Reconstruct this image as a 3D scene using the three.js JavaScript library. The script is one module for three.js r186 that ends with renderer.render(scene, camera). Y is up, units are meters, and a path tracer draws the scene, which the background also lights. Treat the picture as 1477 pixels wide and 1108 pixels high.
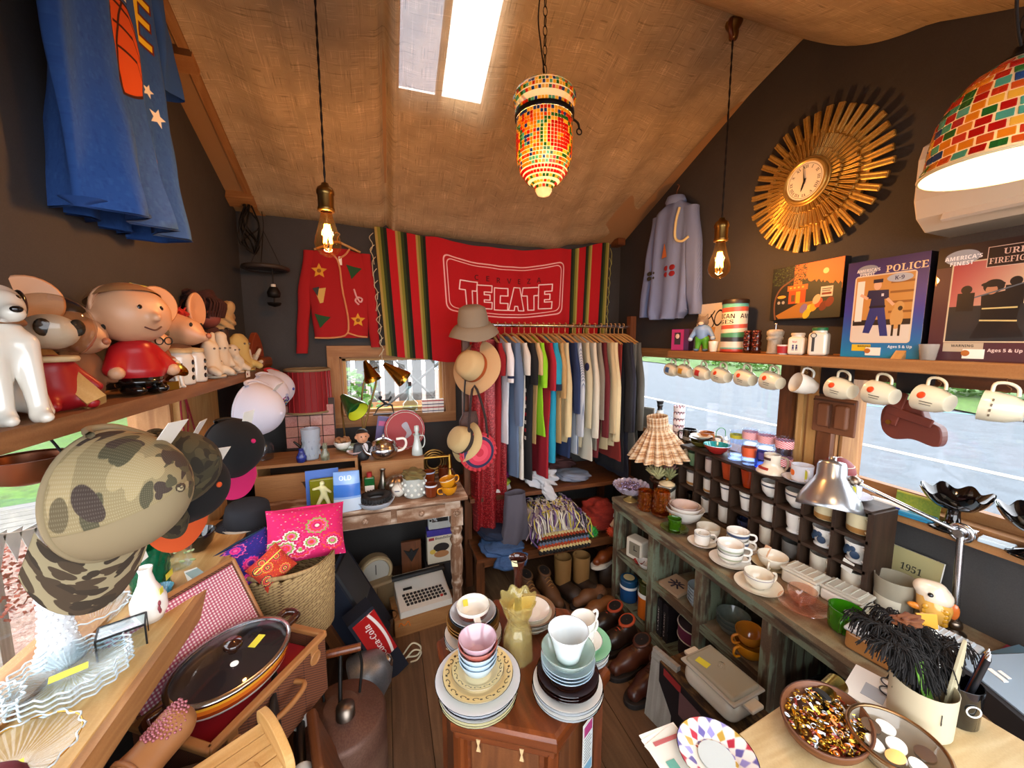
import*as THREE from 'three';
import{RoundedBoxGeometry}from 'three/addons/geometries/RoundedBoxGeometry.js';
import{mergeGeometries,toCreasedNormals}from 'three/addons/utils/BufferGeometryUtils.js';
import{MarchingCubes}from 'three/addons/objects/MarchingCubes.js';
// ---------- camera, sky, exposure ----------
const EYE=1.6,FPX=555,PITCH=6.6*Math.PI / 180,YAW=18.4*Math.PI / 180;
const scene=new THREE.Scene();
const camera=new THREE.PerspectiveCamera(2*Math.atan(554 / FPX)*180 / Math.PI,1477 / 1108,0.02,200);
camera.position.set(0,EYE,0);
camera.rotation.order='YXZ';
camera.rotation.set(-PITCH,-YAW,0);
const renderer=new THREE.WebGLRenderer();
renderer.toneMapping=THREE.LinearToneMapping;
renderer.toneMappingExposure=1.9;
renderer.shadowMap.enabled=true;
scene.background=new THREE.Color().setRGB(0.96,1.0,1.06);
scene.backgroundIntensity=3.2;
// ---------- helpers ----------
const V=(x,y,z)=>new THREE.Vector3(x,y,z);
let seed=7;
const rnd=()=>{seed=(seed*1664525 + 1013904223)>>>0;return seed / 4294967296;};
const rr=(a,b)=>a +(b - a)*rnd();
const pick=(a)=>a[Math.floor(rnd()*a.length)];
function dirOf(px,py){
const x=(px - 738.5)/ FPX,y=(554 - py)/ FPX,c=Math.cos,s=Math.sin;
const y2=y*c(PITCH)- s(PITCH),z2=-c(PITCH)- y*s(PITCH);
return V(x*c(YAW)- z2*s(YAW),y2,x*s(YAW)+ z2*c(YAW));
}
function at(px,py,axis,v){
const d=dirOf(px,py),o=axis==='y'?EYE:0;
return d.multiplyScalar((v - o)/ d[axis]).add(V(0,EYE,0));
}
const atY=(px,py,v)=>at(px,py,'y',v),atX=(px,py,v)=>at(px,py,'x',v),atZ=(px,py,v)=>at(px,py,'z',v);
const names={};
function numbered(n){if(names[n]===undefined){names[n]=0;return n;}names[n]++;return n + '_' + String(names[n]).padStart(3,'0');}
const arr=(p)=>p.isVector3?p.toArray():p;
function put(o,pos,opt={}){
o.position.set(...arr(pos||[0,0,0]));
o.rotation.order='YXZ';
o.rotation.set(opt.rx||0,opt.ry||0,opt.rz||0);
if(opt.s)o.scale.setScalar(opt.s);
}
function T(name,label,category,pos,opt={}){
const o=new THREE.Group();o.name=numbered(name);scene.add(o);put(o,pos,opt);
o.userData={label,category};if(opt.group)o.userData.group=opt.group;if(opt.kind)o.userData.kind=opt.kind;
return o;
}
function P(parent,name,geo,mat,pos,opt={}){
const m=new THREE.Mesh(Array.isArray(geo)?MG(geo):geo,mat);m.name=name;parent.add(m);put(m,pos,opt);
if(opt.label)m.userData.label=opt.label;if(opt.kind)m.userData.kind=opt.kind;
return m;
}
function ONE(name,label,category,geo,mat,pos,opt={}){
const m=new THREE.Mesh(Array.isArray(geo)?MG(geo):geo,mat);m.name=numbered(name);scene.add(m);put(m,pos,opt);
m.userData={label,category};if(opt.group)m.userData.group=opt.group;if(opt.kind)m.userData.kind=opt.kind;
return m;
}
function STRUCT(name,geo,mat,label,pos,opt={}){
const m=new THREE.Mesh(Array.isArray(geo)?MG(geo):geo,mat);m.name=numbered(name);scene.add(m);put(m,pos,opt);
m.userData={label,category:opt.category||'structure',kind:'structure'};
return m;
}
function COPY(o,pos,label,opt={}){
const c=o.clone();c.name=numbered(o.name.replace(/_\d{3}$/,''));scene.add(c);c.userData={...o.userData};
put(c,pos,{ry:o.rotation.y,rx:o.rotation.x,rz:o.rotation.z,s:o.scale.x,...opt});
if(label)c.userData.label=label;if(opt.group)c.userData.group=opt.group;
return c;
}
function MG(list){
list=list.flat();if(list.length===1)return list[0];
list=list.map((g)=>{const n=g.index?g.toNonIndexed():g;if(!n.attributes.uv)n.setAttribute('uv',new THREE.BufferAttribute(new Float32Array(n.attributes.position.count*2),2));for(const k of Object.keys(n.attributes))if(!['position','normal','uv'].includes(k))n.deleteAttribute(k);return n;});
return mergeGeometries(list,false);
}
const eul=new THREE.Euler(),mtx=new THREE.Matrix4(),qt=new THREE.Quaternion();
function X(g,pos=[0,0,0],rot=[0,0,0],s=1){
eul.set(rot[0],rot[1],rot[2],'YXZ');qt.setFromEuler(eul);
const sc=Array.isArray(s)?V(...s):V(s,s,s);
g.applyMatrix4(mtx.compose(V(...arr(pos)),qt,sc));return g;
}
function muv(g,off=true){
g.computeBoundingBox();const b=g.boundingBox,size=b.getSize(V(0,0,0)).toArray();
const L=size.indexOf(Math.max(...size)),p=g.attributes.position,n=g.attributes.normal,uv=new Float32Array(p.count*2);
const ou=off?rnd():0,ov=off?rnd():0;
for(let i=0;i<p.count;i++){
const q=[p.getX(i),p.getY(i),p.getZ(i)],m=[Math.abs(n.getX(i)),Math.abs(n.getY(i)),Math.abs(n.getZ(i))];
const D=m.indexOf(Math.max(...m)),rest=[0,1,2].filter((k)=>k!==D);
const a=rest.includes(L)?L:rest[0],c=rest[0]===a?rest[1]:rest[0];
uv[i*2]=q[a]+ ou;uv[i*2 + 1]=q[c]+ ov;
}
g.setAttribute('uv',new THREE.BufferAttribute(uv,2));return g;
}
const B=(w,h,d,pos,rot)=>X(muv(new THREE.BoxGeometry(w,h,d)),pos,rot);
const RB=(w,h,d,r,pos,rot,seg=2)=>X(muv(new RoundedBoxGeometry(w,h,d,seg,Math.min(r,w / 2.01,h / 2.01,d / 2.01))),pos,rot);
const C=(r1,r2,h,pos,rot,n=20)=>X(new THREE.CylinderGeometry(r1,r2,h,n),pos,rot);
const SP=(r,pos,s=1,n=18)=>X(new THREE.SphereGeometry(r,n,Math.ceil(n*0.7)),pos,[0,0,0],s);
const TO=(R,r,pos,rot,n=24,arc=Math.PI*2)=>X(new THREE.TorusGeometry(R,r,8,n,arc),pos,rot);
const L=(pts,n=28,pos,rot,s)=>X(new THREE.LatheGeometry(pts.map(([r,y])=>new THREE.Vector2(Math.max(r,0.00001),y)),n),pos,rot,s);
const TU=(pts,r,n=16,k=6,closed=false)=>new THREE.TubeGeometry(new THREE.CatmullRomCurve3(pts.map((p)=>V(...arr(p))),closed),n,r,k,closed);
function EX(pts,depth,bevel=0,pos,rot,holes=[]){
const s=new THREE.Shape(pts.map(([x,y])=>new THREE.Vector2(x,y)));
for(const h of holes)s.holes.push(new THREE.Path(h.map(([x,y])=>new THREE.Vector2(x,y))));
const g=new THREE.ExtrudeGeometry(s,{depth:depth,bevelEnabled:bevel>0,bevelSize:bevel,bevelThickness:bevel,bevelSegments:2,curveSegments:12});
return X(muv(g,false),pos,rot);
}
function SPL(pts,n=40,closed=true){return new THREE.CatmullRomCurve3(pts.map(([x,y])=>V(x,y,0)),closed).getPoints(n).slice(0,closed?n:n + 1).map((p)=>[p.x,p.y]);}
function GRID(nu,nv,f){
const pos=[],uv=[],idx=[];
for(let j=0;j<=nv;j++)for(let i=0;i<=nu;i++){pos.push(...f(i / nu,j / nv));uv.push(i / nu,j / nv);}
for(let j=0;j<nv;j++)for(let i=0;i<nu;i++){const a=j*(nu + 1)+ i,b=a + 1,c=a + nu + 1,d=c + 1;idx.push(a,b,d,a,d,c);}
const g=new THREE.BufferGeometry();g.setAttribute('position',new THREE.Float32BufferAttribute(pos,3));g.setAttribute('uv',new THREE.Float32BufferAttribute(uv,2));g.setIndex(idx);g.computeVertexNormals();return g;
}
function BLOB(bones,res=36,k=0.01,pad=0.01){
const lo=V(1e9,1e9,1e9),hi=V(-1e9,-1e9,-1e9);
for(const b of bones)for(const q of b){lo.min(V(q[0]- q[3],q[1]- q[3],q[2]- q[3]));hi.max(V(q[0]+ q[3],q[1]+ q[3],q[2]+ q[3]));}
const size=Math.max(hi.x - lo.x,hi.y - lo.y,hi.z - lo.z)/ 2*1.12 + pad,c=lo.clone().add(hi).multiplyScalar(0.5);
const mc=new MarchingCubes(res,new THREE.MeshStandardMaterial(),true,false,60000);
mc.isolation=0;
for(let z=0;z<res;z++)for(let y=0;y<res;y++)for(let x=0;x<res;x++){
const px=c.x +(x - res / 2)/(res / 2)*size,py=c.y +(y - res / 2)/(res / 2)*size,pz=c.z +(z - res / 2)/(res / 2)*size;
let d=1e9;
for(const[a,b]of bones){
const dx=b[0]- a[0],dy=b[1]- a[1],dz=b[2]- a[2],l2=dx*dx + dy*dy + dz*dz||1e-9;
let t=((px - a[0])*dx +(py - a[1])*dy +(pz - a[2])*dz)/ l2;t=t<0?0:t>1?1:t;
const ex=px - a[0]- dx*t,ey=py - a[1]- dy*t,ez=pz - a[2]- dz*t;
const e=Math.sqrt(ex*ex + ey*ey + ez*ez)-(a[3]+(b[3]- a[3])*t);
const h=Math.max(k - Math.abs(d - e),0)/ k;d=Math.min(d,e)- h*h*k*0.25;
}
mc.field[x + y*res + z*res*res]=-d;
}
mc.update();
const n=mc.count,g=new THREE.BufferGeometry();
const ps=mc.positionArray.slice(0,n*3),ns=mc.normalArray.slice(0,n*3);
for(let i=0;i<n*3;i +=3){ps[i]=ps[i]*size + c.x;ps[i + 1]=ps[i + 1]*size + c.y;ps[i + 2]=ps[i + 2]*size + c.z;}
g.setAttribute('position',new THREE.BufferAttribute(ps,3));g.setAttribute('normal',new THREE.BufferAttribute(ns,3));
g.setAttribute('uv',new THREE.BufferAttribute(new Float32Array(n*2),2));
return g;
}
// ---------- noise, textures, materials ----------
const hash=(x,y,s)=>{let h=(x*374761393 + y*668265263 + s*974634391)|0;h=Math.imul(h ^(h>>>13),1274126177);return((h ^(h>>>16))>>>0)/ 4294967296;};
function vn(x,y,per,s){
const xi=Math.floor(x),yi=Math.floor(y),fx=x - xi,fy=y - yi,u=fx*fx*(3 - 2*fx),v=fy*fy*(3 - 2*fy);
const w=(a,p)=>((a % p)+ p)% p,a=hash(w(xi,per[0]),w(yi,per[1]),s),b=hash(w(xi + 1,per[0]),w(yi,per[1]),s),c=hash(w(xi,per[0]),w(yi + 1,per[1]),s),d=hash(w(xi + 1,per[0]),w(yi + 1,per[1]),s);
return(a +(b - a)*u)*(1 - v)+(c +(d - c)*u)*v;
}
const fbm=(u,v,fx,fy,s,o=4)=>{let r=0,a=0.5,t=0;for(let i=0;i<o;i++){r +=a*vn(u*fx,v*fy,[fx,fy],s + i);t +=a;a*=0.5;fx*=2;fy*=2;}return r / t;};
const hex=(h)=>[(h>>16)&255,(h>>8)&255,h&255];
const mixc=(a,b,t)=>[a[0]+(b[0]- a[0])*t,a[1]+(b[1]- a[1])*t,a[2]+(b[2]- a[2])*t];
const cl=(x,a=0,b=1)=>x<a?a:x>b?b:x;
function dataTex(w,h,fn,srgb=true,rep){
const d=new Uint8Array(w*h*4);
for(let y=0;y<h;y++)for(let x=0;x<w;x++){const c=fn((x + 0.5)/ w,(y + 0.5)/ h,x,y),i=(y*w + x)*4;d[i]=cl(c[0],0,255);d[i + 1]=cl(c[1],0,255);d[i + 2]=cl(c[2],0,255);d[i + 3]=c[3]===undefined?255:c[3];}
const t=new THREE.DataTexture(d,w,h);t.magFilter=THREE.LinearFilter;t.minFilter=THREE.LinearMipmapLinearFilter;t.generateMipmaps=true;t.wrapS=t.wrapT=THREE.RepeatWrapping;
if(srgb)t.colorSpace=THREE.SRGBColorSpace;if(rep)t.repeat.set(...rep);t.needsUpdate=true;return t;
}
function canTex(w,h,draw,rep){
const c=document.createElement('canvas');c.width=w;c.height=h;const g=c.getContext('2d');draw(g,w,h);
const t=new THREE.CanvasTexture(c);t.colorSpace=THREE.SRGBColorSpace;t.wrapS=t.wrapT=THREE.RepeatWrapping;t.magFilter=THREE.LinearFilter;if(rep)t.repeat.set(...rep);return t;
}
const reps=(t,a,b)=>{const c=t.clone();c.repeat.set(a,b);return c;};
const cache={};
function M(color,rough=0.6,opt={}){
const key=typeof color==='number'&&!Object.values(opt).some((v)=>typeof v==='object')?color + '|' + rough + '|' + JSON.stringify(opt):null;
if(key&&cache[key])return cache[key];
const o={color,roughness:rough,side:THREE.DoubleSide,...opt};
const phys=['transmission','clearcoat','sheen','ior','thickness','attenuationColor','iridescence','specularIntensity'].some((k)=>k in o);
const m=phys?new THREE.MeshPhysicalMaterial(o):new THREE.MeshStandardMaterial(o);
if(key)cache[key]=m;return m;
}
const woodTex=(a,b,s,streak=1)=>{a=hex(a);b=hex(b);return dataTex(512,512,(u,v)=>{
const w=fbm(u,v,3,24,s,3),g=fbm(u,v,4,128,s + 20,2),r=Math.abs(Math.sin((v*14 + w*3.2*streak)*Math.PI));const t=cl(0.45*w + 0.3*g + 0.3*r);
const c=mixc(a,b,t),n=(hash(u*512,v*512,s)- 0.5)*8;return[c[0]+ n,c[1]+ n,c[2]+ n];});};
const speck=(a,b,f,s,amt=1)=>{a=hex(a);b=hex(b);return dataTex(256,256,(u,v,x,y)=>mixc(a,b,cl(fbm(u,v,f,f,s,4)*0.7*amt + hash(x,y,s)*0.3)));};
const gloss=(c,r=0.16,o={})=>M(c,r,{clearcoat:0.6,clearcoatRoughness:0.08,...o});
const metal=(c,r=0.3)=>M(c,r,{metalness:1});
const glassM=(c=0xffffff,o={})=>M(c,0.04,{transmission:1,thickness:0,ior:1.45,...o});
const wPine=M(0xffffff,0.62,{map:woodTex(0xb98a55,0x8a5a2e,3)});
const wPale=M(0xffffff,0.6,{map:woodTex(0xd9b27a,0xb0803f,9)});
const wMid=M(0xffffff,0.5,{map:woodTex(0x8a5228,0x4a2610,5)});
const wRed=M(0xffffff,0.32,{map:woodTex(0x8e4a22,0x4c2009,11),clearcoat:0.35,clearcoatRoughness:0.25});
const wDark=M(0xffffff,0.6,{map:woodTex(0x46301f,0x241509,13)});
const wGrey=M(0xffffff,0.75,{map:woodTex(0xb7b2a8,0x807a70,15)});
const white=gloss(0xf2efe6),offw=gloss(0xe8e0cc),cream=gloss(0xe4d3a8),blackG=gloss(0x0c0c0e,0.1),black=M(0x101010,0.6),brass=metal(0xb58a3c,0.28),steel=metal(0xc4c4c6,0.22),iron=M(0x1c1a18,0.55,{metalness:0.6}),paper=M(0xefece2,0.85);
const glass=glassM(),glassBlue=glassM(0xdcecff);
// ---------- the setting ----------
const WL=-0.78,WR=1.8,WB=-2.7,WF=0.16,EAVE=2.31,RZ=-1.35,RY=2.92,TH=0.12;
const wallTex=dataTex(512,512,(u,v,x,y)=>{const n=fbm(u,v,5,5,31,5),k=hash(x,y,3)*6;const b=50 + n*12 + k;return[b*1.03,b*0.99,b*0.96];});
const wallBump=dataTex(256,256,(u,v,x,y)=>{const b=fbm(u,v,24,24,37,3)*200;return[b,b,b];},false);
const wallM=M(0xffffff,0.82,{map:wallTex,bumpMap:wallBump,bumpScale:0.002});
const rect=(x0,y0,x1,y1)=>[[x0,y0],[x1,y0],[x1,y1],[x0,y1]];
const WLW=[-1.78,-0.2,0.8,1.4],WRW1=[-2.56,-1.29,0.985,1.49],WRW2=[-1.06,-0.12,0.985,1.49],WBW=[-0.27,0.4,1.1,1.49];
const gable=[[WB - TH,-0.3],[WF + TH,-0.3],[WF + TH,2.36],[RZ,3.02],[WB - TH,2.36]].map(([z,y])=>[-z,y]);
const neg=([a,b,c,d])=>rect(-b,c,-a,d);
STRUCT('wall_left',EX(gable,TH,0,[WL - TH,0,0],[0,Math.PI / 2,0],[neg(WLW)]),wallM,'dark charcoal painted left gable wall with a wide window');
STRUCT('wall_right',EX(gable,TH,0,[WR,0,0],[0,Math.PI / 2,0],[neg(WRW1),neg(WRW2)]),wallM,'dark charcoal painted right gable wall behind the starburst clock');
STRUCT('wall_back',EX(rect(WL,-0.3,WR,2.36),TH,0,[0,0,WB - TH],[0,0,0],[rect(WBW[0],WBW[2],WBW[1],WBW[3])]),wallM,'dark charcoal painted back wall behind the red banner');
STRUCT('wall_front',EX(rect(WL,-0.3,WR,2.36),TH,0,[0,0,WF],[0,0,0],[rect(-0.7,0.02,1.55,2.12)]),wallM,'dark charcoal painted front wall with the wide open doorway');
const plankTex=[woodTex(0x8a6a4c,0x57402c,41),woodTex(0x7e5f44,0x503a28,42),woodTex(0x937254,0x604731,43)].map((t)=>M(0xffffff,0.55,{map:t}));
const floor=STRUCT('floor',B(WR - WL,0.04,WF - WB,[(WL + WR)/ 2,-0.032,(WF + WB)/ 2]),wDark,'worn brown plank floor of the little shop');
for(let i=0,x=WL;x<WR - 0.01;i++,x +=0.1515){
let z=WB -(i % 3)*0.5;
while(z<WF){const z0=Math.max(z,WB),z1=Math.min(z + 1.5,WF);if(z1 - z0>0.02)P(floor,'plank',muv(new THREE.BoxGeometry(0.1485,0.014,z1 - z0 - 0.003)),plankTex[(i*2 + Math.round(z*2)+ 40)% 3],[Math.min(x + 0.0757,WR - 0.075),-0.007,(z0 + z1)/ 2]);z +=1.5;}
}
const slope=(RY - EAVE)/(RZ - WB),ang=Math.atan(slope);
const roofM=M(0xa07a50,0.8);
function roofSlab(name,label,zE,dir,holes){
const xs=[WL - 0.15,...holes.flatMap((h)=>[h[0],h[2]]),WR + 0.15].sort((a,b)=>a - b),list=[];
for(let i=0;i<xs.length - 1;i++){
const xm=(xs[i]+ xs[i + 1])/ 2,h=holes.find((q)=>xm>q[0]&&xm<q[2]);
for(const[a,b]of h?[[-0.2,h[1]],[h[3],RZ - WB]]:[[-0.2,RZ - WB]]){
const w=xs[i + 1]- xs[i],k=1 / Math.cos(ang),mid=(a + b)/ 2;
list.push(B(w,0.06,(b - a)*k,[xm,EAVE + 0.058 + mid*slope,zE + dir*mid],[dir>0?-ang:ang,0,0]));
}
}
return STRUCT(name,list,roofM,label);
}
roofSlab('ceiling','plywood roof above the burlap over the banner',WB,1,[[0.105,0.755,0.27,1.25],[0.292,0.755,0.49,1.25]]);
roofSlab('ceiling','plywood roof above the burlap over the doorway',RZ*2 - WB,-1,[]);
const skyl=T('skylight','two-pane roof skylight glowing through the burlap','skylight',[0,0,0],{kind:'structure'});
P(skyl,'pane',B(0.186,0.008,0.56,[0.198,EAVE + 0.1 + 1.0*slope,WB + 1.0],[-ang,0,0]),M(0xc0c8d4,0.35,{transmission:1,thickness:0}),null,{label:'dusty greyish pane'});
P(skyl,'pane',B(0.2,0.008,0.56,[0.391,EAVE + 0.1 + 1.0*slope,WB + 1.0],[-ang,0,0]),glass);
const burTex=dataTex(1024,1024,(u,v,x,y)=>{
const tx=Math.sin(u*1024*Math.PI / 2.5 + fbm(u,v,8,8,51,2)*9),ty=Math.sin(v*1024*Math.PI / 2.5 + fbm(u,v,8,8,52,2)*9);
const sx=vn(u*180,v*6,[180,6],53),sy=vn(u*6,v*180,[6,180],54);
const slub=(sx>0.86?26:0)+(sy>0.86?26:0)-(sx<0.12?34:0)-(sy<0.12?34:0);
const b=0.86 + 0.08*(fbm(u,v,6,6,55,4)- 0.5)*2 + 0.12*tx*ty;
return[240*b + slub*0.9,214*b + slub*0.8,168*b + slub*0.7];
});
const burBump=dataTex(512,512,(u,v)=>{const b=128 + 60*Math.sin(u*512*Math.PI / 2.5)*Math.sin(v*512*Math.PI / 2.5)+ 60*(vn(u*90,v*5,[90,5],56)+ vn(u*5,v*90,[5,90],57)- 1);return[b,b,b];},false);
const burM=M(0xffffff,0.74,{map:burTex,bumpMap:burBump,bumpScale:0.0015,transmission:0.3,thickness:0,specularIntensity:0.05,transparent:true,opacity:0.86});
const lerpTab=(t,x)=>{for(let i=0;i<t.length - 1;i++)if(x<=t[i + 1][0]){const k=cl((x - t[i][0])/(t[i + 1][0]- t[i][0]));return t[i][1]+(t[i + 1][1]- t[i][1])*(k*k*(3 - 2*k));}return t[t.length - 1][1];};
const eaveT=[[-0.65,2.325],[-0.385,2.32],[0,2.30],[0.32,2.285],[0.7,2.27],[1.0,2.265],[1.4,2.31],[1.7,2.37],[1.79,2.47]];
function burlapY(x,z){
const t=cl((z - WB)/(RZ - WB)),e=lerpTab(eaveT,x);
let y=e +(RY - 0.01 - e)*t;
const fold=(c,w,d)=>d*Math.exp(-((x - c)**2)/(w*w));
y -=0.03*Math.sin(t*Math.PI)*Math.sin((x + 0.65)/ 0.7*Math.PI)**2*(x<0.05?1:0.5);
y +=fold(0.045,0.022,0.03)- fold(0.085,0.022,0.022)+ fold(-0.3,0.03,-0.012)+ fold(0.62 + 0.12*(1 - t),0.05,-0.04*Math.sin(t*Math.PI))+ 0.012*Math.sin(x*21 + t*2)*Math.sin(t*Math.PI)+ fold(1.02 + 0.2*(1 - t),0.08,-0.035*(1 - t*0.6))+ fold(1.4,0.1,-0.02*Math.sin(t*Math.PI));
if(t<0.14)y -=0.05*(1 - t / 0.14)*0 + 0.02*Math.sin(t / 0.14*Math.PI);
return y;
}
const burlapUV=(g,w,h)=>{const uv=g.attributes.uv;for(let i=0;i<uv.count;i++)uv.setXY(i,uv.getX(i)*w,uv.getY(i)*h);return g;};
STRUCT('ceiling_burlap',burlapUV(GRID(280,60,(u,v)=>{const x=-0.65 + 2.445*u,z=WB + 0.005 +(RZ - WB)*v;return[x,burlapY(x,z),z];}),5.6,3.4),burM,'tan burlap cloth stretched under the roof above the red banner',null,{category:'ceiling cloth'});
STRUCT('ceiling_burlap',burlapUV(GRID(60,40,(u,v)=>{const x=-0.65 + 2.445*u,t=v,z=RZ + 1.42*t;const sag=0.045*Math.sin(Math.min(t*3.2,1)*Math.PI)+ 0.05*Math.sin(t*Math.PI);return[x,RY - 0.012 - 0.64*t - sag - 0.02*Math.sin(u*9)*Math.sin(t*Math.PI),z];}),5.6,3.4),burM,'tan burlap cloth stretched under the roof above the doorway',null,{category:'ceiling cloth'});
const rafter=STRUCT('trim_1',B(0.06,0.08,1.55,[-0.66,0,0]),wPine,'orange pine rafter along the burlap edge by the left wall',[0,EAVE + 0.055 + 0.67*slope,WB + 0.67],{rx:-ang});
P(rafter,'batten',B(0.13,0.05,0.07),wPine,[-0.71,-0.05,0.1]);
P(rafter,'batten',B(0.13,0.05,0.07),wPine,[-0.71,-0.05,-0.62]);
STRUCT('trim_2',B(0.06,0.05,0.1,[1.735,2.335,-2.64]),wMid,'short timber block under the burlap at the right corner');
function frame(name,label,axis,pos0,a0,a1,y0,y1,w,d,m=wPine){
const g=T(name,label,'window',[0,0,0],{kind:'structure'});
const mem=(nm,la,ha,ym,h)=>P(g,nm,axis==='x'?B(d,h,la,[pos0,ym,ha]):B(la,h,d,[ha,ym,pos0]),m);
mem('frame_rail',a1 - a0 + 2*w,(a0 + a1)/ 2,y1 + w / 2,w);mem('frame_rail',a1 - a0 + 2*w,(a0 + a1)/ 2,y0 - w / 2,w);
mem('frame_stile',w,a0 - w / 2,(y0 + y1)/ 2,y1 - y0);mem('frame_stile',w,a1 + w / 2,(y0 + y1)/ 2,y1 - y0);
for(const[nm,la,ha,ym,h]of[['jamb_liner',0.012,a0 + 0.006,(y0 + y1)/ 2,y1 - y0],['jamb_liner',0.012,a1 - 0.006,(y0 + y1)/ 2,y1 - y0],['jamb_liner',a1 - a0,(a0 + a1)/ 2,y1 - 0.006,0.012],['jamb_liner',a1 - a0,(a0 + a1)/ 2,y0 + 0.006,0.012]])P(g,nm,axis==='x'?B(TH + 0.01,h,la,[pos0 +(pos0>0?0.01:0),ym,ha]):B(la,h,TH + 0.01,[ha,ym,pos0 - 0.02]),m);
return g;
}
const w1=frame('window_1','pine-framed back window with the bottle on its ledge','z',WB - 0.04,WBW[0],WBW[1],WBW[2],WBW[3],0.07,0.14);
P(w1,'pane',B(0.67,0.39,0.006,[0.065,1.295,WB - 0.1]),glass);
P(w1,'inner_frame',[B(0.03,0.39,0.03,[WBW[0]+ 0.015,1.295,WB - 0.06]),B(0.03,0.39,0.03,[WBW[1]- 0.015,1.295,WB - 0.06]),B(0.67,0.03,0.03,[0.065,1.475,WB - 0.06]),B(0.67,0.03,0.03,[0.065,1.115,WB - 0.06])],wPale);
const w2=frame('window_2','long roadside window behind the beer stein','x',WR + 0.05,WRW1[0],WRW1[1],WRW1[2],WRW1[3],0.05,0.12);
P(w2,'pane',B(0.006,0.505,1.27,[WR + 0.09,1.2375,-1.925]),glass);
const w3=frame('window_3','roadside window behind the black glass compotes','x',WR + 0.05,WRW2[0],WRW2[1],WRW2[2],WRW2[3],0.05,0.12);
P(w3,'pane',B(0.006,0.505,0.94,[WR + 0.09,1.2375,-0.59]),glass);
P(w3,'inner_rail',B(0.03,0.05,0.94,[WR + 0.06,1.01,-0.59]),wPine);
const mull=STRUCT('trim_3',B(0.03,0.5,0.23,[WR - 0.012,1.235,-1.175]),wPine,'pine mullion boards between the roadside windows');
for(const[dz,w,t,m]of[[-1.262,0.06,0.03,wMid],[-1.2,0.025,0.02,wPale],[-1.15,0.04,0.014,wPale],[-1.09,0.055,0.028,wMid]])P(mull,'board',B(t,0.5,w,[WR - 0.027 - t / 2,1.235,dz]),m);
STRUCT('trim_4',B(0.06,0.028,2.45,[WR - 0.03,0.962,-1.4]),wPine,'pine window sill board along the roadside windows');
const w4=frame('window_4','wide left window above the glassware sill','x',WL - 0.06,WLW[0],WLW[1],WLW[2],WLW[3],0.05,0.13);
P(w4,'pane',B(0.006,0.6,1.58,[WL - 0.1,1.1,-0.99]),glass);
STRUCT('trim_5',B(0.03,0.64,0.36,[WL + 0.012,1.09,-1.97]),wPale,'pale plywood panel beside the left window');
const sillL=STRUCT('trim_6',RB(0.3,0.03,1.9,0.004,[-0.74,0.785,-1.02]),wPale,'pale wooden window ledge holding the pressed glassware');
P(sillL,'front_edge',B(0.02,0.062,1.9,[-0.581,0.767,-1.02]),wPine);
const shL=T('wall_shelf','rough pine shelf of figurines along the left wall','shelf',[0,0,0],{kind:'structure'});
P(shL,'board',B(0.17,0.038,1.95,[-0.7,1.426,-1.5]),M(0xffffff,0.65,{map:woodTex(0x9c7048,0x6a4424,61)}));
const shR=T('wall_shelf','pine shelf under the sunburst clock on the right wall','shelf',[0,0,0],{kind:'structure'});
P(shR,'board',RB(0.2,0.042,1.83,0.005,[1.7,1.514,-0.97]),wPine);
P(shR,'cleat',B(0.03,0.05,1.2,[1.78,1.468,-0.68]),wMid);
// ---------- outside ----------
const GY=-0.25;
const gravelTex=dataTex(1024,1024,(u,v,x,y)=>{const n=fbm(u,v,40,40,71,3),s=vn(u*150,v*150,[150,150],72);const c=mixc([84,62,52],[158,130,118],cl(n*0.6 + s*0.55 - 0.1));const k=(hash(x>>1,y>>1,5)- 0.5)*40;return[c[0]+ k,c[1]+ k,c[2]+ k];});
const asphTex=dataTex(1024,1024,(u,v,x,y)=>{const n=fbm(u,v,12,12,73,4),k=(hash(x,y,6)- 0.5)*60 +(hash(x>>1,y>>1,8)- 0.5)*40;const b=68 + n*20 + k*0.75;return[b*0.9,b,b*1.09];});
const grassTex=dataTex(512,512,(u,v,x,y)=>{const n=fbm(u,v,30,30,74,4),k=(hash(x,y,7)- 0.5)*50;return[42 + n*40 + k*0.6,66 + n*54 + k*0.6,16 + n*18 + k*0.5];});
const ground=(name,label,cat,x0,z0,x1,z1,y,m)=>STRUCT(name,burlapUV(GRID(1,1,(u,v)=>[x0 +(x1 - x0)*u,y,z1 +(z0 - z1)*v]),(x1 - x0)/ 2,(z1 - z0)/ 2),m,label,null,{category:cat});
ground('gravel_ground','pinkish gravel yard outside the left window','gravel',-16,-24,WL - 0.5,8,GY,M(0xffffff,0.95,{map:gravelTex}));
ground('gravel_ground','pale gravel yard behind the shop','gravel',WL - 0.5,-24,3.2,-3,GY + 0.002,M(0xffffff,0.95,{map:gravelTex}));
ground('road','blue-grey asphalt road outside the right windows','road',3.2,-60,24,14,GY,M(0xffffff,0.85,{map:asphTex}));
ground('gravel_ground','grey gravel strip between the shop and the road','gravel',WR,-3,3.2,8,GY + 0.004,M(0xffffff,0.95,{map:asphTex}));
ground('gravel_ground','gravel in front of the doorway','gravel',WL - 0.5,WF,3.2,8,GY + 0.003,M(0xffffff,0.95,{map:gravelTex}));
{const edge=(z)=>lerpTab([[-80,24],[-28,20.8],[-13,17],[-9,16.2],[-7,15],[-5,13.6],[20,13]],z);STRUCT('grass_verge',burlapUV(GRID(1,40,(u,v)=>{const z=20 - 100*v,x=edge(z);return[x +(60 - x)*u,GY + 0.05,z];}),20,50),M(0xffffff,0.95,{map:grassTex}),'bright green grass verge across the road',null,{category:'grass'});}
const lineM=M(0xa8a498,0.8);
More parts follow.
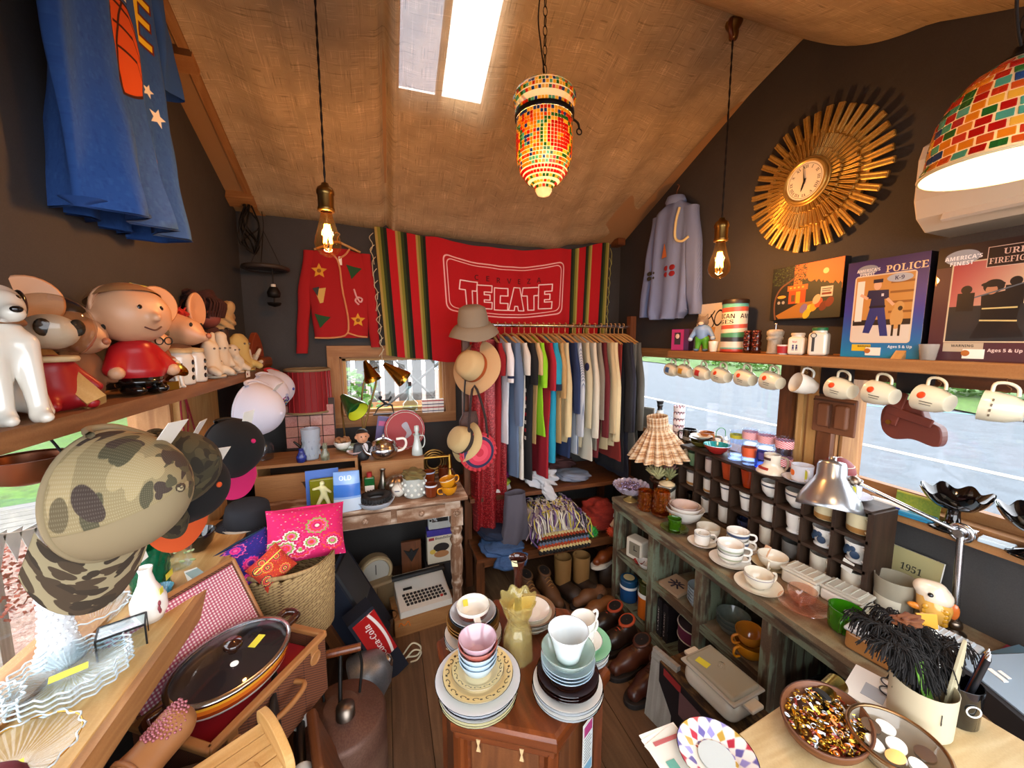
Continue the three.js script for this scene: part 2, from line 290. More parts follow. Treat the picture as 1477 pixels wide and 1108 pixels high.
STRUCT('road_line',B(0.16,0.006,70,[8.0,GY + 0.004,-20]),lineM,'white edge line painted along the road',null,{category:'road marking'});
STRUCT('road_line',B(0.12,0.006,8,[14,GY + 0.004,-5],[0,0.5,0]),M(0x5c9088,0.8),'pale green painted line across the road',null,{category:'road marking'});
STRUCT('road_line',B(0.16,0.006,12,[19,GY + 0.004,-6],[0,0.2,0]),lineM,'white painted line on the far lane of the road',null,{category:'road marking'});
function leafClump(n,rx,ry,rz,size,s){
const g=[];const old=seed;seed=s;
for(let i=0;i<n;i++){
const a=rnd()*6.283,b=Math.acos(2*rnd()- 1),r=Math.cbrt(rnd());
const q=new THREE.PlaneGeometry(size*rr(0.6,1.3),size*rr(0.4,0.8));
g.push(X(q,[rx*r*Math.sin(b)*Math.cos(a),ry*r*Math.cos(b),rz*r*Math.sin(b)*Math.sin(a)],[rr(-1.5,1.5),rr(0,6),rr(-1,1)]));
}
seed=old;return MG(g);
}
const leafG=[0x4a7a1c,0x355f16,0x5c8a26].map((c)=>M(c,0.8,{transmission:0.3,thickness:0}));
const bushGeo=[leafClump(700,1.6,1.0,1.2,0.22,91),leafClump(700,1.4,1.2,1.2,0.2,92)];
[[25,-34],[24,-27],[22.5,-21],[21,-17],[20,-13],[19,-10],[18,-7.2],[17,-4.6],[16.5,-1.6]].forEach(([x,z],i)=>{ONE('hedge_bush','leafy green bush growing on the verge across the road','bush',bushGeo[i % 2],leafG[i % 3],[x,GY + 0.9,z],{ry:i,group:'bushes across the road'});});
ground('grass_verge','strip of bright grass beyond the left window','grass',-9,-12,-3.0,-5.2,GY + 0.03,M(0xffffff,0.95,{map:grassTex}));
const deck=T('boardwalk','pale weathered boardwalk crossing the yard outside the left window','boardwalk',[-3.9,GY + 0.05,-5.3],{ry:0.35});
for(let i=0;i<6;i++)P(deck,'plank',B(4.5,0.04,0.14),M(0xb0b0b0,0.8,{map:wGrey.map}),[0,0.02,i*0.15]);
for(const[x,z,k]of[[-7.5,-11,0],[-11,-9,1],[-5,-15,1]])ONE('garden_shrub','green shrub at the far side of the yard','shrub',bushGeo[k],leafG[k],[x,GY + 0.8,z],{group:'shrubs beyond the yard'});
const wOut=M(0x787c80,0.8,{map:wGrey.map});
const fence=T('board_fence','grey weathered board fence outside the back window','fence',[0.2,GY,-7.2]);
for(let i=0;i<16;i++)P(fence,'board',B(0.17,rr(1.9,2.1),0.025),wOut,[-1.8 + i*0.24,1.0,rr(-0.01,0.01)]);
P(fence,'rail',B(4.2,0.09,0.05),wPine,[0,1.55,0.05]);P(fence,'rail',B(4.2,0.09,0.05),wPine,[0,0.7,0.05]);
const trough=T('yellow_planter','yellow wooden planter trough behind the shop','planter',[0.05,GY,-5.4]);
P(trough,'front_board',B(2.2,0.26,0.03),M(0x9c8420,0.6),[0,0.78,0.2]);P(trough,'back_board',B(2.2,0.26,0.03),M(0x9c8420,0.6),[0,0.78,-0.2]);P(trough,'leg',B(0.08,0.7,0.4),wGrey,[-0.9,0.35,0]);P(trough,'leg',B(0.08,0.7,0.4),wGrey,[0.9,0.35,0]);P(trough,'bottom',B(2.2,0.03,0.4),wGrey,[0,0.68,0]);
ONE('garden_shrub','green shrub growing over the planter behind the shop','shrub',leafClump(420,0.5,0.75,0.3,0.1,93),leafG[0],[-0.55,GY + 0.74,-6.1]);
for(const[a,b,n]of[[[-0.9,GY,-6.85],[1.3,1.45,-7.1],0],[[1.6,GY,-6.75],[-0.3,1.75,-7.06],1]])ONE('timber_pole',['weathered pole slanting up towards the fence behind the shop','weathered pole slanting down across the yard behind the shop'][n],'pole',TU([a,b],0.025,2),wOut);
// ---------- cloth and garment helpers ----------
function CLOTH(nu,nv,f,th=0.003){
const a=GRID(nu,nv,f),p=a.attributes.position,n=a.attributes.normal,b=a.clone(),q=b.attributes.position;
for(let i=0;i<p.count;i++)q.setXYZ(i,p.getX(i)- n.getX(i)*th,p.getY(i)- n.getY(i)*th,p.getZ(i)- n.getZ(i)*th);
const idx=Array.from(b.index.array);for(let i=0;i<idx.length;i +=3)[idx[i],idx[i + 1]]=[idx[i + 1],idx[i]];b.setIndex(idx);b.computeVertexNormals();
return MG([a,b]);
}
function LOFT(rows,n=28,ripple=0,kr=9,sq=0.7){
const xs=rows.flatMap((r)=>[r[1],r[2]]),x0=Math.min(...xs),x1=Math.max(...xs),ys=rows.map((r)=>r[0]),y0=Math.min(...ys),y1=Math.max(...ys);
const m=24,g=GRID(n,m,(u,v)=>{
const t=v*(rows.length - 1),i=Math.min(Math.floor(t),rows.length - 2),k=t - i,e=k*k*(3 - 2*k),A=rows[i],Bq=rows[i + 1],w=(j)=>(A[j]||0)+((Bq[j]||0)-(A[j]||0))*(j?e:k);
const a=u*Math.PI*2,c=Math.cos(a),s=Math.sin(a),sg=(q)=>Math.sign(q)*Math.abs(q)**sq;
const x=(w(1)+ w(2))/ 2 +(w(2)- w(1))/ 2*sg(c),z=w(4)+ w(3)/ 2*sg(s)*(1 + ripple*Math.sin(x*60*kr / 9 + v*2.5)*(0.4 + v));
return[x,w(0),z];
});
const p=g.attributes.position,uv=g.attributes.uv;
for(let i=0;i<p.count;i++)uv.setXY(i,(p.getX(i)- x0)/(x1 - x0),(p.getY(i)- y0)/(y1 - y0));
return g;
}
// ---------- pendant lamps ----------
const cordM=M(0x17110d,0.8),brassA=metal(0x8d6f3d,0.32);
function twist(y0,y1,r=0.0035){const a=[],b=[];const n=Math.ceil((y1 - y0)/ 0.02);for(let i=0;i<=n;i++){const y=y0 +(y1 - y0)*i / n,t=i*1.35;a.push([Math.cos(t)*r*0.6,y,Math.sin(t)*r*0.6]);b.push([-Math.cos(t)*r*0.6,y,-Math.sin(t)*r*0.6]);}return MG([TU(a,r*0.65,n*3,5),TU(b,r*0.65,n*3,5)]);}
const bulbGlass=M(0xffd9a0,0.03,{transmission:1,thickness:0,ior:1.3});
const filM=M(0x1a0c02,0.5,{emissive:0xffb04a,emissiveIntensity:26});
function edison(label,x,yTop,z,yCeil,power){
const g=T('pendant_lamp',label,'pendant lamp',[x,yTop,z]);
P(g,'cord',twist(0.0,yCeil - yTop),cordM);
P(g,'socket',L([[0.004,0.012],[0.012,0.008],[0.014,0],[0.026,-0.008],[0.03,-0.02],[0.03,-0.03],[0.027,-0.032],[0.027,-0.075],[0.029,-0.078],[0.029,-0.088],[0.02,-0.09]],24),brassA);
P(g,'bulb',L([[0.018,-0.088],[0.02,-0.1],[0.03,-0.14],[0.043,-0.185],[0.046,-0.205],[0.042,-0.222],[0.028,-0.24],[0.008,-0.25],[0.001,-0.251]],28),bulbGlass);
const st=[];for(let i=0;i<12;i++){const a=i / 12*6.283;st.push([Math.cos(a)*(i % 2?0.008:0.014),i % 2?-0.13:-0.2,Math.sin(a)*(i % 2?0.008:0.014)]);}
P(g,'filament',TU(st,0.0022,90,5,true),filM);
P(g,'stem',C(0.003,0.004,0.05,[0,-0.115,0]),glass);
const l=new THREE.PointLight(0xffd4a8,power);l.position.set(x,yTop - 0.165,z);l.shadow.radius=1.2;l.name='bulb';scene.add(l);
return g;
}
edison('bare filament bulb in a brass socket hanging before the red cardigan',-0.179,2.151,-1.6,2.79,0.4);
const pr2=edison('bare filament bulb in a brass socket hanging beside the blue shirt',1.42,2.116,-1.37,2.885,0.4);
P(pr2,'ceiling_rose',[L([[0.001,0],[0.014,0.0],[0.018,0.03],[0.03,0.05],[0.034,0.06]],18,[0,0.72,0])],brassA);P(pr2,'hook_plate',TO(0.035,0.009,[0,0.76,0],[0,0.4,0],16),wRed);
const tileC=[0xe0521a,0xf0b81e,0xd8241a,0xf6dc5a,0x2f6fb8,0x3fa04a,0xe8862a,0x7fd0c4].map((c)=>M(c,0.25,{transmission:0.75,thickness:0}));
const groutM=M(0xb9a98a,0.8,{transmission:0.25,thickness:0});
function chain(g,n,y0,s){for(let i=0;i<n;i++)P(g,'chain_link',X(TO(s,s*0.16,[0,0,0],[0,0,0],12),[0,y0 + i*s*2.6,0],[0,i % 2?Math.PI / 2:0,0],[0.62,1.35,1]),iron);}
{
const g=T('mosaic_lantern','lidded mosaic glass lantern hanging from a chain under the skylight','lantern',[0.578,2.12,-1.37]);
const prof=[[0.001,0],[0.022,0.006],[0.03,0.02],[0.032,0.036],[0.058,0.05],[0.085,0.085],[0.098,0.13],[0.1,0.2],[0.099,0.262]];
const gb=P(g,'glass_body',L(prof,40),groutM);
const lid=[[0.1,0.272],[0.106,0.29],[0.098,0.3],[0.112,0.325],[0.104,0.35],[0.07,0.372],[0.03,0.38],[0.02,0.392],[0.001,0.394]];
P(g,'lid',L(lid,40),M(0xd8d4c4,0.3,{transmission:0.3,thickness:0}));
const cols=[[],[],[],[],[],[],[],[]];
const ring=(r,y,tilt,s,f)=>{const n=Math.floor(6.283*r / s);for(let i=0;i<n;i++){const a=i / n*6.283;cols[f(a,y)].push(X(new THREE.BoxGeometry(s*0.84,s*0.84,0.003),[0,0,0],[0,0,0]).applyMatrix4(mtx.makeRotationX(tilt)).applyMatrix4(mtx.makeTranslation(0,y,r + 0.001)).applyMatrix4(mtx.makeRotationY(a)));}};
const rAt=(pf,y)=>{for(let i=0;i<pf.length - 1;i++)if(y>=pf[i][1]&&y<=pf[i + 1][1])return pf[i][0]+(pf[i + 1][0]- pf[i][0])*(y - pf[i][1])/(pf[i + 1][1]- pf[i][1]);return pf[0][0];};
const med=(a,y)=>{const da=((a + 0.9 + 6.283)% 2.094)- 1.047,d=Math.hypot(da*0.1,(y - 0.17));return d<0.012?1:d<0.05?(d<0.03?0:2):d<0.07?(d<0.06?3:5):pick([1,0,3,4,1,6,1,7]);};
for(let y=0.03;y<0.255;y +=0.0118){const r=rAt(prof,y),r2=rAt(prof,y + 0.006);ring(r,y,-Math.atan2(r2 - r,0.006)*-1,0.0118,y<0.06?()=>pick([5,3,0]):y>0.24?()=>pick([4,0,3]):y<0.085?()=>2:med);}
for(const[r,y,t]of[[0.104,0.281,0],[0.106,0.313,0.5],[0.11,0.326,0],[0.107,0.339,-0.5],[0.098,0.352,-1],[0.084,0.362,-1.1]])ring(r,y,t,0.0115,()=>pick([4,3,0,5,7,3]));
cols.forEach((l,i)=>l.length&&P(gb,'mosaic_tiles',l,tileC[i],null,{kind:'stuff'}));
P(g,'band',L([[0.101,0.262],[0.106,0.262],[0.106,0.276],[0.101,0.276]],36),iron);P(g,'latch',[TU([[0.1,0.268,0.03],[0.125,0.262,0.02],[0.13,0.245,0.02]],0.004),TO(0.01,0.0025,[0.13,0.235,0.02])],iron);
P(g,'cap',L([[0.001,0.41],[0.01,0.405],[0.022,0.39]],18),iron);chain(g,16,0.43,0.012);
P(g,'cord',TU([[0,0.41,0],[-0.02,0.5,0.01],[-0.03,0.58,0.01],[-0.012,0.72,0],[-0.005,0.78,0]],0.0025,24),cordM);
P(g,'bulb',SP(0.028,[0,0.14,0]),M(0xfff0d0,0.5,{emissive:0xffc070,emissiveIntensity:22}));
const l=new THREE.PointLight(0xffd4ac,0.36);l.position.set(0.578,2.26,-1.37);l.name='bulb';l.shadow.radius=1.4;scene.add(l);
}
{
const g=T('mosaic_pendant','large open-bottomed mosaic glass pendant shade before the air conditioner','pendant lamp',[1.15,1.93,-0.445],{s:0.72});
const prof=[[0.165,0],[0.158,0.012],[0.15,0.03],[0.146,0.08],[0.135,0.14],[0.113,0.19],[0.085,0.225],[0.05,0.25],[0.036,0.262]];
const shd=P(g,'shade',L([...prof,[0.03,0.262],[0.046,0.247],[0.082,0.221],[0.109,0.187],[0.131,0.138],[0.142,0.08],[0.146,0.03],[0.155,0.01],[0.165,0]],44),M(0xd8cdb4,0.35,{transmission:0.3,thickness:0}));
const rows=11,rest=tileC.map(()=>[]);
for(let k=0;k<rows;k++){
const t=k /(rows - 1),y=0.02 + t*0.225;let i=0;while(i<prof.length - 2&&prof[i + 1][1]<y)i++;
const[ra,ya]=prof[i],[rb,yb]=prof[i + 1],r=ra +(rb - ra)*(y - ya)/(yb - ya),tilt=Math.atan2(rb - ra,yb - ya);
const n=Math.max(10,Math.floor(6.283*r /(k<4?0.033:0.029))),geo=new RoundedBoxGeometry(6.283*r / n*0.87,(k<7?0.0225:0.026)*0.88,0.004,1,0.0018);
for(let j=0;j<n;j++){const a=(j +(k % 2)/ 2)/ n*6.283,ci=Math.floor(hash(j,k,9)*8);if(Math.cos(a + 1.19)<0.05){rest[ci].push(geo.clone().applyMatrix4(mtx.makeRotationX(tilt)).applyMatrix4(mtx.makeTranslation(0,y,r + 0.002)).applyMatrix4(mtx.makeRotationY(a)));continue;}const m=P(shd,'mosaic_tile',geo,tileC[ci]);m.rotation.order='YXZ';m.rotation.set(tilt,a,0);m.position.set(Math.sin(a)*(r + 0.002),y,Math.cos(a)*(r + 0.002));}
}
rest.forEach((l,i)=>l.length&&P(shd,'far_tiles',l,tileC[i],null,{kind:'stuff'}));
P(g,'cap',L([[0.001,0.3],[0.012,0.295],[0.016,0.278],[0.036,0.266],[0.038,0.26]],20),iron);P(g,'rim',TO(0.163,0.004,[0,0.001,0],[Math.PI / 2,0,0],44),M(0xe8d8a8,0.4));
chain(g,14,0.318,0.014);P(g,'cord',TU([[0,0.29,0],[-0.05,0.31,0.01],[-0.1,0.36,0.02],[-0.1,0.45,0.02],[-0.03,0.62,0]],0.0035,24),cordM);
P(g,'bulb',SP(0.04,[0,0.06,0]),M(0xfff4dc,0.5,{emissive:0xffd090,emissiveIntensity:7}));
P(g,'bulb_base',C(0.014,0.02,0.13,[0,0.17,0]),brassA);
const l=new THREE.PointLight(0xffd4a8,0.3);l.position.set(1.15,1.973,-0.445);l.name='bulb';l.shadow.radius=2;scene.add(l);
}
// ---------- air conditioner ----------
{
const g=T('air_conditioner','cream wall air conditioner behind the mosaic pendant shade','air conditioner',[WR,2.06,-0.44]);
const side=SPL([[0,0.15],[-0.16,0.15],[-0.2,0.08],[-0.2,-0.06],[-0.15,-0.11],[0,-0.12]],40,true);
P(g,'casing',EX([[0,0.15],[-0.15,0.15],[-0.185,0.13],[-0.2,0.09],[-0.2,-0.03],[-0.18,-0.08],[-0.13,-0.115],[0,-0.12]],0.74,0.004,[0,0,-0.36]),M(0xd9cfb8,0.5));
P(g,'louvre',B(0.012,0.075,0.66,[-0.172,-0.07,0.03],[0,0,-0.45]),M(0xe4dbc6,0.45));P(g,'vent_slot',B(0.01,0.03,0.66,[-0.192,-0.01,0.03]),black);
}
// ---------- sunburst clock ----------
{
const goldM=M(0xffffff,0.34,{metalness:0.8,map:speck(0xf4dc94,0xb48c3c,24,81)});
const g=T('sunburst_clock','gilded sunburst wall clock with carved rays and roman dial','clock',[WR - 0.005,2.27,-1.245],{ry:-Math.PI / 2});
const ray=(w,l,t)=>MG([RB(w,l,t,0.003),RB(w*0.32,l*0.96,t*0.8,0.002,[w*0.25,0,t*0.45]),RB(w*0.26,l*0.9,t*0.8,0.002,[-w*0.28,l*0.03,t*0.42])]);
const set=(n,r0,len,w,z,t,nm)=>{const geos=[0,1,2].map((k)=>ray(w,len*(1 - k*0.07),t));for(let i=0;i<n;i++){const a=i / n*6.283,k=Math.floor(hash(i,n,4)*3),l=len*(1 - k*0.07),r=r0 + l / 2;const m=P(g,nm,geos[k],goldM,[Math.sin(a)*r,Math.cos(a)*r,z]);m.rotation.set(0,0,-a);}};
set(38,0.18,0.108,0.025,0.02,0.012,'outer_ray');set(56,0.115,0.075,0.0125,0.034,0.012,'middle_ray');set(44,0.08,0.05,0.011,0.048,0.012,'inner_ray');
P(g,'backing',C(0.21,0.21,0.016,[0,0,0.01],[Math.PI / 2,0,0],40),goldM);
P(g,'bezel',[TO(0.083,0.008,[0,0,0.066],[0,0,0],40),TO(0.094,0.005,[0,0,0.06],[0,0,0],40),C(0.09,0.096,0.05,[0,0,0.04],[Math.PI / 2,0,0],40)],goldM);
const dialT=canTex(256,256,(c)=>{c.fillStyle='#e9e2cf';c.fillRect(0,0,256,256);c.fillStyle='#2a2018';c.strokeStyle='#2a2018';c.textAlign='center';c.textBaseline='middle';c.font='bold 26px serif';
['XII','I','II','III','IIII','V','VI','VII','VIII','IX','X','XI'].forEach((s,i)=>{const a=i / 12*6.283;c.save();c.translate(128 + Math.sin(a)*94,128 - Math.cos(a)*94);c.rotate(a);c.fillText(s,0,0);c.restore();});c.lineWidth=2;c.beginPath();c.arc(128,128,112,0,7);c.stroke();});
P(g,'dial',new THREE.CircleGeometry(0.078,40),M(0xffffff,0.5,{map:dialT}),[0,0,0.068]);
P(g,'hour_hand',EX([[-0.004,-0.01],[0.004,-0.01],[0.003,0.03],[0,0.042],[-0.003,0.03]],0.0015),black,[0,0,0.07],{rz:2.85});P(g,'minute_hand',EX([[-0.003,-0.012],[0.003,-0.012],[0,0.066]],0.0015),black,[0,0,0.072],{rz:0.12});
}
// ---------- banner ----------
const bannerT=canTex(1400,720,(c,w,h)=>{
c.fillStyle='#b3101a';c.fillRect(0,0,w,h);
const st=(u0,u1,flip)=>{const cs=flip?['#12180c','#2c3a14','#7d7b2c','#a89a4c']:['#a8904c','#7d7b2c','#2c3a14','#12180c'];const ws=[0.22,0.26,0.26,0.26];let x=u0*w;cs.forEach((k,i)=>{c.fillStyle=k;const d=(u1 - u0)*w*ws[flip?3 - i:i]+ 1;c.fillRect(x,0,d,h);x +=d - 1;});};
st(0,0.042);st(0.073,0.115);st(0.148,0.185);st(0.812,0.848,1);st(0.885,0.915,1);st(0.96,1,1);
c.strokeStyle='#f0b9b4';c.lineJoin='round';
const fr=(i)=>{const x0=0.25*w + i,x1=0.775*w - i,y0=0.12*h + i,y1=0.56*h - i;c.beginPath();c.moveTo(x0 + 30,y0);c.quadraticCurveTo((x0 + x1)/ 2,y0 + 46,x1 - 30,y0);c.quadraticCurveTo(x1,y0,x1,y0 + 34);c.lineTo(x1 - 6,y1 - 40);c.quadraticCurveTo(x1 - 8,y1,x1 - 50,y1 + 4);c.quadraticCurveTo((x0 + x1)/ 2,y1 + 40,x0 + 50,y1 + 4);c.quadraticCurveTo(x0 + 8,y1,x0 + 6,y1 - 40);c.lineTo(x0,y0 + 34);c.quadraticCurveTo(x0,y0,x0 + 30,y0);c.stroke();};
c.lineWidth=8;fr(0);c.lineWidth=6;fr(18);
c.fillStyle='#5c0a10';c.font='bold 44px sans-serif';c.textAlign='center';
'CERVEZA'.split('').forEach((s,i)=>c.fillText(s,w*(0.385 + i*0.046),h*0.285 + Math.sin(i / 6*3.14)*8));
const H0=0.325*h,H1=0.515*h,X0=0.315*w,CW=0.0685*w;
const glyph={T:[[0,0],[1.12,0],[1.06,0.36],[0.76,0.36],[0.78,1],[0.36,1],[0.3,0.36],[-0.08,0.36]],E:[[0.05,0],[1,0],[0.98,0.28],[0.5,0.28],[0.5,0.4],[0.86,0.4],[0.86,0.62],[0.5,0.62],[0.5,0.72],[1,0.72],[0.98,1],[0.05,1]],C:[[0.12,0],[1,0],[1,0.34],[0.52,0.34],[0.5,0.68],[1,0.68],[0.98,1],[0.1,1]],A:[[0.36,-0.06],[0.8,-0.06],[1.12,1],[0.7,1],[0.64,0.8],[0.42,0.8],[0.38,1],[0,1]]};
c.lineWidth=7;c.strokeStyle='#f6d9d4';c.fillStyle='#b3101a';
'TECATE'.split('').forEach((s,i)=>{const ox=X0 + i*CW,arc=-26 + 30*Math.sin(i / 5*3.14)*0.9;c.beginPath();glyph[s].forEach(([x,y],k)=>{const q=[ox + x*CW*0.96,H0 + arc*(1 - y)*0.6 + 22*Math.sin(i / 5*3.14)*0.5 +(H1 - H0)*y];k?c.lineTo(...q):c.moveTo(...q);});c.closePath();c.fill();c.stroke();});
for(let i=0;i<9000;i++){c.fillStyle=`rgba(${rnd() < 0.5 ? '0,0,0' : '255,120,110'},0.05)`;c.fillRect(rnd()*w,rnd()*h,1,9);}
});
{
const g=T('blanket_banner','red fringed blanket banner with a beer logo above the clothes rack','banner',[0,0,0]);
const topT=[[-0.03,2.3],[0.3,2.27],[0.6,2.235],[0.9,2.225],[1.3,2.26],[1.66,2.33]],botT=[[-0.03,1.5],[0.2,1.475],[0.43,1.445],[0.8,1.43],[1.66,1.42]];
P(g,'cloth',CLOTH(90,36,(u,v)=>{const x=-0.028 + 1.69*u +(u<0.5?0.045*(1 - v)*(1 - u*2):-0.03*(1 - v)*(u*2 - 1)),y0=lerpTab(botT,x),y1=lerpTab(topT,x);return[x,y0 +(y1 - y0)*v,-2.645 + 0.012*Math.sin(u*26 + v)*(1 - v*0.5)+ 0.006*Math.sin(u*61)];},0.004),M(0xffffff,0.95,{map:bannerT,sheen:0.5,sheenRoughness:0.6}));
for(let i=0;i<11;i++){const y=2.26 - i*0.072,x=-0.035 + i*0.004;P(g,'fringe',TU([[x,y,-2.635],[x - 0.015 - rnd()*0.02,y - 0.03,-2.63],[x - rnd()*0.02,y - 0.07,-2.63],[x - rnd()*0.03,y - 0.12,-2.632]],0.0025,10,4),M(0xcbbfa0,0.95));const X1=1.664 - i*0.003;P(g,'fringe',TU([[X1,y + 0.03,-2.635],[X1 + 0.012,y - 0.01,-2.63],[X1 + rnd()*0.015,y - 0.05,-2.63],[X1 + rnd()*0.02,y - 0.09,-2.632]],0.0025,10,4),M(0x9c9a52,0.95));}
}
// ---------- red cardigan ----------
{
const knit=(c,d,s)=>canTex(256,256,(x)=>{x.fillStyle=c;x.fillRect(0,0,256,256);x.strokeStyle=d;x.lineWidth=1;for(let j=0;j<64;j++)for(let i=0;i<64;i++){x.beginPath();x.moveTo(i*4,j*4);x.lineTo(i*4 + 2,j*4 + 3);x.lineTo(i*4 + 4,j*4);x.stroke();}},[s,s]);
const redK=M(0xffffff,0.95,{map:knit('#a81418','#8a0e12',3)});
const g=T('red_cardigan','red knitted cardigan with sewn flowers hanging left of the banner','cardigan',[-0.245,2.15,-2.655]);
P(g,'body',LOFT([[0.0,-0.07,0.07,0.05,0.0],[-0.03,-0.17,0.17,0.06,0],[-0.15,-0.185,0.185,0.07,0],[-0.4,-0.165,0.165,0.075,0],[-0.54,-0.155,0.155,0.07,0]],30,0.12),redK);
P(g,'sleeve',LOFT([[-0.02,-0.19,-0.12,0.05],[-0.3,-0.235,-0.165,0.05],[-0.55,-0.255,-0.19,0.045],[-0.635,-0.262,-0.198,0.04]],18,0.1),redK);P(g,'sleeve',LOFT([[-0.02,0.12,0.19,0.05],[-0.3,0.15,0.215,0.05],[-0.5,0.16,0.22,0.045],[-0.6,0.17,0.225,0.04]],18,0.1),redK);
const trim=M(0xd08a5a,0.9),tr=(pts)=>P(g,'trim',TU(pts,0.006,30,6),trim);
tr([[-0.068,0.0,0.03],[-0.03,-0.035,0.036],[0.0,-0.07,0.038],[0.02,-0.25,0.042],[0.045,-0.45,0.042],[0.03,-0.52,0.04],[-0.06,-0.54,0.038],[-0.15,-0.54,0.03]]);tr([[0.07,0.0,0.03],[0.045,-0.035,0.036],[0.01,-0.062,0.038]]);tr([[0.04,-0.51,0.04],[0.1,-0.53,0.038],[0.15,-0.535,0.03]]);
const star=(x,y,m,n=5,r=0.042)=>P(g,'flower_patch',EX(Array.from({length:n*2},(_,i)=>{const a=i / n*3.1416 + 0.3,q=i % 2?r*0.45:r;return[Math.cos(a)*q,Math.sin(a)*q];}),0.004,0.002,[x,y,0.034]),m);
const yel=M(0xd69a2c,0.9),grn=M(0x1f4a26,0.9);star(-0.105,-0.14,yel);star(0.1,-0.43,yel);star(0.085,-0.13,grn,3,0.05);star(-0.105,-0.43,grn,3,0.05);
for(const[x,y]of[[-0.105,-0.14],[0.1,-0.43]])P(g,'flower_centre',SP(0.012,[x,y,0.04],[1,1,0.4]),M(0x8c4a16,0.9));
P(g,'bell_patch',EX([[-0.03,0.03],[0.03,0.04],[0.012,-0.045],[-0.004,-0.05]],0.004,0.002,[-0.105,-0.28,0.035]),M(0xcfa85a,0.9,{}));P(g,'bell_patch',EX([[-0.035,0.03],[0.0,0.04],[-0.01,-0.015]],0.004,0.001,[-0.11,-0.275,0.037]),black);
P(g,'ribbon_patch',TU([[0.085,-0.24,0.038],[0.1,-0.29,0.042],[0.12,-0.32,0.042],[0.13,-0.3,0.042],[0.105,-0.29,0.042],[0.09,-0.31,0.04],[0.11,-0.335,0.04]],0.006,30),M(0xd9a2a0,0.9));P(g,'neck_tag',B(0.045,0.03,0.002,[0.0,-0.035,0.012]),paper);
P(g,'hanger',[TU([[-0.13,-0.01,0],[-0.04,0.03,0],[0,0.045,0],[0.04,0.03,0],[0.13,-0.01,0]],0.008,20),TU([[0,0.045,0],[0.003,0.07,0],[0.016,0.09,0],[0,0.1,0],[-0.01,0.095,0]],0.003,16)],wPale);P(g,'price_tag',B(0.018,0.05,0.002,[0.015,-0.075,0.04]),paper);
}
// ---------- blue t-shirt on the left wall ----------
{
const tt=canTex(512,640,(c,w,h)=>{
c.fillStyle='#2b57a0';c.fillRect(0,0,w,h);for(let i=0;i<6000;i++){c.fillStyle=`rgba(${rnd() < 0.5 ? '15,35,90' : '110,150,215'},0.09)`;c.fillRect(rnd()*w,rnd()*h,rr(1,5),rr(2,12));}
c.save();c.translate(-30,26);c.save();c.translate(250,150);c.rotate(0.1);c.font='bold 84px sans-serif';c.fillStyle='#e8e6da';c.strokeStyle='#1b2f5a';c.lineWidth=6;c.strokeText('JAM',-110,20);c.fillText('JAM',-110,20);c.restore();
const fl=c.createLinearGradient(0,60,0,300);fl.addColorStop(0,'#f4d02c');fl.addColorStop(0.6,'#ee8a20');fl.addColorStop(1,'#d8401c');c.fillStyle=fl;c.strokeStyle='#6c1c10';c.lineWidth=5;c.font='bold 150px sans-serif';c.save();c.translate(360,200);c.rotate(0.15);c.fillText('E',0,0);c.strokeText('E',0,0);c.restore();
c.fillStyle='#d4571f';c.beginPath();c.ellipse(250,270,82,92,0.3,0,7);c.fill();c.strokeStyle='#3a1206';c.lineWidth=5;c.stroke();for(const k of[-40,0,44]){c.beginPath();c.moveTo(185,240 + k);c.quadraticCurveTo(260,210 + k,325,270 + k);c.stroke();}c.beginPath();c.moveTo(270,182);c.quadraticCurveTo(220,270,240,360);c.stroke();
c.fillStyle='#f2f0e6';for(const[x,y,r]of[[400,300,16],[415,350,22],[380,260,10]]){c.beginPath();for(let i=0;i<10;i++){const a=i*0.628,q=i % 2?r*0.45:r;c.lineTo(x + Math.cos(a)*q,y + Math.sin(a)*q);}c.fill();}
c.strokeStyle='#c02030';c.lineWidth=7;for(const r of[12,24,36]){c.beginPath();c.arc(350,470,r,0,3.3);c.stroke();}c.fillStyle='#1d3050';c.fillRect(310,452,80,10);c.restore();
});
const tm=M(0xffffff,0.92,{map:tt});
const g=T('blue_tee_shirt','faded blue printed t-shirt hanging high on the left wall','t-shirt',[-0.7,2.72,-1.49],{ry:Math.PI / 2 - 0.0});
P(g,'body',LOFT([[0.1,-0.2,0.2,0.05],[0.0,-0.24,0.22,0.07],[-0.4,-0.235,0.21,0.1],[-0.62,-0.22,0.17,0.13],[-0.79,-0.215,0.165,0.15]],44,0.5,7),tm);
P(g,'sleeve',LOFT([[0.08,0.14,0.27,0.07],[-0.1,0.2,0.31,0.08],[-0.27,0.23,0.315,0.09]],20,0.25),M(0x2b57a0,0.92));P(g,'sleeve',LOFT([[0.08,-0.29,-0.16,0.07],[-0.1,-0.35,-0.22,0.08],[-0.2,-0.36,-0.25,0.09]],20,0.25),M(0x2b57a0,0.92));
P(g,'hem',LOFT([[-0.77,-0.217,0.168,0.154],[-0.795,-0.217,0.168,0.155]],44,0.5,7),M(0x24498a,0.92));P(g,'hanger',TU([[-0.2,0.09,0],[0,0.16,0],[0.2,0.09,0]],0.006),wPale);
}
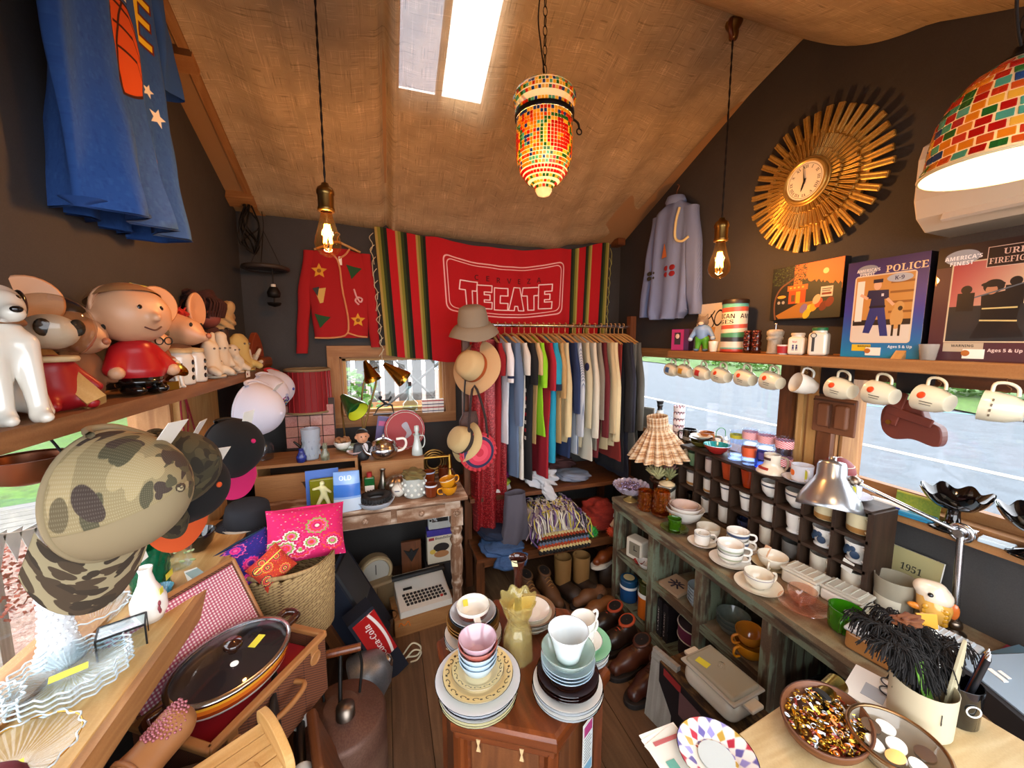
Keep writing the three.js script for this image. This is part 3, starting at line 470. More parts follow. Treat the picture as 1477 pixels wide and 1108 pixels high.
// ---------- blue chambray shirt on the right wall ----------
{
const ch=M(0xffffff,0.9,{map:canTex(256,256,(c)=>{c.fillStyle='#7488b4';c.fillRect(0,0,256,256);for(let i=0;i<64;i++){c.fillStyle=i % 2?'rgba(190,200,225,.35)':'rgba(60,75,125,.3)';c.fillRect(i*4,0,1.5,256);c.fillRect(0,i*4,256,1);}},[4,5])});
const g=T('chambray_shirt','pale blue long-sleeved shirt with stitched butterflies on the right wall','shirt',[1.74,2.44,-2.03],{ry:-Math.PI / 2 + 0.12});
P(g,'body',LOFT([[0.0,-0.06,0.05,0.07],[-0.06,-0.15,0.12,0.09],[-0.2,-0.165,0.13,0.1],[-0.5,-0.185,0.125,0.1],[-0.66,-0.2,0.12,0.1],[-0.71,-0.15,0.08,0.1]],40,0.35,8),ch);
P(g,'sleeve',LOFT([[-0.06,0.06,0.155,0.07],[-0.3,0.1,0.19,0.08],[-0.55,0.12,0.2,0.07],[-0.69,0.14,0.215,0.06]],18,0.15),ch);P(g,'sleeve',LOFT([[-0.06,-0.17,-0.1,0.07],[-0.35,-0.22,-0.13,0.08],[-0.6,-0.26,-0.19,0.07],[-0.69,-0.265,-0.2,0.06]],18,0.15),ch);
P(g,'collar',L([[0.055,0],[0.062,0.02],[0.05,0.05],[0.046,0.045],[0.056,0.018]],20,[-0.005,-0.02,0]),ch);P(g,'armhole_tape',TU([[0.07,-0.06,0.05],[0.055,-0.14,0.058],[0.06,-0.24,0.058],[0.1,-0.26,0.05],[0.14,-0.24,0.04]],0.008,30),M(0xd9cf9a,0.9));
const bf=(x,y,m,s)=>P(g,'butterfly_patch',[0,1,2,3].map((i)=>SP(0.022*s,[x + Math.cos(i*1.57 + 0.8)*0.024*s,y + Math.sin(i*1.57 + 0.8)*0.024*s,0.056],[1,0.7,0.25],8)),m);
bf(0.02,-0.42,M(0x8c1a22,0.9),1.1);bf(-0.13,-0.43,M(0x2a2c22,0.9),0.9);P(g,'flower_patch',EX([[0,0.05],[0.02,-0.03],[-0.015,-0.035]],0.003,0.001,[-0.03,-0.3,0.052]),M(0xb0622c,0.9));P(g,'hanger',TU([[0,-0.02,0],[0,0.06,0],[0.015,0.09,0],[0,0.1,0]],0.004),wMid);
}
// ---------- crockery helpers ----------
const inner=(prof,t=0.003)=>[...prof].reverse().map(([r,y],i,a)=>[Math.max(r - t,0),i===a.length - 1?y + t:y]);
function bowlGeo(prof,n=32,t=0.003){return L([[0,prof[0][1]],...prof,...inner(prof,t),[0,prof[0][1]+ t]],n);}
const cupProf={straight:(r,h)=>[[r*0.82,0],[r*0.93,0.006],[r*0.97,h*0.3],[r,h]],taper:(r,h)=>[[r*0.62,0],[r*0.7,0.004],[r*0.85,h*0.5],[r,h]],round:(r,h)=>[[r*0.5,0],[r*0.55,0.004],[r*0.88,h*0.35],[r*0.98,h*0.7],[r,h]],flare:(r,h)=>[[r*0.6,0],[r*0.6,0.006],[r*0.72,h*0.4],[r*0.86,h*0.75],[r,h]],foot:(r,h)=>[[r*0.8,0],[r*0.82,0.006],[r*0.66,h*0.16],[r*0.86,h*0.35],[r*0.9,h*0.7],[r,h]]};
const handleGeo=(r,h,w=0.024,th=0.0048,y0=0.2,y1=0.85)=>TU([[r*0.93,h*y1,0],[r + w*0.8,h*(y1 - 0.02),0],[r + w,h*(y0 + y1)/ 2,0],[r + w*0.6,h*(y0 + 0.06),0],[r*0.88,h*y0,0]],th,16,7);
function CUP(label,pos,o={}){
const r=o.r||0.04,h=o.h||0.08,g=T(o.name||'mug',label,o.cat||'mug',pos,{ry:o.ry||0,rx:o.rx||0,rz:o.rz||0,group:o.group});
P(g,'bowl',bowlGeo(cupProf[o.style||'straight'](r,h),26),o.m||white);
if(o.handle!==false)P(g,'handle',X(handleGeo(r,h,o.hw),[0,0,0],[0,o.ha===undefined?-1.2:o.ha,0]),o.hm||o.m||white);
for(const[y,w,m]of o.bands||[]){const pf=cupProf[o.style||'straight'](r,h),c=new THREE.SplineCurve(pf.map((q)=>new THREE.Vector2(...q)));const at2=(yy)=>{for(let i=0;i<pf.length - 1;i++)if(yy<=pf[i + 1][1]){const k=(yy - pf[i][1])/(pf[i + 1][1]- pf[i][1]);return pf[i][0]+(pf[i + 1][0]- pf[i][0])*k;}return r;};P(g,'band',L([[at2(y)+ 0.0006,y],[at2(y + w)+ 0.0006,y + w]],26),m);}
for(const[a,y,s,m]of o.spots||[])P(g,'motif',X(new THREE.SphereGeometry(1,10,8),[Math.sin(a)*r*0.95,y,Math.cos(a)*r*0.95],[0,a,0],[s,s,0.003]),m);
return g;
}
const saucerProf=(r)=>[[r*0.5,0],[r*0.55,0.003],[r*0.8,0.008],[r,0.018]];
const SAUCER=(label,pos,r,m,o={})=>ONE(o.name||'saucer',label,o.cat||'saucer',bowlGeo(saucerProf(r),32,0.0035),m,pos,o);
const plateProf=(r)=>[[r*0.55,0],[r*0.58,0.003],[r*0.66,0.008],[r*0.8,0.013],[r,0.02]];
const PLATE=(label,pos,r,m,o={})=>ONE(o.name||'dinner_plate',label,o.cat||'plate',bowlGeo(plateProf(r),40,0.004),m,pos,o);
const BOWL=(label,pos,r,h,m,o={})=>ONE(o.name||'bowl',label,o.cat||'bowl',bowlGeo([[r*0.42,0],[r*0.46,0.004],[r*0.78,h*0.4],[r,h]],36,0.004),m,pos,o);
const stickerM=M(0xd8cf3c,0.7);
// ---------- right shelf ----------
const SY=1.5355,sh=(px,x=1.69)=>[x,SY,atX(px,500,x).z],hh=(px,ya,yb,x=1.69)=>atX(px,ya,x).y - atX(px,yb,x).y;
for(const px of[1018,1318])P(shR,'bracket',EX([[0,0],[0.16,0],[0.02,0.15],[0,0.15]],0.025,0.002,[0,0,0],[0,Math.PI,0]),wPale,[WR - 0.005,SY,atX(px,500,1.7).z]);
{
const box1T=canTex(512,720,(c,w,h)=>{
const gr=c.createLinearGradient(0,0,0,h);gr.addColorStop(0,'#32245c');gr.addColorStop(0.5,'#3a3a92');gr.addColorStop(1,'#1c86b4');c.fillStyle=gr;c.fillRect(0,0,w,h);
c.fillStyle='#d8c9b0';c.beginPath();c.roundRect(60,110,390,500,24);c.fill();c.fillStyle='#c08a48';c.fillRect(70,120,370,330);c.fillStyle='#8c5a2c';for(const y of[170,240,310,380])c.fillRect(300,y,140,16);c.fillStyle='#2a2420';c.fillRect(70,440,370,40);c.fillStyle='#d6cdbe';c.fillRect(70,480,370,120);c.fillStyle='#e8e4da';c.fillRect(80,150,50,300);
c.fillStyle='#2c3474';c.beginPath();c.moveTo(180,345);c.lineTo(272,345);c.lineTo(312,560);c.lineTo(262,560);c.lineTo(232,410);c.lineTo(190,540);c.lineTo(145,535);c.fill();c.fillStyle='#1c2148';c.beginPath();c.moveTo(158,222);c.lineTo(290,228);c.lineTo(296,290);c.lineTo(268,292);c.lineTo(276,350);c.lineTo(176,350);c.lineTo(182,286);c.lineTo(150,280);c.fill();c.fillStyle='#0e1026';c.fillRect(174,338,104,16);c.fillStyle='#dcae8e';c.beginPath();c.ellipse(216,190,25,34,0,0,7);c.fill();c.fillStyle='#12173a';c.fillRect(186,146,62,26);c.fillStyle='#d8d8e0';c.fillRect(246,252,16,20);c.strokeStyle='#dcae8e';c.lineWidth=20;c.beginPath();c.moveTo(160,284);c.lineTo(108,250);c.moveTo(284,290);c.lineTo(330,340);c.stroke();
c.fillStyle='#c89a5c';c.beginPath();c.ellipse(355,430,40,80,0,0,7);c.fill();c.beginPath();c.ellipse(365,350,30,34,0,0,7);c.fill();c.fillStyle='#30261a';c.beginPath();c.ellipse(372,366,14,16,0,0,7);c.fill();c.fillRect(330,480,14,80);c.fillRect(370,480,14,80);
c.fillStyle='#e8cfa0';c.font='bold 66px serif';c.fillText('POLICE',256,104);c.fillStyle='#a9b4c0';c.beginPath();c.ellipse(350,150,78,30,0,0,7);c.fill();c.fillStyle='#333a5c';c.font='bold 40px sans-serif';c.fillText('K-9',318,164);c.fillStyle='#8a93a0';c.beginPath();c.ellipse(140,70,70,36,0,0,7);c.fill();c.fillStyle='#e4e4e4';c.font='bold 30px sans-serif';c.fillText("AMERICA'S",66,84);c.fillText('FINEST',88,112);
c.fillStyle='#d9b92c';c.fillRect(80,622,130,50);c.fillStyle='#222';c.font='bold 18px sans-serif';c.fillText('WARNING',120,642);c.fillStyle='#dce6f0';c.font='bold 26px sans-serif';c.fillText('Ages 5 & Up',320,646);
});
const box2T=canTex(512,720,(c,w,h)=>{
c.fillStyle='#4c2a30';c.fillRect(0,0,w,h);c.fillStyle='#201418';c.fillRect(0,0,w,130);c.fillStyle='#c9b898';c.fillRect(78,104,380,500);const gr=c.createLinearGradient(80,100,450,300);gr.addColorStop(0,'#a02c3c');gr.addColorStop(0.5,'#b87a6a');gr.addColorStop(1,'#c8bfa0');c.fillStyle=gr;c.fillRect(86,112,364,300);c.fillStyle='#24282c';c.fillRect(86,380,364,216);
c.fillStyle='#16171a';c.beginPath();c.moveTo(230,320);c.lineTo(340,300);c.lineTo(400,380);c.lineTo(390,480);c.lineTo(430,570);c.lineTo(200,580);c.lineTo(240,470);c.fill();c.beginPath();c.ellipse(280,270,46,40,0,0,7);c.fill();c.fillStyle='#b07a5c';c.beginPath();c.ellipse(272,290,26,28,0,0,7);c.fill();c.fillStyle='#16171a';c.beginPath();c.ellipse(276,258,52,16,0,0,7);c.fill();
for(const[x,y]of[[160,280],[370,250]]){c.beginPath();c.ellipse(x,y,26,26,0,0,7);c.fill();c.fillRect(x - 40,y + 20,80,110);}c.strokeStyle='#c9b77a';c.lineWidth=9;c.beginPath();c.moveTo(235,470);c.lineTo(395,478);c.moveTo(240,400);c.lineTo(390,400);c.stroke();c.strokeStyle='#57606a';c.lineWidth=8;c.beginPath();c.moveTo(200,330);c.lineTo(450,250);c.stroke();
c.fillStyle='#9aa0a8';c.beginPath();c.ellipse(120,76,84,46,0,0,7);c.fill();c.fillStyle='#f0f0f0';c.font='bold 34px sans-serif';c.fillText("AMERICA'S",36,90);c.fillText('FINEST',62,124);c.fillStyle='#1a1014';c.fillRect(236,40,268,116);c.strokeStyle='#c9b0a0';c.lineWidth=4;c.strokeRect(236,40,268,116);c.fillStyle='#d8b8a8';c.font='bold 46px serif';c.fillText('URBAN',300,90);c.fillText('FIREFIGHTER',244,138,254);c.fillStyle='#b8a890';c.fillRect(80,606,190,56);c.fillStyle='#222';c.font='bold 22px sans-serif';c.fillText('WARNING',120,632);c.fillStyle='#e0d0c8';c.font='bold 26px sans-serif';c.fillText('Ages 5 & Up',290,660);
});
const toy=(label,z0,z1,x,t,side)=>{const g=T('toy_box',label,'toy box',[x,SY,(z0 + z1)/ 2],{ry:-Math.PI / 2});const w=Math.abs(z1 - z0),h=0.345;P(g,'carton',B(w,h,0.075,[0,h / 2,-0.0385]),M(side,0.4));P(g,'printed_front',X(new THREE.BoxGeometry(w,h,0.002),[0,h / 2,0]),M(0xffffff,0.28,{map:t,clearcoat:0.4}));P(g,'price_tag',B(0.045,0.028,0.001,[-w*0.05,0.022,0.003]),paper);P(g,'sticker',C(0.009,0.009,0.001,[-w*0.12,0.024,0.004],[Math.PI / 2,0,0]),M(0xb06a2a,0.6));return g;};
toy('blue and purple toy carton showing an officer and dog',-1.005,-0.775,1.66,box1T,0x14121c);toy('maroon toy carton showing a kneeling fire crew',-0.755,-0.525,1.655,box2T,0x2a181a);
const g=T('plastic_cup','small clear plastic cup between the two toy cartons','cup',sh(1340,1.63));P(g,'tumbler',bowlGeo([[0.018,0],[0.024,0.05]],20,0.001),M(0xd8d4cc,0.2,{transmission:0.7,thickness:0}));
}
{
const pt=canTex(640,480,(c,w,h)=>{
c.fillStyle='#141a1c';c.fillRect(0,0,w,h);const s=c.createLinearGradient(0,0,0,260);s.addColorStop(0,'#e06a34');s.addColorStop(1,'#d8853c');c.fillStyle=s;c.fillRect(220,0,420,250);c.fillStyle='#f2d79a';c.beginPath();c.arc(500,90,24,0,7);c.fill();
c.fillStyle='#2a3228';c.beginPath();c.moveTo(300,130);for(let x=300;x<=640;x +=14)c.lineTo(x,130 +(x - 300)*0.22 + rr(-16,16));c.lineTo(640,480);c.lineTo(300,480);c.fill();for(let i=0;i<500;i++){c.fillStyle=pick(['#1c2a1c','#34462a','#4c5a30','#222c2a']);c.fillRect(rr(0,330),rr(0,160),rr(4,16),rr(3,9));}
c.strokeStyle='#6a4630';c.lineWidth=16;c.beginPath();c.moveTo(60,480);c.quadraticCurveTo(0,260,120,170);c.quadraticCurveTo(180,140,230,110);c.stroke();
c.fillStyle='#b0481c';c.fillRect(180,190,160,150);c.fillStyle='#c9652a';c.fillRect(164,178,190,46);c.fillStyle='#f2b04c';for(let i=0;i<4;i++)c.fillRect(186 + i*38,192,18,14);c.fillStyle='#ee9c2c';c.fillRect(250,236,40,104);c.fillStyle='#5c4428';c.fillRect(206,262,36,60);c.fillStyle='#9c6c2c';c.beginPath();c.moveTo(60,440);c.lineTo(280,340);c.lineTo(420,330);c.lineTo(330,470);c.lineTo(90,470);c.fill();
c.fillStyle='#c99a3c';c.beginPath();c.ellipse(110,270,44,14,0,0,7);c.fill();c.fillStyle='#999';for(const x of[85,130]){c.beginPath();c.arc(x,322,15,0,7);c.fill();}for(const[x,y,k]of[[380,400,'#e8c22c'],[420,380,'#d8a02c'],[460,350,'#c0502c'],[330,390,'#7a6a9c'],[500,380,'#6c2c1c'],[550,350,'#7c3020'],[440,320,'#c9b08a'],[360,440,'#b9b02c']]){c.fillStyle=k;c.beginPath();c.ellipse(x,y,30,44,0.5,0,7);c.fill();}
c.fillStyle='#d8cbbf';c.fillRect(470,220,100,84);c.fillStyle='#7a3428';c.fillRect(480,270,80,18);c.fillStyle='#555';c.fillRect(480,236,80,8);c.fillRect(480,252,70,8);
});
const g=T('canvas_painting','small sunset village painting on canvas under the sunburst clock','painting',[1.775,1.81,-1.23],{ry:-Math.PI / 2 - 0.08});P(g,'stretcher',B(0.32,0.24,0.03),M(0x141010,0.7));P(g,'canvas',X(new THREE.BoxGeometry(0.318,0.238,0.002),[0,0,0.016]),M(0xffffff,0.55,{map:pt}));
}
{
const st=canTex(256,256,(c)=>{c.fillStyle='#ded8ca';c.fillRect(0,0,256,256);c.strokeStyle='#171512';c.lineWidth=9;c.beginPath();c.moveTo(120,60);c.lineTo(165,110);c.moveTo(90,90);c.quadraticCurveTo(130,70,150,40);c.stroke();c.beginPath();c.ellipse(195,80,34,40,0.3,0,7);c.stroke();c.beginPath();c.moveTo(110,120);c.quadraticCurveTo(150,150,160,110);c.moveTo(120,200);c.lineTo(200,190);c.stroke();c.fillStyle='#171512';c.beginPath();c.moveTo(20,190);c.lineTo(70,150);c.lineTo(60,240);c.fill();});
const s=T('sketch_board','white board with black ink doodles leaning behind the cat figure','picture',[1.745,SY,atX(1020,470,1.74).z],{ry:-Math.PI / 2,rx:-0.16});P(s,'panel',B(0.2,0.27,0.014,[0,0.135,0]),paper);P(s,'drawing',X(new THREE.BoxGeometry(0.198,0.268,0.001),[0,0.135,0.008]),M(0xffffff,0.8,{map:st}));
const db=T('doll_box','purple and magenta doll box at the far end of the shelf','doll box',sh(984,1.68),{ry:-Math.PI / 2 + 0.45});P(db,'carton',B(0.1,0.125,0.07,[0,0.0625,0]),M(0x4a1a58,0.4));P(db,'front_panel',B(0.07,0.12,0.003,[-0.014,0.0625,0.036]),M(0xa8246c,0.35));P(db,'picture_window',B(0.035,0.07,0.003,[-0.014,0.07,0.038]),M(0x2c2430,0.3));P(db,'doll_face',SP(0.012,[-0.014,0.083,0.04],[1,1.2,0.3],10),M(0xd8c0b0,0.6));
const cf=T('cat_figure','grey cat figure in a blue shirt and green trousers','figurine',sh(1012,1.66),{ry:-Math.PI / 2 + 0.5});
P(cf,'trousers',BLOB([[[-0.02,0.012,0.01,0.012],[-0.017,0.06,0,0.017]],[[0.024,0.012,0.012,0.012],[0.017,0.06,0,0.017]],[[-0.015,0.068,0,0.02],[0.015,0.068,0,0.02]]],30,0.012),M(0x4a9c22,0.5));P(cf,'shirt',BLOB([[[0,0.085,0,0.028],[0,0.115,0,0.034]],[[-0.03,0.12,0,0.015],[-0.055,0.075,0.01,0.011]],[[0.03,0.12,0,0.015],[0.056,0.082,0.012,0.011]]],32,0.012),M(0x7fa6d8,0.5));P(cf,'head',BLOB([[[0,0.16,0.004,0.03],[0,0.158,0.018,0.018]],[[-0.018,0.185,0,0.008],[-0.024,0.203,0,0.002]],[[0.018,0.185,0,0.008],[0.024,0.203,0,0.002]]],32,0.008),M(0x7c7266,0.6));P(cf,'muzzle',SP(0.012,[0,0.15,0.034],[1.2,0.8,0.6],10),M(0xd8cbb8,0.6));P(cf,'hand',SP(0.012,[-0.057,0.066,0.012]),M(0xb8d2ea,0.6));P(cf,'hand',SP(0.012,[0.058,0.073,0.014]),M(0xb8d2ea,0.6));P(cf,'foot',SP(0.014,[-0.022,0.008,0.02],[1,0.6,1.8],10),M(0x5c7c9c,0.6));P(cf,'foot',SP(0.014,[0.026,0.008,0.022],[1,0.6,1.8],10),M(0x5c7c9c,0.6));
CUP('small plain white handleless cup beside the cat figure',sh(1029,1.64),{name:'small_cup',cat:'cup',r:0.026,h:0.056,handle:false,style:'taper',m:offw});
const tinT=canTex(512,512,(c,w,h)=>{c.fillStyle='#5fb0a0';c.fillRect(0,0,w,h);c.fillStyle='#e6dcc0';c.fillRect(0,90,w,230);c.fillStyle='#cf5a44';c.beginPath();c.moveTo(0,70);c.lineTo(w,40);c.lineTo(w,84);c.lineTo(0,116);c.fill();c.beginPath();c.moveTo(0,250);c.lineTo(w,210);c.lineTo(w,250);c.lineTo(0,290);c.fill();c.fillStyle='#171512';c.font='bold 62px sans-serif';for(const x of[10,266]){c.fillText('AMERICAN',x,168,226);c.font='bold 54px serif';c.fillText('AGES',x + 70,222);c.font='bold 62px sans-serif';}c.fillStyle='#4c9468';c.beginPath();c.moveTo(0,330);c.lineTo(w,290);c.lineTo(w,380);c.lineTo(0,370);c.fill();c.fillStyle='#35363a';c.fillRect(0,360,w,50);c.fillStyle='#d9d2c0';c.fillRect(0,405,w,60);c.fillStyle='#b4402c';c.fillRect(0,480,w,32);});
const tin=T('round_tin','tall round tin printed with red ribbons over a landscape','tin',sh(1057,1.68),{ry:2.6});P(tin,'wall',L([[0.058,0.002],[0.058,0.25]],36),M(0xffffff,0.35,{map:tinT}));P(tin,'lid',L([[0.001,0.262],[0.056,0.262],[0.0605,0.258],[0.0605,0.24]],36),M(0x221a16,0.4));P(tin,'base',L([[0.001,0],[0.0595,0],[0.0595,0.008]],36),M(0xb4402c,0.4));
for(const[px,l]of[[1078,'glossy brown carved totem shaker next to the round tin'],[1091,'glossy brown carved totem shaker next to the stoneware mill']]){const g=T('totem_shaker',l,'shaker',sh(px,1.66),{ry:-1.2});P(g,'carving',L([[0.001,0],[0.019,0],[0.02,0.02],[0.015,0.028],[0.02,0.036],[0.021,0.05],[0.015,0.058],[0.019,0.066],[0.02,0.085],[0.014,0.094],[0.018,0.1],[0.015,0.108],[0.001,0.11]],18),gloss(0x3c140c,0.2));for(const y of[0.03,0.06,0.09])P(g,'relief',[SP(0.006,[-0.008,y + 0.01,0.017]),SP(0.006,[0.008,y + 0.01,0.017]),SP(0.007,[0,y,0.018],[1.6,0.6,0.8])],gloss(0x6a2414,0.2));}
const mill=T('pepper_mill','white stoneware pepper mill with a metal crank knob','pepper mill',sh(1117,1.66));P(mill,'barrel',L([[0.001,0],[0.03,0],[0.031,0.006],[0.028,0.012],[0.026,0.06],[0.032,0.066],[0.032,0.074],[0.028,0.078],[0.033,0.086],[0.033,0.1],[0.024,0.108],[0.001,0.11]],28),M(0xd6d0c2,0.5,{map:speck(0xffffff,0x9c968a,12,83)}));P(mill,'crank_knob',[C(0.003,0.003,0.024,[0,0.12,0]),SP(0.006,[0,0.132,0]),C(0.002,0.002,0.016,[0.004,0.124,0],[0,0,1.57])],steel);
const rc=T('advertising_cup','tiny red and white advertising cup before the square jar','cup',sh(1130,1.635));P(rc,'tumbler',bowlGeo([[0.019,0],[0.023,0.042]],20,0.0015),M(0xe4dfd4,0.5));P(rc,'red_panel',X(new THREE.CylinderGeometry(0.0232,0.0205,0.03,20,1,true,-2.4,3.4),[0,0.021,0]),M(0xb02a2c,0.5));
const jar=(label,px,x,w,h,lid,extra)=>{const g=T('milk_glass_jar',label,'jar',sh(px,x),{ry:-Math.PI / 2 + 0.35});P(g,'body',RB(w,h*0.82,w,0.012,[0,h*0.41,0],[0,0,0],3),offw);P(g,'neck',C(w*0.38,w*0.4,h*0.08,[0,h*0.86,0]),offw);P(g,'lid',L([[0.001,h],[w*0.36,h],[w*0.42,h*0.985],[w*0.42,h*0.89]],24),lid);extra(g,w,h);};
jar('square white shaker jar marked with two small figures',1150,1.65,0.058,0.092,M(0xcac4b4,0.4),(g,w,h)=>{const t=canTex(128,128,(c)=>{c.fillStyle='#e8e0cc';c.fillRect(0,0,128,128);c.fillStyle='#a83a3c';c.font='bold 26px sans-serif';c.fillText('Nut',34,36);c.fillStyle='#232a5c';for(const x of[44,78]){c.beginPath();c.arc(x,62,9,0,7);c.fill();c.fillRect(x - 9,72,18,22);c.fillRect(x - 9,94,6,16);c.fillRect(x + 3,94,6,16);}});P(g,'printed_label',X(new THREE.BoxGeometry(w*0.8,h*0.6,0.001),[0,h*0.42,w / 2 + 0.0007]),M(0xffffff,0.3,{map:t}));});
jar('square white jar with a green lid and thermometer print',1181,1.66,0.062,0.112,M(0x1e6a3c,0.4),(g,w,h)=>{P(g,'printed_label',[B(0.009,h*0.5,0.001,[-0.012,h*0.4,w / 2 + 0.0008]),TO(0.009,0.0014,[-0.012,h*0.72,w / 2 + 0.001])],M(0x3a3a38,0.5));});
}
// ---------- cups on hooks ----------
{
const hookM=metal(0x6a4a30,0.4),dot=M(0xd9481e,0.4),ink=M(0x20201c,0.5),milk=gloss(0xe2dcc0,0.2);
const HC=(label,px,py,x,o={})=>{
const r=o.r||0.042,h=o.h||0.078,top=atX(px,py,x),g=T('hanging_cup',label,'cup',[x,1.488,top.z],{ry:o.ry===undefined?-0.15:o.ry});
const hook=[[0,0.006,0],[0,-0.012,0],[0,-0.022,0.01],[0,-0.032,0.004],[0,-0.03,-0.006]];
P(g,'hook',TU(hook,0.0016,12,5),hookM).removeFromParent();
const k=T('cup_hook',o.hl||'brass screw hook under the shelf','hook',[x,1.489,top.z],{group:'screw hooks under the right shelf'});P(k,'wire',TU(hook,0.0016,12,5),hookM);
const q=new THREE.Group();
const tilt=-Math.PI / 2 +(o.tilt===undefined?0.12:o.tilt),off=-(r + 0.02)- 0.012;
const place=(m)=>{m.geometry.applyMatrix4(mtx.makeTranslation(0,-h*0.5,0));m.geometry.applyMatrix4(mtx.makeRotationX(tilt));m.geometry.applyMatrix4(mtx.makeTranslation(0,off,0));return m;};
place(P(g,'bowl',bowlGeo(cupProf.round(r,h).map(([a,b])=>[Math.max(a,r*0.62),b]),28),o.m||milk));place(P(g,'handle',X(handleGeo(r,h,0.026,0.0045,0.25,0.85),[0,0,0],[0,-Math.PI / 2,0]),o.m||milk));
const on=(u,v,w,hgt,m,nm)=>{const a=-Math.PI / 2 + u,gg=new THREE.CylinderGeometry(r*1.012,r*1.0,hgt,8,1,true,a - w / r / 2,w / r);place(P(g,nm,X(gg,[0,v,0]),m));};
if(o.flower){const c=X(new THREE.SphereGeometry(1,12,8),[-r*0.985,h*0.66,0],[0,0,0],[0.003,0.011,0.011]);place(P(g,'flower_print',X(c.clone(),[0,0,-0.002*0]).rotateY(0.35),dot));on(-0.1,h*0.44,0.0022,0.034,ink,'stem_print');on(-0.3,h*0.46,0.002,0.03,ink,'stem_print');}
if(o.sq)on(0.1,h*0.55,0.032,0.036,o.sq,'square_print');
if(o.ticks)for(let i=0;i<4;i++)on(-0.5 + i*0.35,h*0.72,0.008,0.004,M(0x6a5c48,0.5),'mark_print');
};
HC('milk glass cup with a blue square print on a hook',972,516,1.64,{sq:M(0x4a78b0,0.5),r:0.04});HC('milk glass cup with a yellow square print on a hook',991,517,1.64,{sq:M(0xd9a02a,0.5),r:0.04});HC('milk glass cup with a red square print on a hook',1016,518,1.64,{sq:M(0xc83a34,0.5),r:0.04});
const fl='milk glass cup with an orange flower print on a hook';for(const px of[1044,1079,1118])HC(fl + ' before the near end of the long window'.replace('near end of the long window','long window'),px,520,1.64,{flower:1,group:1});
HC('plain white cup hanging with its base towards the room',1163,530,1.64,{ry:1.15,tilt:0.3,m:gloss(0xe8e4d6,0.15)});
HC('milk glass cup with an orange flower print over the tan leather pouch',1218,533,1.63,{flower:1});HC('milk glass cup with an orange flower print between the two leather pouches',1276,541,1.62,{flower:1});HC('milk glass cup with an orange flower print over the reddish holster',1352,548,1.61,{flower:1});HC('large plain milk glass cup with brown tick marks',1452,552,1.6,{ticks:1,ry:0.25,r:0.043});
scene.children.filter((o)=>/before the long window/.test(o.userData.label||'')).forEach((o)=>{o.userData.group='flower print cups before the long window';});
}
{
const lea=M(0x7a4a2c,0.5),lea2=M(0x6c3022,0.45),card=(g,w,h,y)=>{P(g,'header_card',B(w,h,0.003,[0,y,0.006]),M(0x16161c,0.4));};
const p1=T('leather_pouch','tan leather double pouch hanging on the window mullion','pouch',[1.735,1.49,atX(1205,580,1.735).z],{ry:-Math.PI / 2});
P(p1,'back',RB(0.16,0.15,0.012,0.01,[0,-0.2,0]),lea);P(p1,'pocket',RB(0.052,0.1,0.024,0.012,[-0.03,-0.2,0.012],[0,0,0],3),lea);P(p1,'pocket',RB(0.052,0.1,0.024,0.012,[0.035,-0.2,0.012],[0,0,0],3),lea);P(p1,'stitch_strip',[B(0.005,0.1,0.004,[0.002,-0.2,0.026]),B(0.15,0.006,0.004,[0,-0.14,0.012])],M(0x4c2a16,0.6));p1.children.forEach((m)=>{m.geometry.translate(0,0,0);});card(p1,0.12,0.11,-0.06);
const p2=T('leather_holster','reddish leather snap holster hanging before the near window','holster',[1.735,1.49,atX(1318,580,1.735).z],{ry:-Math.PI / 2});
P(p2,'body',EX(SPL([[-0.06,-0.13],[0.02,-0.1],[0.05,-0.16],[0.085,-0.18],[0.085,-0.235],[0.02,-0.225],[-0.03,-0.235],[-0.06,-0.21]],40),0.03,0.004),lea2);P(p2,'snap_strap',RB(0.045,0.12,0.01,0.004,[-0.03,-0.13,0.04],[0,0,-0.2]),lea2);P(p2,'snap',C(0.008,0.008,0.005,[-0.04,-0.18,0.047],[Math.PI / 2,0,0]),brass);P(p2,'cross_strap',RB(0.13,0.03,0.01,0.004,[0.01,-0.15,0.042],[0,0,-0.25]),lea2);card(p2,0.1,0.075,-0.04);
}
// ---------- weathered green shelf unit along the right wall ----------
const UY=0.66,UX=1.28;
const paintTex=(()=>{const a=[122,130,106],b=[92,72,52],d=[58,44,32];return dataTex(512,512,(u,v,x,y)=>{const n=fbm(u,v,5,40,101,4),m=fbm(u,v,9,9,102,4),k=cl((n*0.55 + m*0.6 - 0.53)*9),j=cl((fbm(u,v,6,60,104,3)- 0.6)*8);let c=mixc(a,b,k);c=mixc(c,d,j*0.8);const s=(hash(x,y,11)- 0.5)*14 +(fbm(u,v,4,4,103,3)- 0.5)*30;return[c[0]+ s,c[1]+ s,c[2]+ s];});})();
const wGreen=M(0xffffff,0.75,{map:paintTex});
const topTex=dataTex(512,512,(u,v,x,y)=>{const n=fbm(u,v,3,30,111,4),m=fbm(u,v,12,12,112,4);const c=mixc(mixc([150,128,98],[92,70,48],cl(n*1.2 - 0.1)),[156,158,128],cl((m - 0.5)*5)*0.6);const s=(hash(x,y,12)- 0.5)*16;return[c[0]+ s,c[1]+ s,c[2]+ s];});
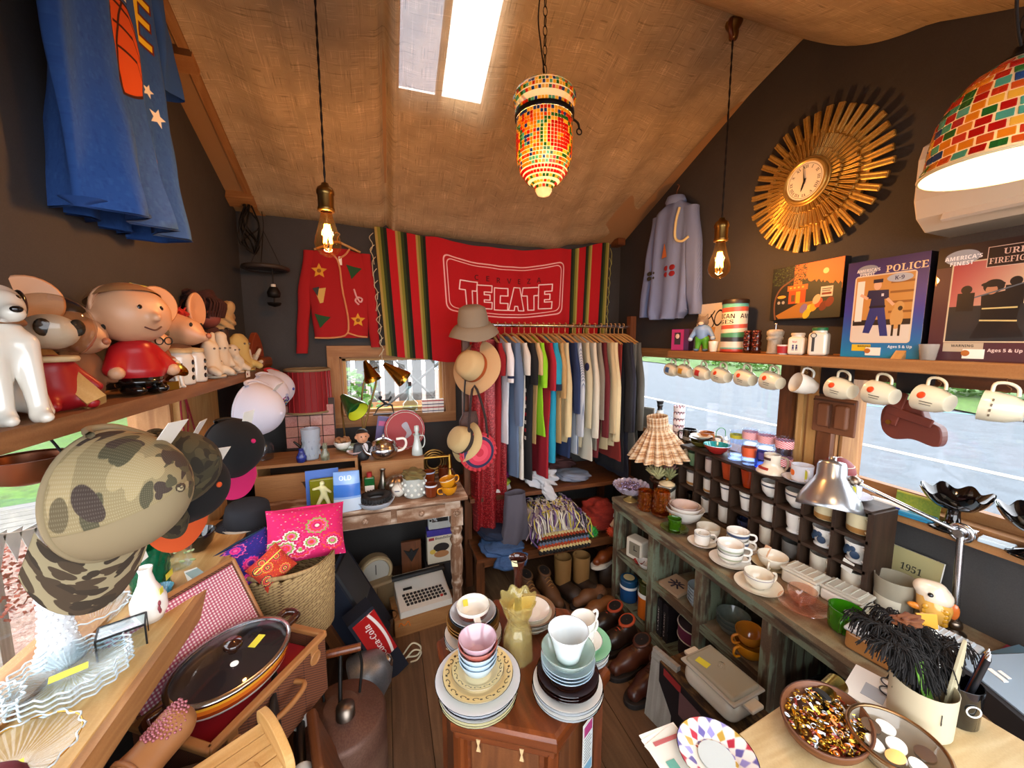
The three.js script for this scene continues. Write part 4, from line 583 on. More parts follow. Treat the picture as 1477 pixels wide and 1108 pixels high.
{
const g=T('shelf_unit','low weathered shelf unit in chipped pale green paint','shelf unit',[0,0,0]);
const z0=-1.915,z1=-0.3,xm=(UX + WR)/ 2;
P(g,'top',[B(WR - UX + 0.01,0.022,z1 - z0,[xm - 0.005,UY - 0.011,(z0 + z1)/ 2])],M(0xffffff,0.7,{map:topTex}));
P(g,'top_rail',B(0.03,0.05,z1 - z0,[UX + 0.01,UY - 0.045,(z0 + z1)/ 2]),wGreen);
const zs=[-1.885,-1.565,-1.245,-0.925,-0.33];
for(const z of zs){P(g,'post',B(0.04,UY - 0.02,0.04,[UX + 0.02,(UY - 0.02)/ 2,z]),wGreen);P(g,'divider',B(WR - UX - 0.05,UY - 0.03,0.016,[xm + 0.02,(UY - 0.03)/ 2,z]),wGreen);}
for(let i=0;i<4;i++){const a=zs[i],b=zs[i + 1];if(i<3){P(g,'shelf',B(WR - UX - 0.03,0.018,b - a - 0.02,[xm,0.336,(a + b)/ 2]),M(0xffffff,0.7,{map:topTex}));P(g,'shelf_edge',B(0.022,0.032,b - a - 0.04,[UX + 0.012,0.33,(a + b)/ 2]),wGreen);}P(g,'bottom_shelf',B(WR - UX - 0.03,0.02,b - a - 0.02,[xm,0.05,(a + b)/ 2]),wGreen);P(g,'bottom_rail',B(0.022,0.05,b - a - 0.04,[UX + 0.012,0.035,(a + b)/ 2]),wGreen);}
P(g,'back_panel',B(0.012,UY - 0.03,z1 - z0,[WR - 0.012,(UY - 0.03)/ 2,(z0 + z1)/ 2]),wDark);
}
const BX=1.585,BZ0=-1.725,BZ1=-0.815,CW=(BZ1 - BZ0)/ 8,RH=0.333 / 3;
{
const g=T('pigeonhole_rack','dark wooden pigeonhole rack full of mugs','rack',[0,UY,0]);
const D=0.13,xm=BX + D / 2,zm=(BZ0 + BZ1)/ 2,W=BZ1 - BZ0;
for(let r=0;r<=3;r++)P(g,r===3?'top_board':'shelf',B(D,0.012,W,[xm,0.006 + r*(RH + 0.0005),zm]),wDark);
for(let c=0;c<=8;c++)P(g,c===0||c===8?'side_board':'divider',B(D,0.335,c===8?0.018:0.011,[xm,0.172,BZ0 + c*CW]),wDark);
P(g,'back_board',B(0.006,0.34,W,[BX + D - 0.003,0.172,zm]),wDark);
const bandB=M(0x3a4454,0.4),brn=M(0xa8763c,0.4),flor=M(0x27405c,0.4);
const sage=gloss(0x6c8a68),orange=gloss(0xa8401c),orange2=gloss(0x98300e),gw=gloss(0xd9d4c8),navy=gloss(0x1c2440),ash=M(0x8c8a84,0.2,{transmission:0.4,thickness:0});
const cell=(c,r,label,o)=>CUP(label,[BX + 0.058,UY + 0.0125 +(2 - r)*(RH + 0.0005),BZ0 +(c + 0.5)*CW],{r:0.043,h:0.076,ha:-2.3,hw:0.02,...o});
const sp=(m)=>[[-1.9,0.05,0.014,m],[-1.3,0.034,0.015,m],[-1.5,0.055,0.01,m],[-2.2,0.035,0.012,m]];
cell(0,0,'sage green tapered mug in the rack',{m:sage,style:'taper'});cell(1,0,'slim pinkish cream mug with a dark rim in the rack',{m:gloss(0xd0c0b4),bands:[[0.072,0.007,M(0x5c3038,0.4)]],r:0.034});cell(2,0,'burnt orange tapered mug beside the pinkish mug',{m:orange,style:'taper',h:0.088});cell(3,0,'deep red-orange tapered mug beside the white banded cups',{m:orange2,style:'taper',h:0.088});cell(4,0,'white cup with a dark band beside the red-orange mug',{style:'round',r:0.046,h:0.07,bands:[[0.05,0.008,bandB]]});cell(5,0,'wide white cup with a dark band above the ribbed pedestal cup',{style:'round',r:0.048,h:0.072,bands:[[0.052,0.007,bandB]]});cell(6,0,'cream cup with a tan base next to the desk lamp',{m:cream,r:0.044,bands:[[0.006,0.02,brn]]});cell(7,0,'cream cup with a tan base under the desk lamp shade',{m:cream,r:0.044,bands:[[0.006,0.02,brn]]});
cell(0,1,'white mug with brown base rings below the sage mug',{m:gw,bands:[[0.008,0.014,brn]]});cell(1,1,'white mug with brown base rings below the pinkish mug',{m:gw,bands:[[0.008,0.012,brn]],r:0.037});cell(2,1,'tapered white mug with a dark band below the burnt orange mug',{style:'taper',r:0.042,h:0.088,bands:[[0.066,0.008,bandB]]});cell(3,1,'tapered white mug with a dark band below the red-orange mug',{style:'taper',r:0.042,h:0.088,bands:[[0.064,0.008,bandB]]});cell(4,1,'plain white straight mug in the middle of the rack',{r:0.038,h:0.086});cell(5,1,'white ribbed pedestal cup in the rack',{style:'foot',r:0.041,h:0.086});cell(6,1,'footed white mug with blue flowers left of its twin',{style:'foot',spots:sp(flor)});cell(7,1,'footed white mug with blue flowers above the tagged mug',{style:'foot',spots:sp(flor)});
cell(0,2,'black mug in the bottom row of the rack',{m:blackG,r:0.036,h:0.06});cell(1,2,'pale grey mug half hidden behind the nested bowls',{m:gw});cell(2,2,'plain greyish white mug behind the milk glass teacup',{m:gw,h:0.085});cell(3,2,'navy blue bowl-shaped mug in the bottom row',{m:navy,style:'round',r:0.045,h:0.06});cell(4,2,'cream mug below the straight white mug',{m:offw,r:0.04,h:0.084});cell(5,2,'smoky grey glass cup in the bottom row',{m:ash,r:0.046,h:0.07,handle:false});cell(6,2,'plain cream mug below the blue-flowered mugs',{m:offw});const tg=cell(7,2,'plain cream mug carrying a white price tag',{m:offw});
P(tg,'price_tag',B(0.001,0.046,0.036,[-0.052,0.1,0],[0.25,0,0.15]),paper);
}
{
const BT=UY + 0.346;
const p1=[1.66,BT,-1.655];BOWL('olive glass bowl under the brown saucer',p1,0.06,0.034,M(0x6a6428,0.2,{transmission:0.4,thickness:0}));SAUCER('dark brown saucer stacked on the olive bowl',[1.66,BT + 0.035,-1.655],0.062,gloss(0x3c2418));SAUCER('cream saucer topmost on the olive bowl',[1.66,BT + 0.047,-1.655],0.056,offw);
const tb=T('ribbed_bowl','red glass bowl with a ribbed turquoise inside','bowl',[1.645,BT,-1.53]);P(tb,'bowl',bowlGeo([[0.03,0],[0.034,0.004],[0.056,0.025],[0.066,0.046]],30),gloss(0x9c2420));P(tb,'turquoise_lining',L([[0.02,0.006],[0.05,0.026],[0.062,0.047],[0.0665,0.0465]],30),gloss(0x2aa8b0));for(let i=0;i<20;i++){const a=i / 20*6.283;P(tb,'rib',TU([[Math.cos(a)*0.034,0.018,Math.sin(a)*0.034],[Math.cos(a)*0.049,0.029,Math.sin(a)*0.049],[Math.cos(a)*0.06,0.046,Math.sin(a)*0.06]],0.0016,6,4),gloss(0x2aa8b0));}
const tumbler=(label,pos,r,h,band,tint)=>{const g=T('glass_tumbler',label,'tumbler',pos);P(g,'glass',bowlGeo([[r*0.86,0],[r*0.9,0.004],[r,h]],24,0.0018),glassM(tint||0xf4f8ff));P(g,'base',C(r*0.84,r*0.84,0.008,[0,0.006,0]),glassM(tint||0xf4f8ff));if(band)P(g,'printed_band',L([[r*0.975,h*0.42],[r*1.006,h*0.86]],24),band);return g;};
const checkR=(r)=>M(0xffffff,0.5,{map:canTex(128,64,(c)=>{c.fillStyle='#f4ecec';c.fillRect(0,0,128,64);c.fillStyle='#d8303a';for(let j=0;j<8;j++)for(let i=0;i<16;i++)if((i + j)% 2)c.fillRect(i*8,j*8,8,8);},[2,1])});
const chk=checkR();
tumbler('clear etched tumbler beside the ribbed red bowl',[1.64,BT,-1.415],0.036,0.095,null);tumbler('clear tumbler with an orange printed panel on the rack top',[1.635,BT,-1.335],0.03,0.1,M(0xd85a2c,0.5));const yb=tumbler('clear tumbler with a yellow printed rim behind the etched one',[1.7,BT,-1.46],0.034,0.13,null);P(yb,'yellow_band',L([[0.0338,0.095],[0.0345,0.112]],24),M(0xc8c02c,0.5));tumbler('pale blue-footed tumbler behind the tin-style mug',[1.65,BT,-1.285],0.028,0.08,null,0xc8d8ff);
for(const[x,z,dy,l]of[[1.69,-1.38,0,'lower of the gingham glasses beside the yellow-rimmed tumbler'],[1.69,-1.38,0.055,'gingham glass stacked beside the yellow-rimmed tumbler'],[1.695,-1.3,0,'lower gingham glass in the middle pair on the rack'],[1.695,-1.3,0.055,'upper gingham glass in the middle pair on the rack'],[1.69,-1.21,0,'lower gingham glass before the pine mullion'],[1.69,-1.21,0.055,'gingham glass stacked before the pine mullion']])tumbler('red and white ' + l,[x,BT + dy*1.45,z],0.036,0.078,chk);
const tm=T('travel_mug','white wide-based mug with red lettering on the rack','mug',[1.635,BT,-1.22]);P(tm,'body',bowlGeo([[0.06,0],[0.061,0.006],[0.05,0.022],[0.034,0.035],[0.031,0.05],[0.033,0.085]],28),offw);P(tm,'handle',X(handleGeo(0.034,0.09,0.026),[0,0,0],[0,-1.2,0]),M(0x9c8c78,0.4));P(tm,'lettering',X(new THREE.CylinderGeometry(0.045,0.053,0.01,16,1,true,3.6,1.5),[0,0.024,0]),M(0x9c2c24,0.5));P(tm,'lettering',X(new THREE.CylinderGeometry(0.0335,0.0328,0.012,16,1,true,3.6,1.6),[0,0.066,0]),M(0x4c3030,0.5));
const milkB=gloss(0xdfe6f2,0.12),odot=M(0xe06a1c,0.4);
for(const[z,l]of[[-1.095,'beside the wide-based mug'],[-0.925,'beside the desk lamp']]){SAUCER('pale blue-white saucer under the orange-dotted cup ' + l,[1.645,BT,z],0.072,milkB);const c=CUP('pale blue-white cup with an orange sun dot ' + l,[1.645,BT + 0.006,z],{name:'tea_cup',cat:'cup',m:milkB,r:0.04,h:0.068,ha:-2.2,spots:[[-2.0,0.036,0.014,odot]]});P(c,'sticker',X(new THREE.CylinderGeometry(0.0415,0.0405,0.05,8,1,true,-0.75,0.35),[0,0.034,0]),stickerM);}
const ball=T('basketball','small maroon rubber basketball on the sill behind the cup','ball',[1.735,BT + 0.06,-1.02]);P(ball,'skin',SP(0.06,[0,0,0],1,26),M(0x7c2a2c,0.6));P(ball,'seam',[TO(0.0601,0.0012,[0,0,0],[0,0,0],40),TO(0.0601,0.0012,[0,0,0],[1.57,0.3,0],40),TO(0.052,0.0012,[0,0.03,0],[1.57,0,0],40)],M(0xe0d8c8,0.6));
const SL=0.977;const bt=T('dark_bottle','black bulbous wine bottle standing on the window sill','bottle',[1.76,SL,atX(951,610,1.76).z]);P(bt,'flask',L([[0.001,0],[0.035,0],[0.044,0.02],[0.046,0.06],[0.04,0.1],[0.022,0.13],[0.016,0.15],[0.016,0.17],[0.019,0.175],[0.019,0.19],[0.015,0.192]],26),gloss(0x10100e,0.08));P(bt,'neck_label',L([[0.0235,0.13],[0.018,0.148]],20),paper);P(bt,'stopper',C(0.024,0.018,0.024,[0,0.2,0]),black);
const fs=T('grey_board','small grey board standing behind the black bottle','board',[1.75,SL,atX(936,610,1.77).z + 0.01],{ry:-1.2});P(fs,'panel',B(0.1,0.15,0.012,[0,0.075,0]),M(0x9a968c,0.6));P(fs,'backing',B(0.08,0.13,0.003,[0,0.075,0.007]),M(0x6c6a62,0.6));
const patM=M(0xffffff,0.5,{map:canTex(256,64,(c)=>{c.fillStyle='#eee6e8';c.fillRect(0,0,256,64);for(let i=0;i<12;i++)for(let j=0;j<3;j++){c.fillStyle=(i + j)% 2?'#a8445c':'#5c2c3c';c.beginPath();c.arc(i*22 +(j % 2)*11,j*22 + 10,6,0,7);c.fill();}})});
for(let i=0;i<5;i++)CUP('patterned pink cup in the tall stack by the black bottle, ' +['lowest','second up','middle','fourth up','topmost'][i],[1.755,SL + i*0.042,atX(979,610,1.755).z],{name:'stacking_cup',cat:'cup',r:0.034 + i*0.0003,h:0.04,style:'straight',handle:false,m:patM});
const bm=CUP('black mug with a pale landscape print on the sill',[1.745,SL,atX(995,620,1.745).z],{m:blackG,r:0.04,h:0.084,ha:2.6,bands:[[0.02,0.02,M(0x8c8c86,0.4)]]});
const st=T('beer_stein','amber glazed barrel stein beside the black mug','stein',[1.73,SL,atX(1020,620,1.73).z]);P(st,'barrel',bowlGeo([[0.036,0],[0.042,0.008],[0.047,0.045],[0.042,0.084],[0.039,0.092],[0.043,0.1]],28),gloss(0x9c5418,0.14));P(st,'handle',X(handleGeo(0.044,0.095,0.034,0.008),[0,0,0],[0,-0.9,0]),gloss(0x8c7c6c,0.3));P(st,'relief',[0,1,2,3,4].map((i)=>SP(0.014,[Math.sin(i*1.2 + 3)*0.044,0.048,Math.cos(i*1.2 + 3)*0.044],[1,1.6,0.6],8)),gloss(0x5c2c0c,0.2));
const gb=T('wire_lid_jar','clear jar with a wire bail on the sill behind the stein','jar',[1.765,SL,atX(1040,620,1.765).z]);P(gb,'glass',bowlGeo([[0.035,0],[0.04,0.01],[0.04,0.075],[0.03,0.09]],22,0.002),glass);P(gb,'bail',TU([[-0.034,0.085,0],[-0.03,0.12,0],[0,0.135,0],[0.03,0.12,0],[0.034,0.085,0]],0.002),M(0x2c8a3c,0.4));
}
// ---------- things on the unit top ----------
{
const on=(px,py)=>{const p=atY(px,py,UY);return[p.x,UY + 0.0005,p.z];};
const lp=T('plaid_lamp','table lamp with a pleated plaid shade on a succulent base','lamp',[1.56,UY,-1.83]);
const plaid=M(0xffffff,0.85,{map:canTex(256,256,(c)=>{c.fillStyle='#dcb583';c.fillRect(0,0,256,256);for(let i=0;i<8;i++){c.fillStyle='rgba(150,80,40,.45)';c.fillRect(i*32,0,5,256);c.fillRect(0,i*32,256,5);c.fillStyle='rgba(245,235,210,.6)';c.fillRect(i*32 + 12,0,7,256);c.fillRect(0,i*32 + 12,256,7);c.fillStyle='rgba(80,40,40,.5)';c.fillRect(i*32 + 24,0,2,256);c.fillRect(0,i*32 + 24,256,2);}},[2.2,0.7]),transmission:0.25,thickness:0});
P(lp,'shade',CLOTH(180,14,(u,v)=>{const a=u*6.2832,t=1 - v,r=(t<0.28?0.056:0.054 +(t - 0.28)/ 0.72*0.115)*(1 +(0.02 + 0.07*t)*Math.sin(a*17));return[Math.cos(a)*r,0.24 + 0.24*v,Math.sin(a)*r];},0.002),plaid,[0,0.02,0],{rz:0.12});P(lp,'shade_ribbon',L([[0.062,0.4],[0.062,0.42]],30),plaid,[0,0.02,0],{rz:0.12});
P(lp,'pot',L([[0.001,0],[0.05,0],[0.056,0.02],[0.05,0.08],[0.075,0.1],[0.07,0.12],[0.001,0.125]],26),gloss(0x3a2418));P(lp,'stem',C(0.007,0.009,0.18,[0,0.2,0]),brassA);
const leafS=(c,x,y,z,s)=>{const list=[];for(let k=0;k<3;k++)for(let i=0;i<7;i++){const a=i / 7*6.283 + k*0.4,t=0.35 + k*0.4;list.push(X(new THREE.ConeGeometry(0.014*s,0.06*s,5),[0,0.028*s,0]).applyMatrix4(mtx.makeRotationX(1.35 - t*0.9)).applyMatrix4(mtx.makeRotationY(a)));}P(lp,'succulent',MG(list),M(c,0.6),[x,y,z]);};
leafS(0xb4ae7a,-0.055,0.14,0.03,1.15);leafS(0x7a6a58,-0.02,0.17,-0.03,1.0);leafS(0x9c6a62,0.04,0.16,0.02,1.0);leafS(0x8a8a5a,0.0,0.14,0.06,1.1);leafS(0xa89a6a,-0.06,0.145,-0.02,0.9);leafS(0x8c6a5c,0.06,0.14,-0.02,0.9);
const ib=T('carnival_bowl','iridescent cut-glass footed bowl at the end of the unit','bowl',on(905,735).map((v,i)=>i===0?1.345:i===2?-1.84:v));const cut=M(0xdcd4e8,0.12,{metalness:0.45,transmission:0.4,thickness:0,iridescence:1});
P(ib,'foot',L([[0.04,0],[0.04,0.006],[0.014,0.02],[0.012,0.034],[0.03,0.046]],20),M(0xb89a5a,0.2,{metalness:0.5}));P(ib,'bowl',CLOTH(72,10,(u,v)=>{const a=u*6.2832,r=(0.03 + 0.07*Math.sqrt(v))*(1 + 0.03*v*Math.sin(a*18)),y=0.045 + v*0.055 + 0.004*v*Math.cos(a*18);return[Math.cos(a)*r,y,Math.sin(a)*r];},0.004),cut);for(let k=0;k<3;k++)for(let i=0;i<18;i++){const a=(i + k / 2)/ 18*6.283,r=0.068 + k*0.014;P(ib,'cut_facet',X(new THREE.OctahedronGeometry(0.008),[Math.cos(a)*r,0.062 + k*0.015,Math.sin(a)*r]),cut);}
P(ib,'bead_heap',Array.from({length:40},(_,i)=>SP(0.008,[Math.cos(i*2.4)*0.055*Math.sqrt(i / 40),0.085 + rr(0,0.012),Math.sin(i*2.4)*0.055*Math.sqrt(i / 40)],1,7)),M(0x9c8cb0,0.1,{metalness:0.7}),null,{kind:'stuff'});
const amber=M(0xd8882c,0.05,{transmission:0.9,thickness:0}),gl=[[0.03,0],[0.036,0.01],[0.034,0.03],[0.039,0.034],[0.038,0.058],[0.041,0.062],[0.04,0.086],[0.043,0.092],[0.042,0.115]];
const amberGlass=(label,p)=>{const g=T('amber_glass',label,'tumbler',p);P(g,'glass',bowlGeo(gl,24,0.003),amber);P(g,'bumps',Array.from({length:24},(_,i)=>SP(0.009,[Math.cos(i / 8*6.283)*0.038,0.02 + Math.floor(i / 8)*0.028,Math.sin(i / 8*6.283)*0.038],[1,1,0.7],6)),amber);};
amberGlass('tall bubbled amber glass beside the iridescent bowl',[1.345,UY,-1.7]);amberGlass('bubbled amber glass standing on the amber ashtray',[1.375,UY + 0.0285,-1.612]);
BOWL('low amber glass ashtray under the bubbled glass',[1.375,UY,-1.612],0.058,0.028,amber,{name:'amber_dish',cat:'dish'});
const cn=T('lidded_canister','square white canister with leaf print and looped lid','canister',[1.5,UY,-1.72],{ry:0.5});P(cn,'body',RB(0.075,0.12,0.075,0.006,[0,0.06,0]),offw);const cnl=P(cn,'lid',L([[0.001,0.145],[0.02,0.142],[0.042,0.13],[0.046,0.12],[0.001,0.12]],24),cream);P(cnl,'knob',TO(0.01,0.003,[0,0.152,0]),brass);P(cn,'printed_label',B(0.001,0.085,0.055,[-0.038,0.05,0]),M(0x6a7a3c,0.6));P(cn,'printed_band',B(0.078,0.02,0.078,[0,0.105,0]),M(0x2c2c28,0.5));P(cn,'price_tag',B(0.001,0.08,0.03,[-0.041,0.05,0.016]),M(0xd8d4b8,0.7));
const vg=T('green_glass','small clear green glass behind the white bowls','tumbler',[1.44,UY,-1.66]);P(vg,'glass',bowlGeo([[0.022,0],[0.026,0.06]],18,0.002),M(0x3c8c1c,0.06,{transmission:0.7,thickness:0}));
const nb=on(990,752);const bp=[1.455,UY,-1.53];const bm=M(0xe6e0d6,0.2,{clearcoat:0.5});const b1=BOWL('largest white nesting bowl with gold sprigs',bp,0.095,0.075,bm);P(b1,'gold_sprigs',Array.from({length:9},(_,i)=>X(new THREE.SphereGeometry(1,8,6),[Math.sin(2.6 + i*0.33)*0.083,0.042 +(i % 2)*0.01,Math.cos(2.6 + i*0.33)*0.083],[0,2.6 + i*0.33,0],[0.01,0.007,0.003])),M(0xb88a3c,0.4));BOWL('middle white nesting bowl inside the gold-sprigged one',[bp[0],UY + 0.026,bp[2]],0.08,0.062,bm);BOWL('smallest nesting bowl with a pinkish ribbed inside',[bp[0],UY + 0.048,bp[2]],0.066,0.044,M(0xcdb8ae,0.2,{clearcoat:0.5}));
const gg=M(0x5c9c1c,0.06,{transmission:0.7,thickness:0});SAUCER('olive green glass saucer',[1.33,UY,-1.46],0.066,M(0x6c7a2c,0.08,{transmission:0.6,thickness:0}));CUP('bright green fluted glass cup',[1.33,UY + 0.008,-1.46],{name:'tea_cup',cat:'cup',m:gg,r:0.034,h:0.058,style:'foot',handle:false});
const mw=M(0xe4dfce,0.15,{transmission:0.25,thickness:0});
const set=(px,py,r,h,sr,cl,sl,o={})=>{const p=on(px,py);if(o.x)p[0]=o.x;SAUCER(sl,p,sr,o.sm||o.m||white);return CUP(cl,[p[0],UY + 0.007,p[2]],{name:'tea_cup',cat:'cup',r,h,style:o.style||'round',...o});};
const grn=M(0x5c7048,0.5),blk=M(0x2c3038,0.5);
CUP('wide milk glass teacup by the nested bowls',[1.44,UY,-1.36],{name:'tea_cup',cat:'cup',r:0.052,h:0.056,style:'round',m:mw,ha:3.4});
set(1012,786,0.034,0.055,0.062,'small white espresso cup with a dark rim line','white saucer with a dark rim line under the espresso cup',{ha:-0.6,style:'straight',bands:[[0.05,0.002,blk]]});
const p3=[1.475,UY,-1.23];SAUCER('white saucer with a dark blue border',p3,0.078,white);const c3={name:'tea_cup',cat:'cup',r:0.046,h:0.05,style:'round',ha:-0.9,bands:[[0.03,0.012,M(0x46587a,0.4)]]};CUP('lower of two stacked cups with a blue scroll border',[p3[0],UY + 0.007,p3[2]],c3);CUP('upper of two stacked cups with a blue scroll border',[p3[0],UY + 0.043,p3[2]],c3);
P(ONE('price_tag','peach paper tag standing beside the stacked cups','tag',B(0.003,0.06,0.026),M(0xd8b08c,0.8),[1.52,UY + 0.036,-1.13],{rz:-0.5}),'eyelet',TO(0.004,0.001,[0,0.022,0],[0,1.57,0]),brass);
set(1052,812,0.05,0.048,0.08,'white cup with a green sprig border','white saucer with green sprigs',{ha:-0.7,bands:[[0.024,0.008,M(0xa8b094,0.5)]]});const p5=[1.395,UY,-1.135];
CUP('cup with a green sprig border stacked on its twin',[on(1052,812)[0],UY + 0.04,on(1052,812)[2]],{name:'tea_cup',cat:'cup',r:0.052,h:0.05,style:'round',ha:-0.9,bands:[[0.026,0.008,M(0xa8b094,0.5)]]});
SAUCER('cream saucer with a green leaf border',[1.5,UY,-1.085],0.075,cream);CUP('wide cream cup on the leaf-bordered saucer',[1.495,UY + 0.007,-1.08],{name:'tea_cup',cat:'cup',r:0.055,h:0.05,style:'round',m:offw,ha:3.6});
set(1093,848,0.05,0.055,0.082,'cream cup with a thin violet rim line','cream saucer with a violet rim line',{m:offw,ha:-0.2,bands:[[0.046,0.002,M(0x5c4a70,0.4)]]});
const rib=(g,w,d,y,n,m)=>{for(let i=0;i<n;i++)P(g,'lid_rib',RB(w*0.7,0.004,0.004,0.0015,[0,y,-d*0.35 + i*d*0.7 /(n - 1)]),m);};
const fridge=(label,p,w,d,h,m,lm,ry,n=8)=>{const g=T('refrigerator_dish',label,'lidded dish',p,{ry});P(g,'dish',RB(w*0.94,h,d*0.94,0.012,[0,h / 2,0],[0,0,0],3),m);P(g,'lid',RB(w,0.012,d,0.006,[0,h + 0.004,0]),lm);P(g,'lid_panel',RB(w*0.78,0.008,d*0.78,0.004,[0,h + 0.012,0]),lm);rib(g,w,d,h + 0.017,n,lm);return g;};
const clr=M(0xdedacb,0.12,{transmission:0.35,thickness:0});
fridge('small cream lidded dish in front of the rack',[1.5,UY,-0.955],0.1,0.13,0.05,offw,clr,0.1,5);fridge('small white lidded dish behind the green mug',[1.535,UY,-0.835],0.1,0.13,0.045,white,clr,0.12,5);
const big=fridge('long glass-lidded dish with fine ribs behind the green mug',[1.5,UY,-0.705],0.13,0.17,0.035,M(0x6c5a3c,0.2),M(0xcfd0c4,0.1,{transmission:0.4,thickness:0}),0.15,16);
const tan=gloss(0xb07840);fridge('tan ovenware box with a ribbed lid beside the green mug',[1.37,UY,-0.655],0.11,0.13,0.06,tan,M(0xd6dde0,0.1,{transmission:0.35,thickness:0}),0.15,9);fridge('larger tan ovenware box with a ribbed lid by the black feathers',[1.52,UY,-0.575],0.12,0.12,0.065,tan,M(0xdfe6ea,0.1,{transmission:0.35,thickness:0}),0.1,8);
const pk=M(0xfae4d6,0.03,{transmission:0.95,thickness:0});SAUCER('peach depression glass saucer',on(1158,878),0.075,pk);const pc=on(1156,872);CUP('peach depression glass cup with fluted sides',[pc[0],UY + 0.008,pc[2]],{name:'tea_cup',cat:'cup',m:pk,r:0.045,h:0.05,style:'round',ha:-2.6});SAUCER('clear ribbed glass dish behind the peach cup',[1.475,UY,-0.935 + 0.0],0.045,glass,{name:'glass_dish',cat:'dish'}).removeFromParent();
CUP('glossy bright green mug with a ring handle',on(1218,908),{m:gloss(0x2c6c0a,0.1),r:0.048,h:0.075,ha:3.5});
const fg=T('frosted_tumbler','large frosted glass with an etched scene at the rack end','tumbler',[1.64,UY,-0.755]);P(fg,'glass',bowlGeo([[0.045,0],[0.048,0.006],[0.057,0.13]],28,0.003),M(0xc4bca6,0.3,{transmission:0.5,thickness:0}));P(fg,'etched_scene',X(new THREE.CylinderGeometry(0.0535,0.0505,0.045,20,1,true,3.3,2.2),[0,0.045,0]),M(0xd9d2bd,0.5));
const bookT=canTex(256,256,(c)=>{c.fillStyle='#a8a070';c.fillRect(0,0,256,256);c.fillStyle='#2a2a20';c.font='bold 46px serif';c.save();c.translate(128,84);c.fillText('1951',-52,16);c.restore();c.fillRect(96,128,44,16);c.fillRect(150,132,30,10);});
const bk=T('olive_booklet','olive printed booklet leaning on the wall behind the fish','booklet',[1.745,UY,-0.775],{ry:-Math.PI / 2,rx:-0.2});P(bk,'pages',B(0.15,0.185,0.01,[0,0.0925,0]),paper);P(bk,'cover',X(new THREE.BoxGeometry(0.152,0.187,0.002),[0,0.0925,0.007]),M(0xffffff,0.8,{map:bookT}));
const fi=T('fish_figurine','yellow and white ceramic fish standing on its tail','figurine',[1.64,UY,-0.655],{ry:-1.1});const fy=gloss(0xd9a44c,0.15);
P(fi,'body',BLOB([[[0,0.02,0,0.014],[0.004,0.05,0,0.024]],[[0.004,0.05,0,0.024],[0,0.09,0,0.036]],[[0,0.09,0,0.036],[-0.01,0.125,0.0,0.034]],[[-0.02,0.008,0,0.01],[0.024,0.008,0,0.01]]],40,0.02),fy);P(fi,'head',BLOB([[[-0.012,0.13,0.0,0.036],[-0.03,0.148,0.0,0.024]],[[0.01,0.128,0,0.03],[0.0,0.15,0,0.024]]],30,0.02),gloss(0xe4d4bc,0.15));P(fi,'eye',[SP(0.007,[-0.014,0.142,0.034]),SP(0.007,[-0.014,0.142,-0.034])],blackG);P(fi,'fin',[SP(0.02,[0.042,0.095,0],[0.6,1.3,0.3],10)],gloss(0xc8682c,0.15));P(fi,'fin',SP(0.018,[-0.042,0.082,0.014],[1.1,0.6,0.5],10),gloss(0xe08a2c,0.15));for(let r=0;r<4;r++)for(let i=0;i<5;i++)P(fi,'scale',X(new THREE.SphereGeometry(0.009,6,5),[-0.022 + i*0.011,0.055 + r*0.015,0.026 + r*0.003],[0,0,0],[1,1,0.35]),gloss(0xc99028,0.2));
}
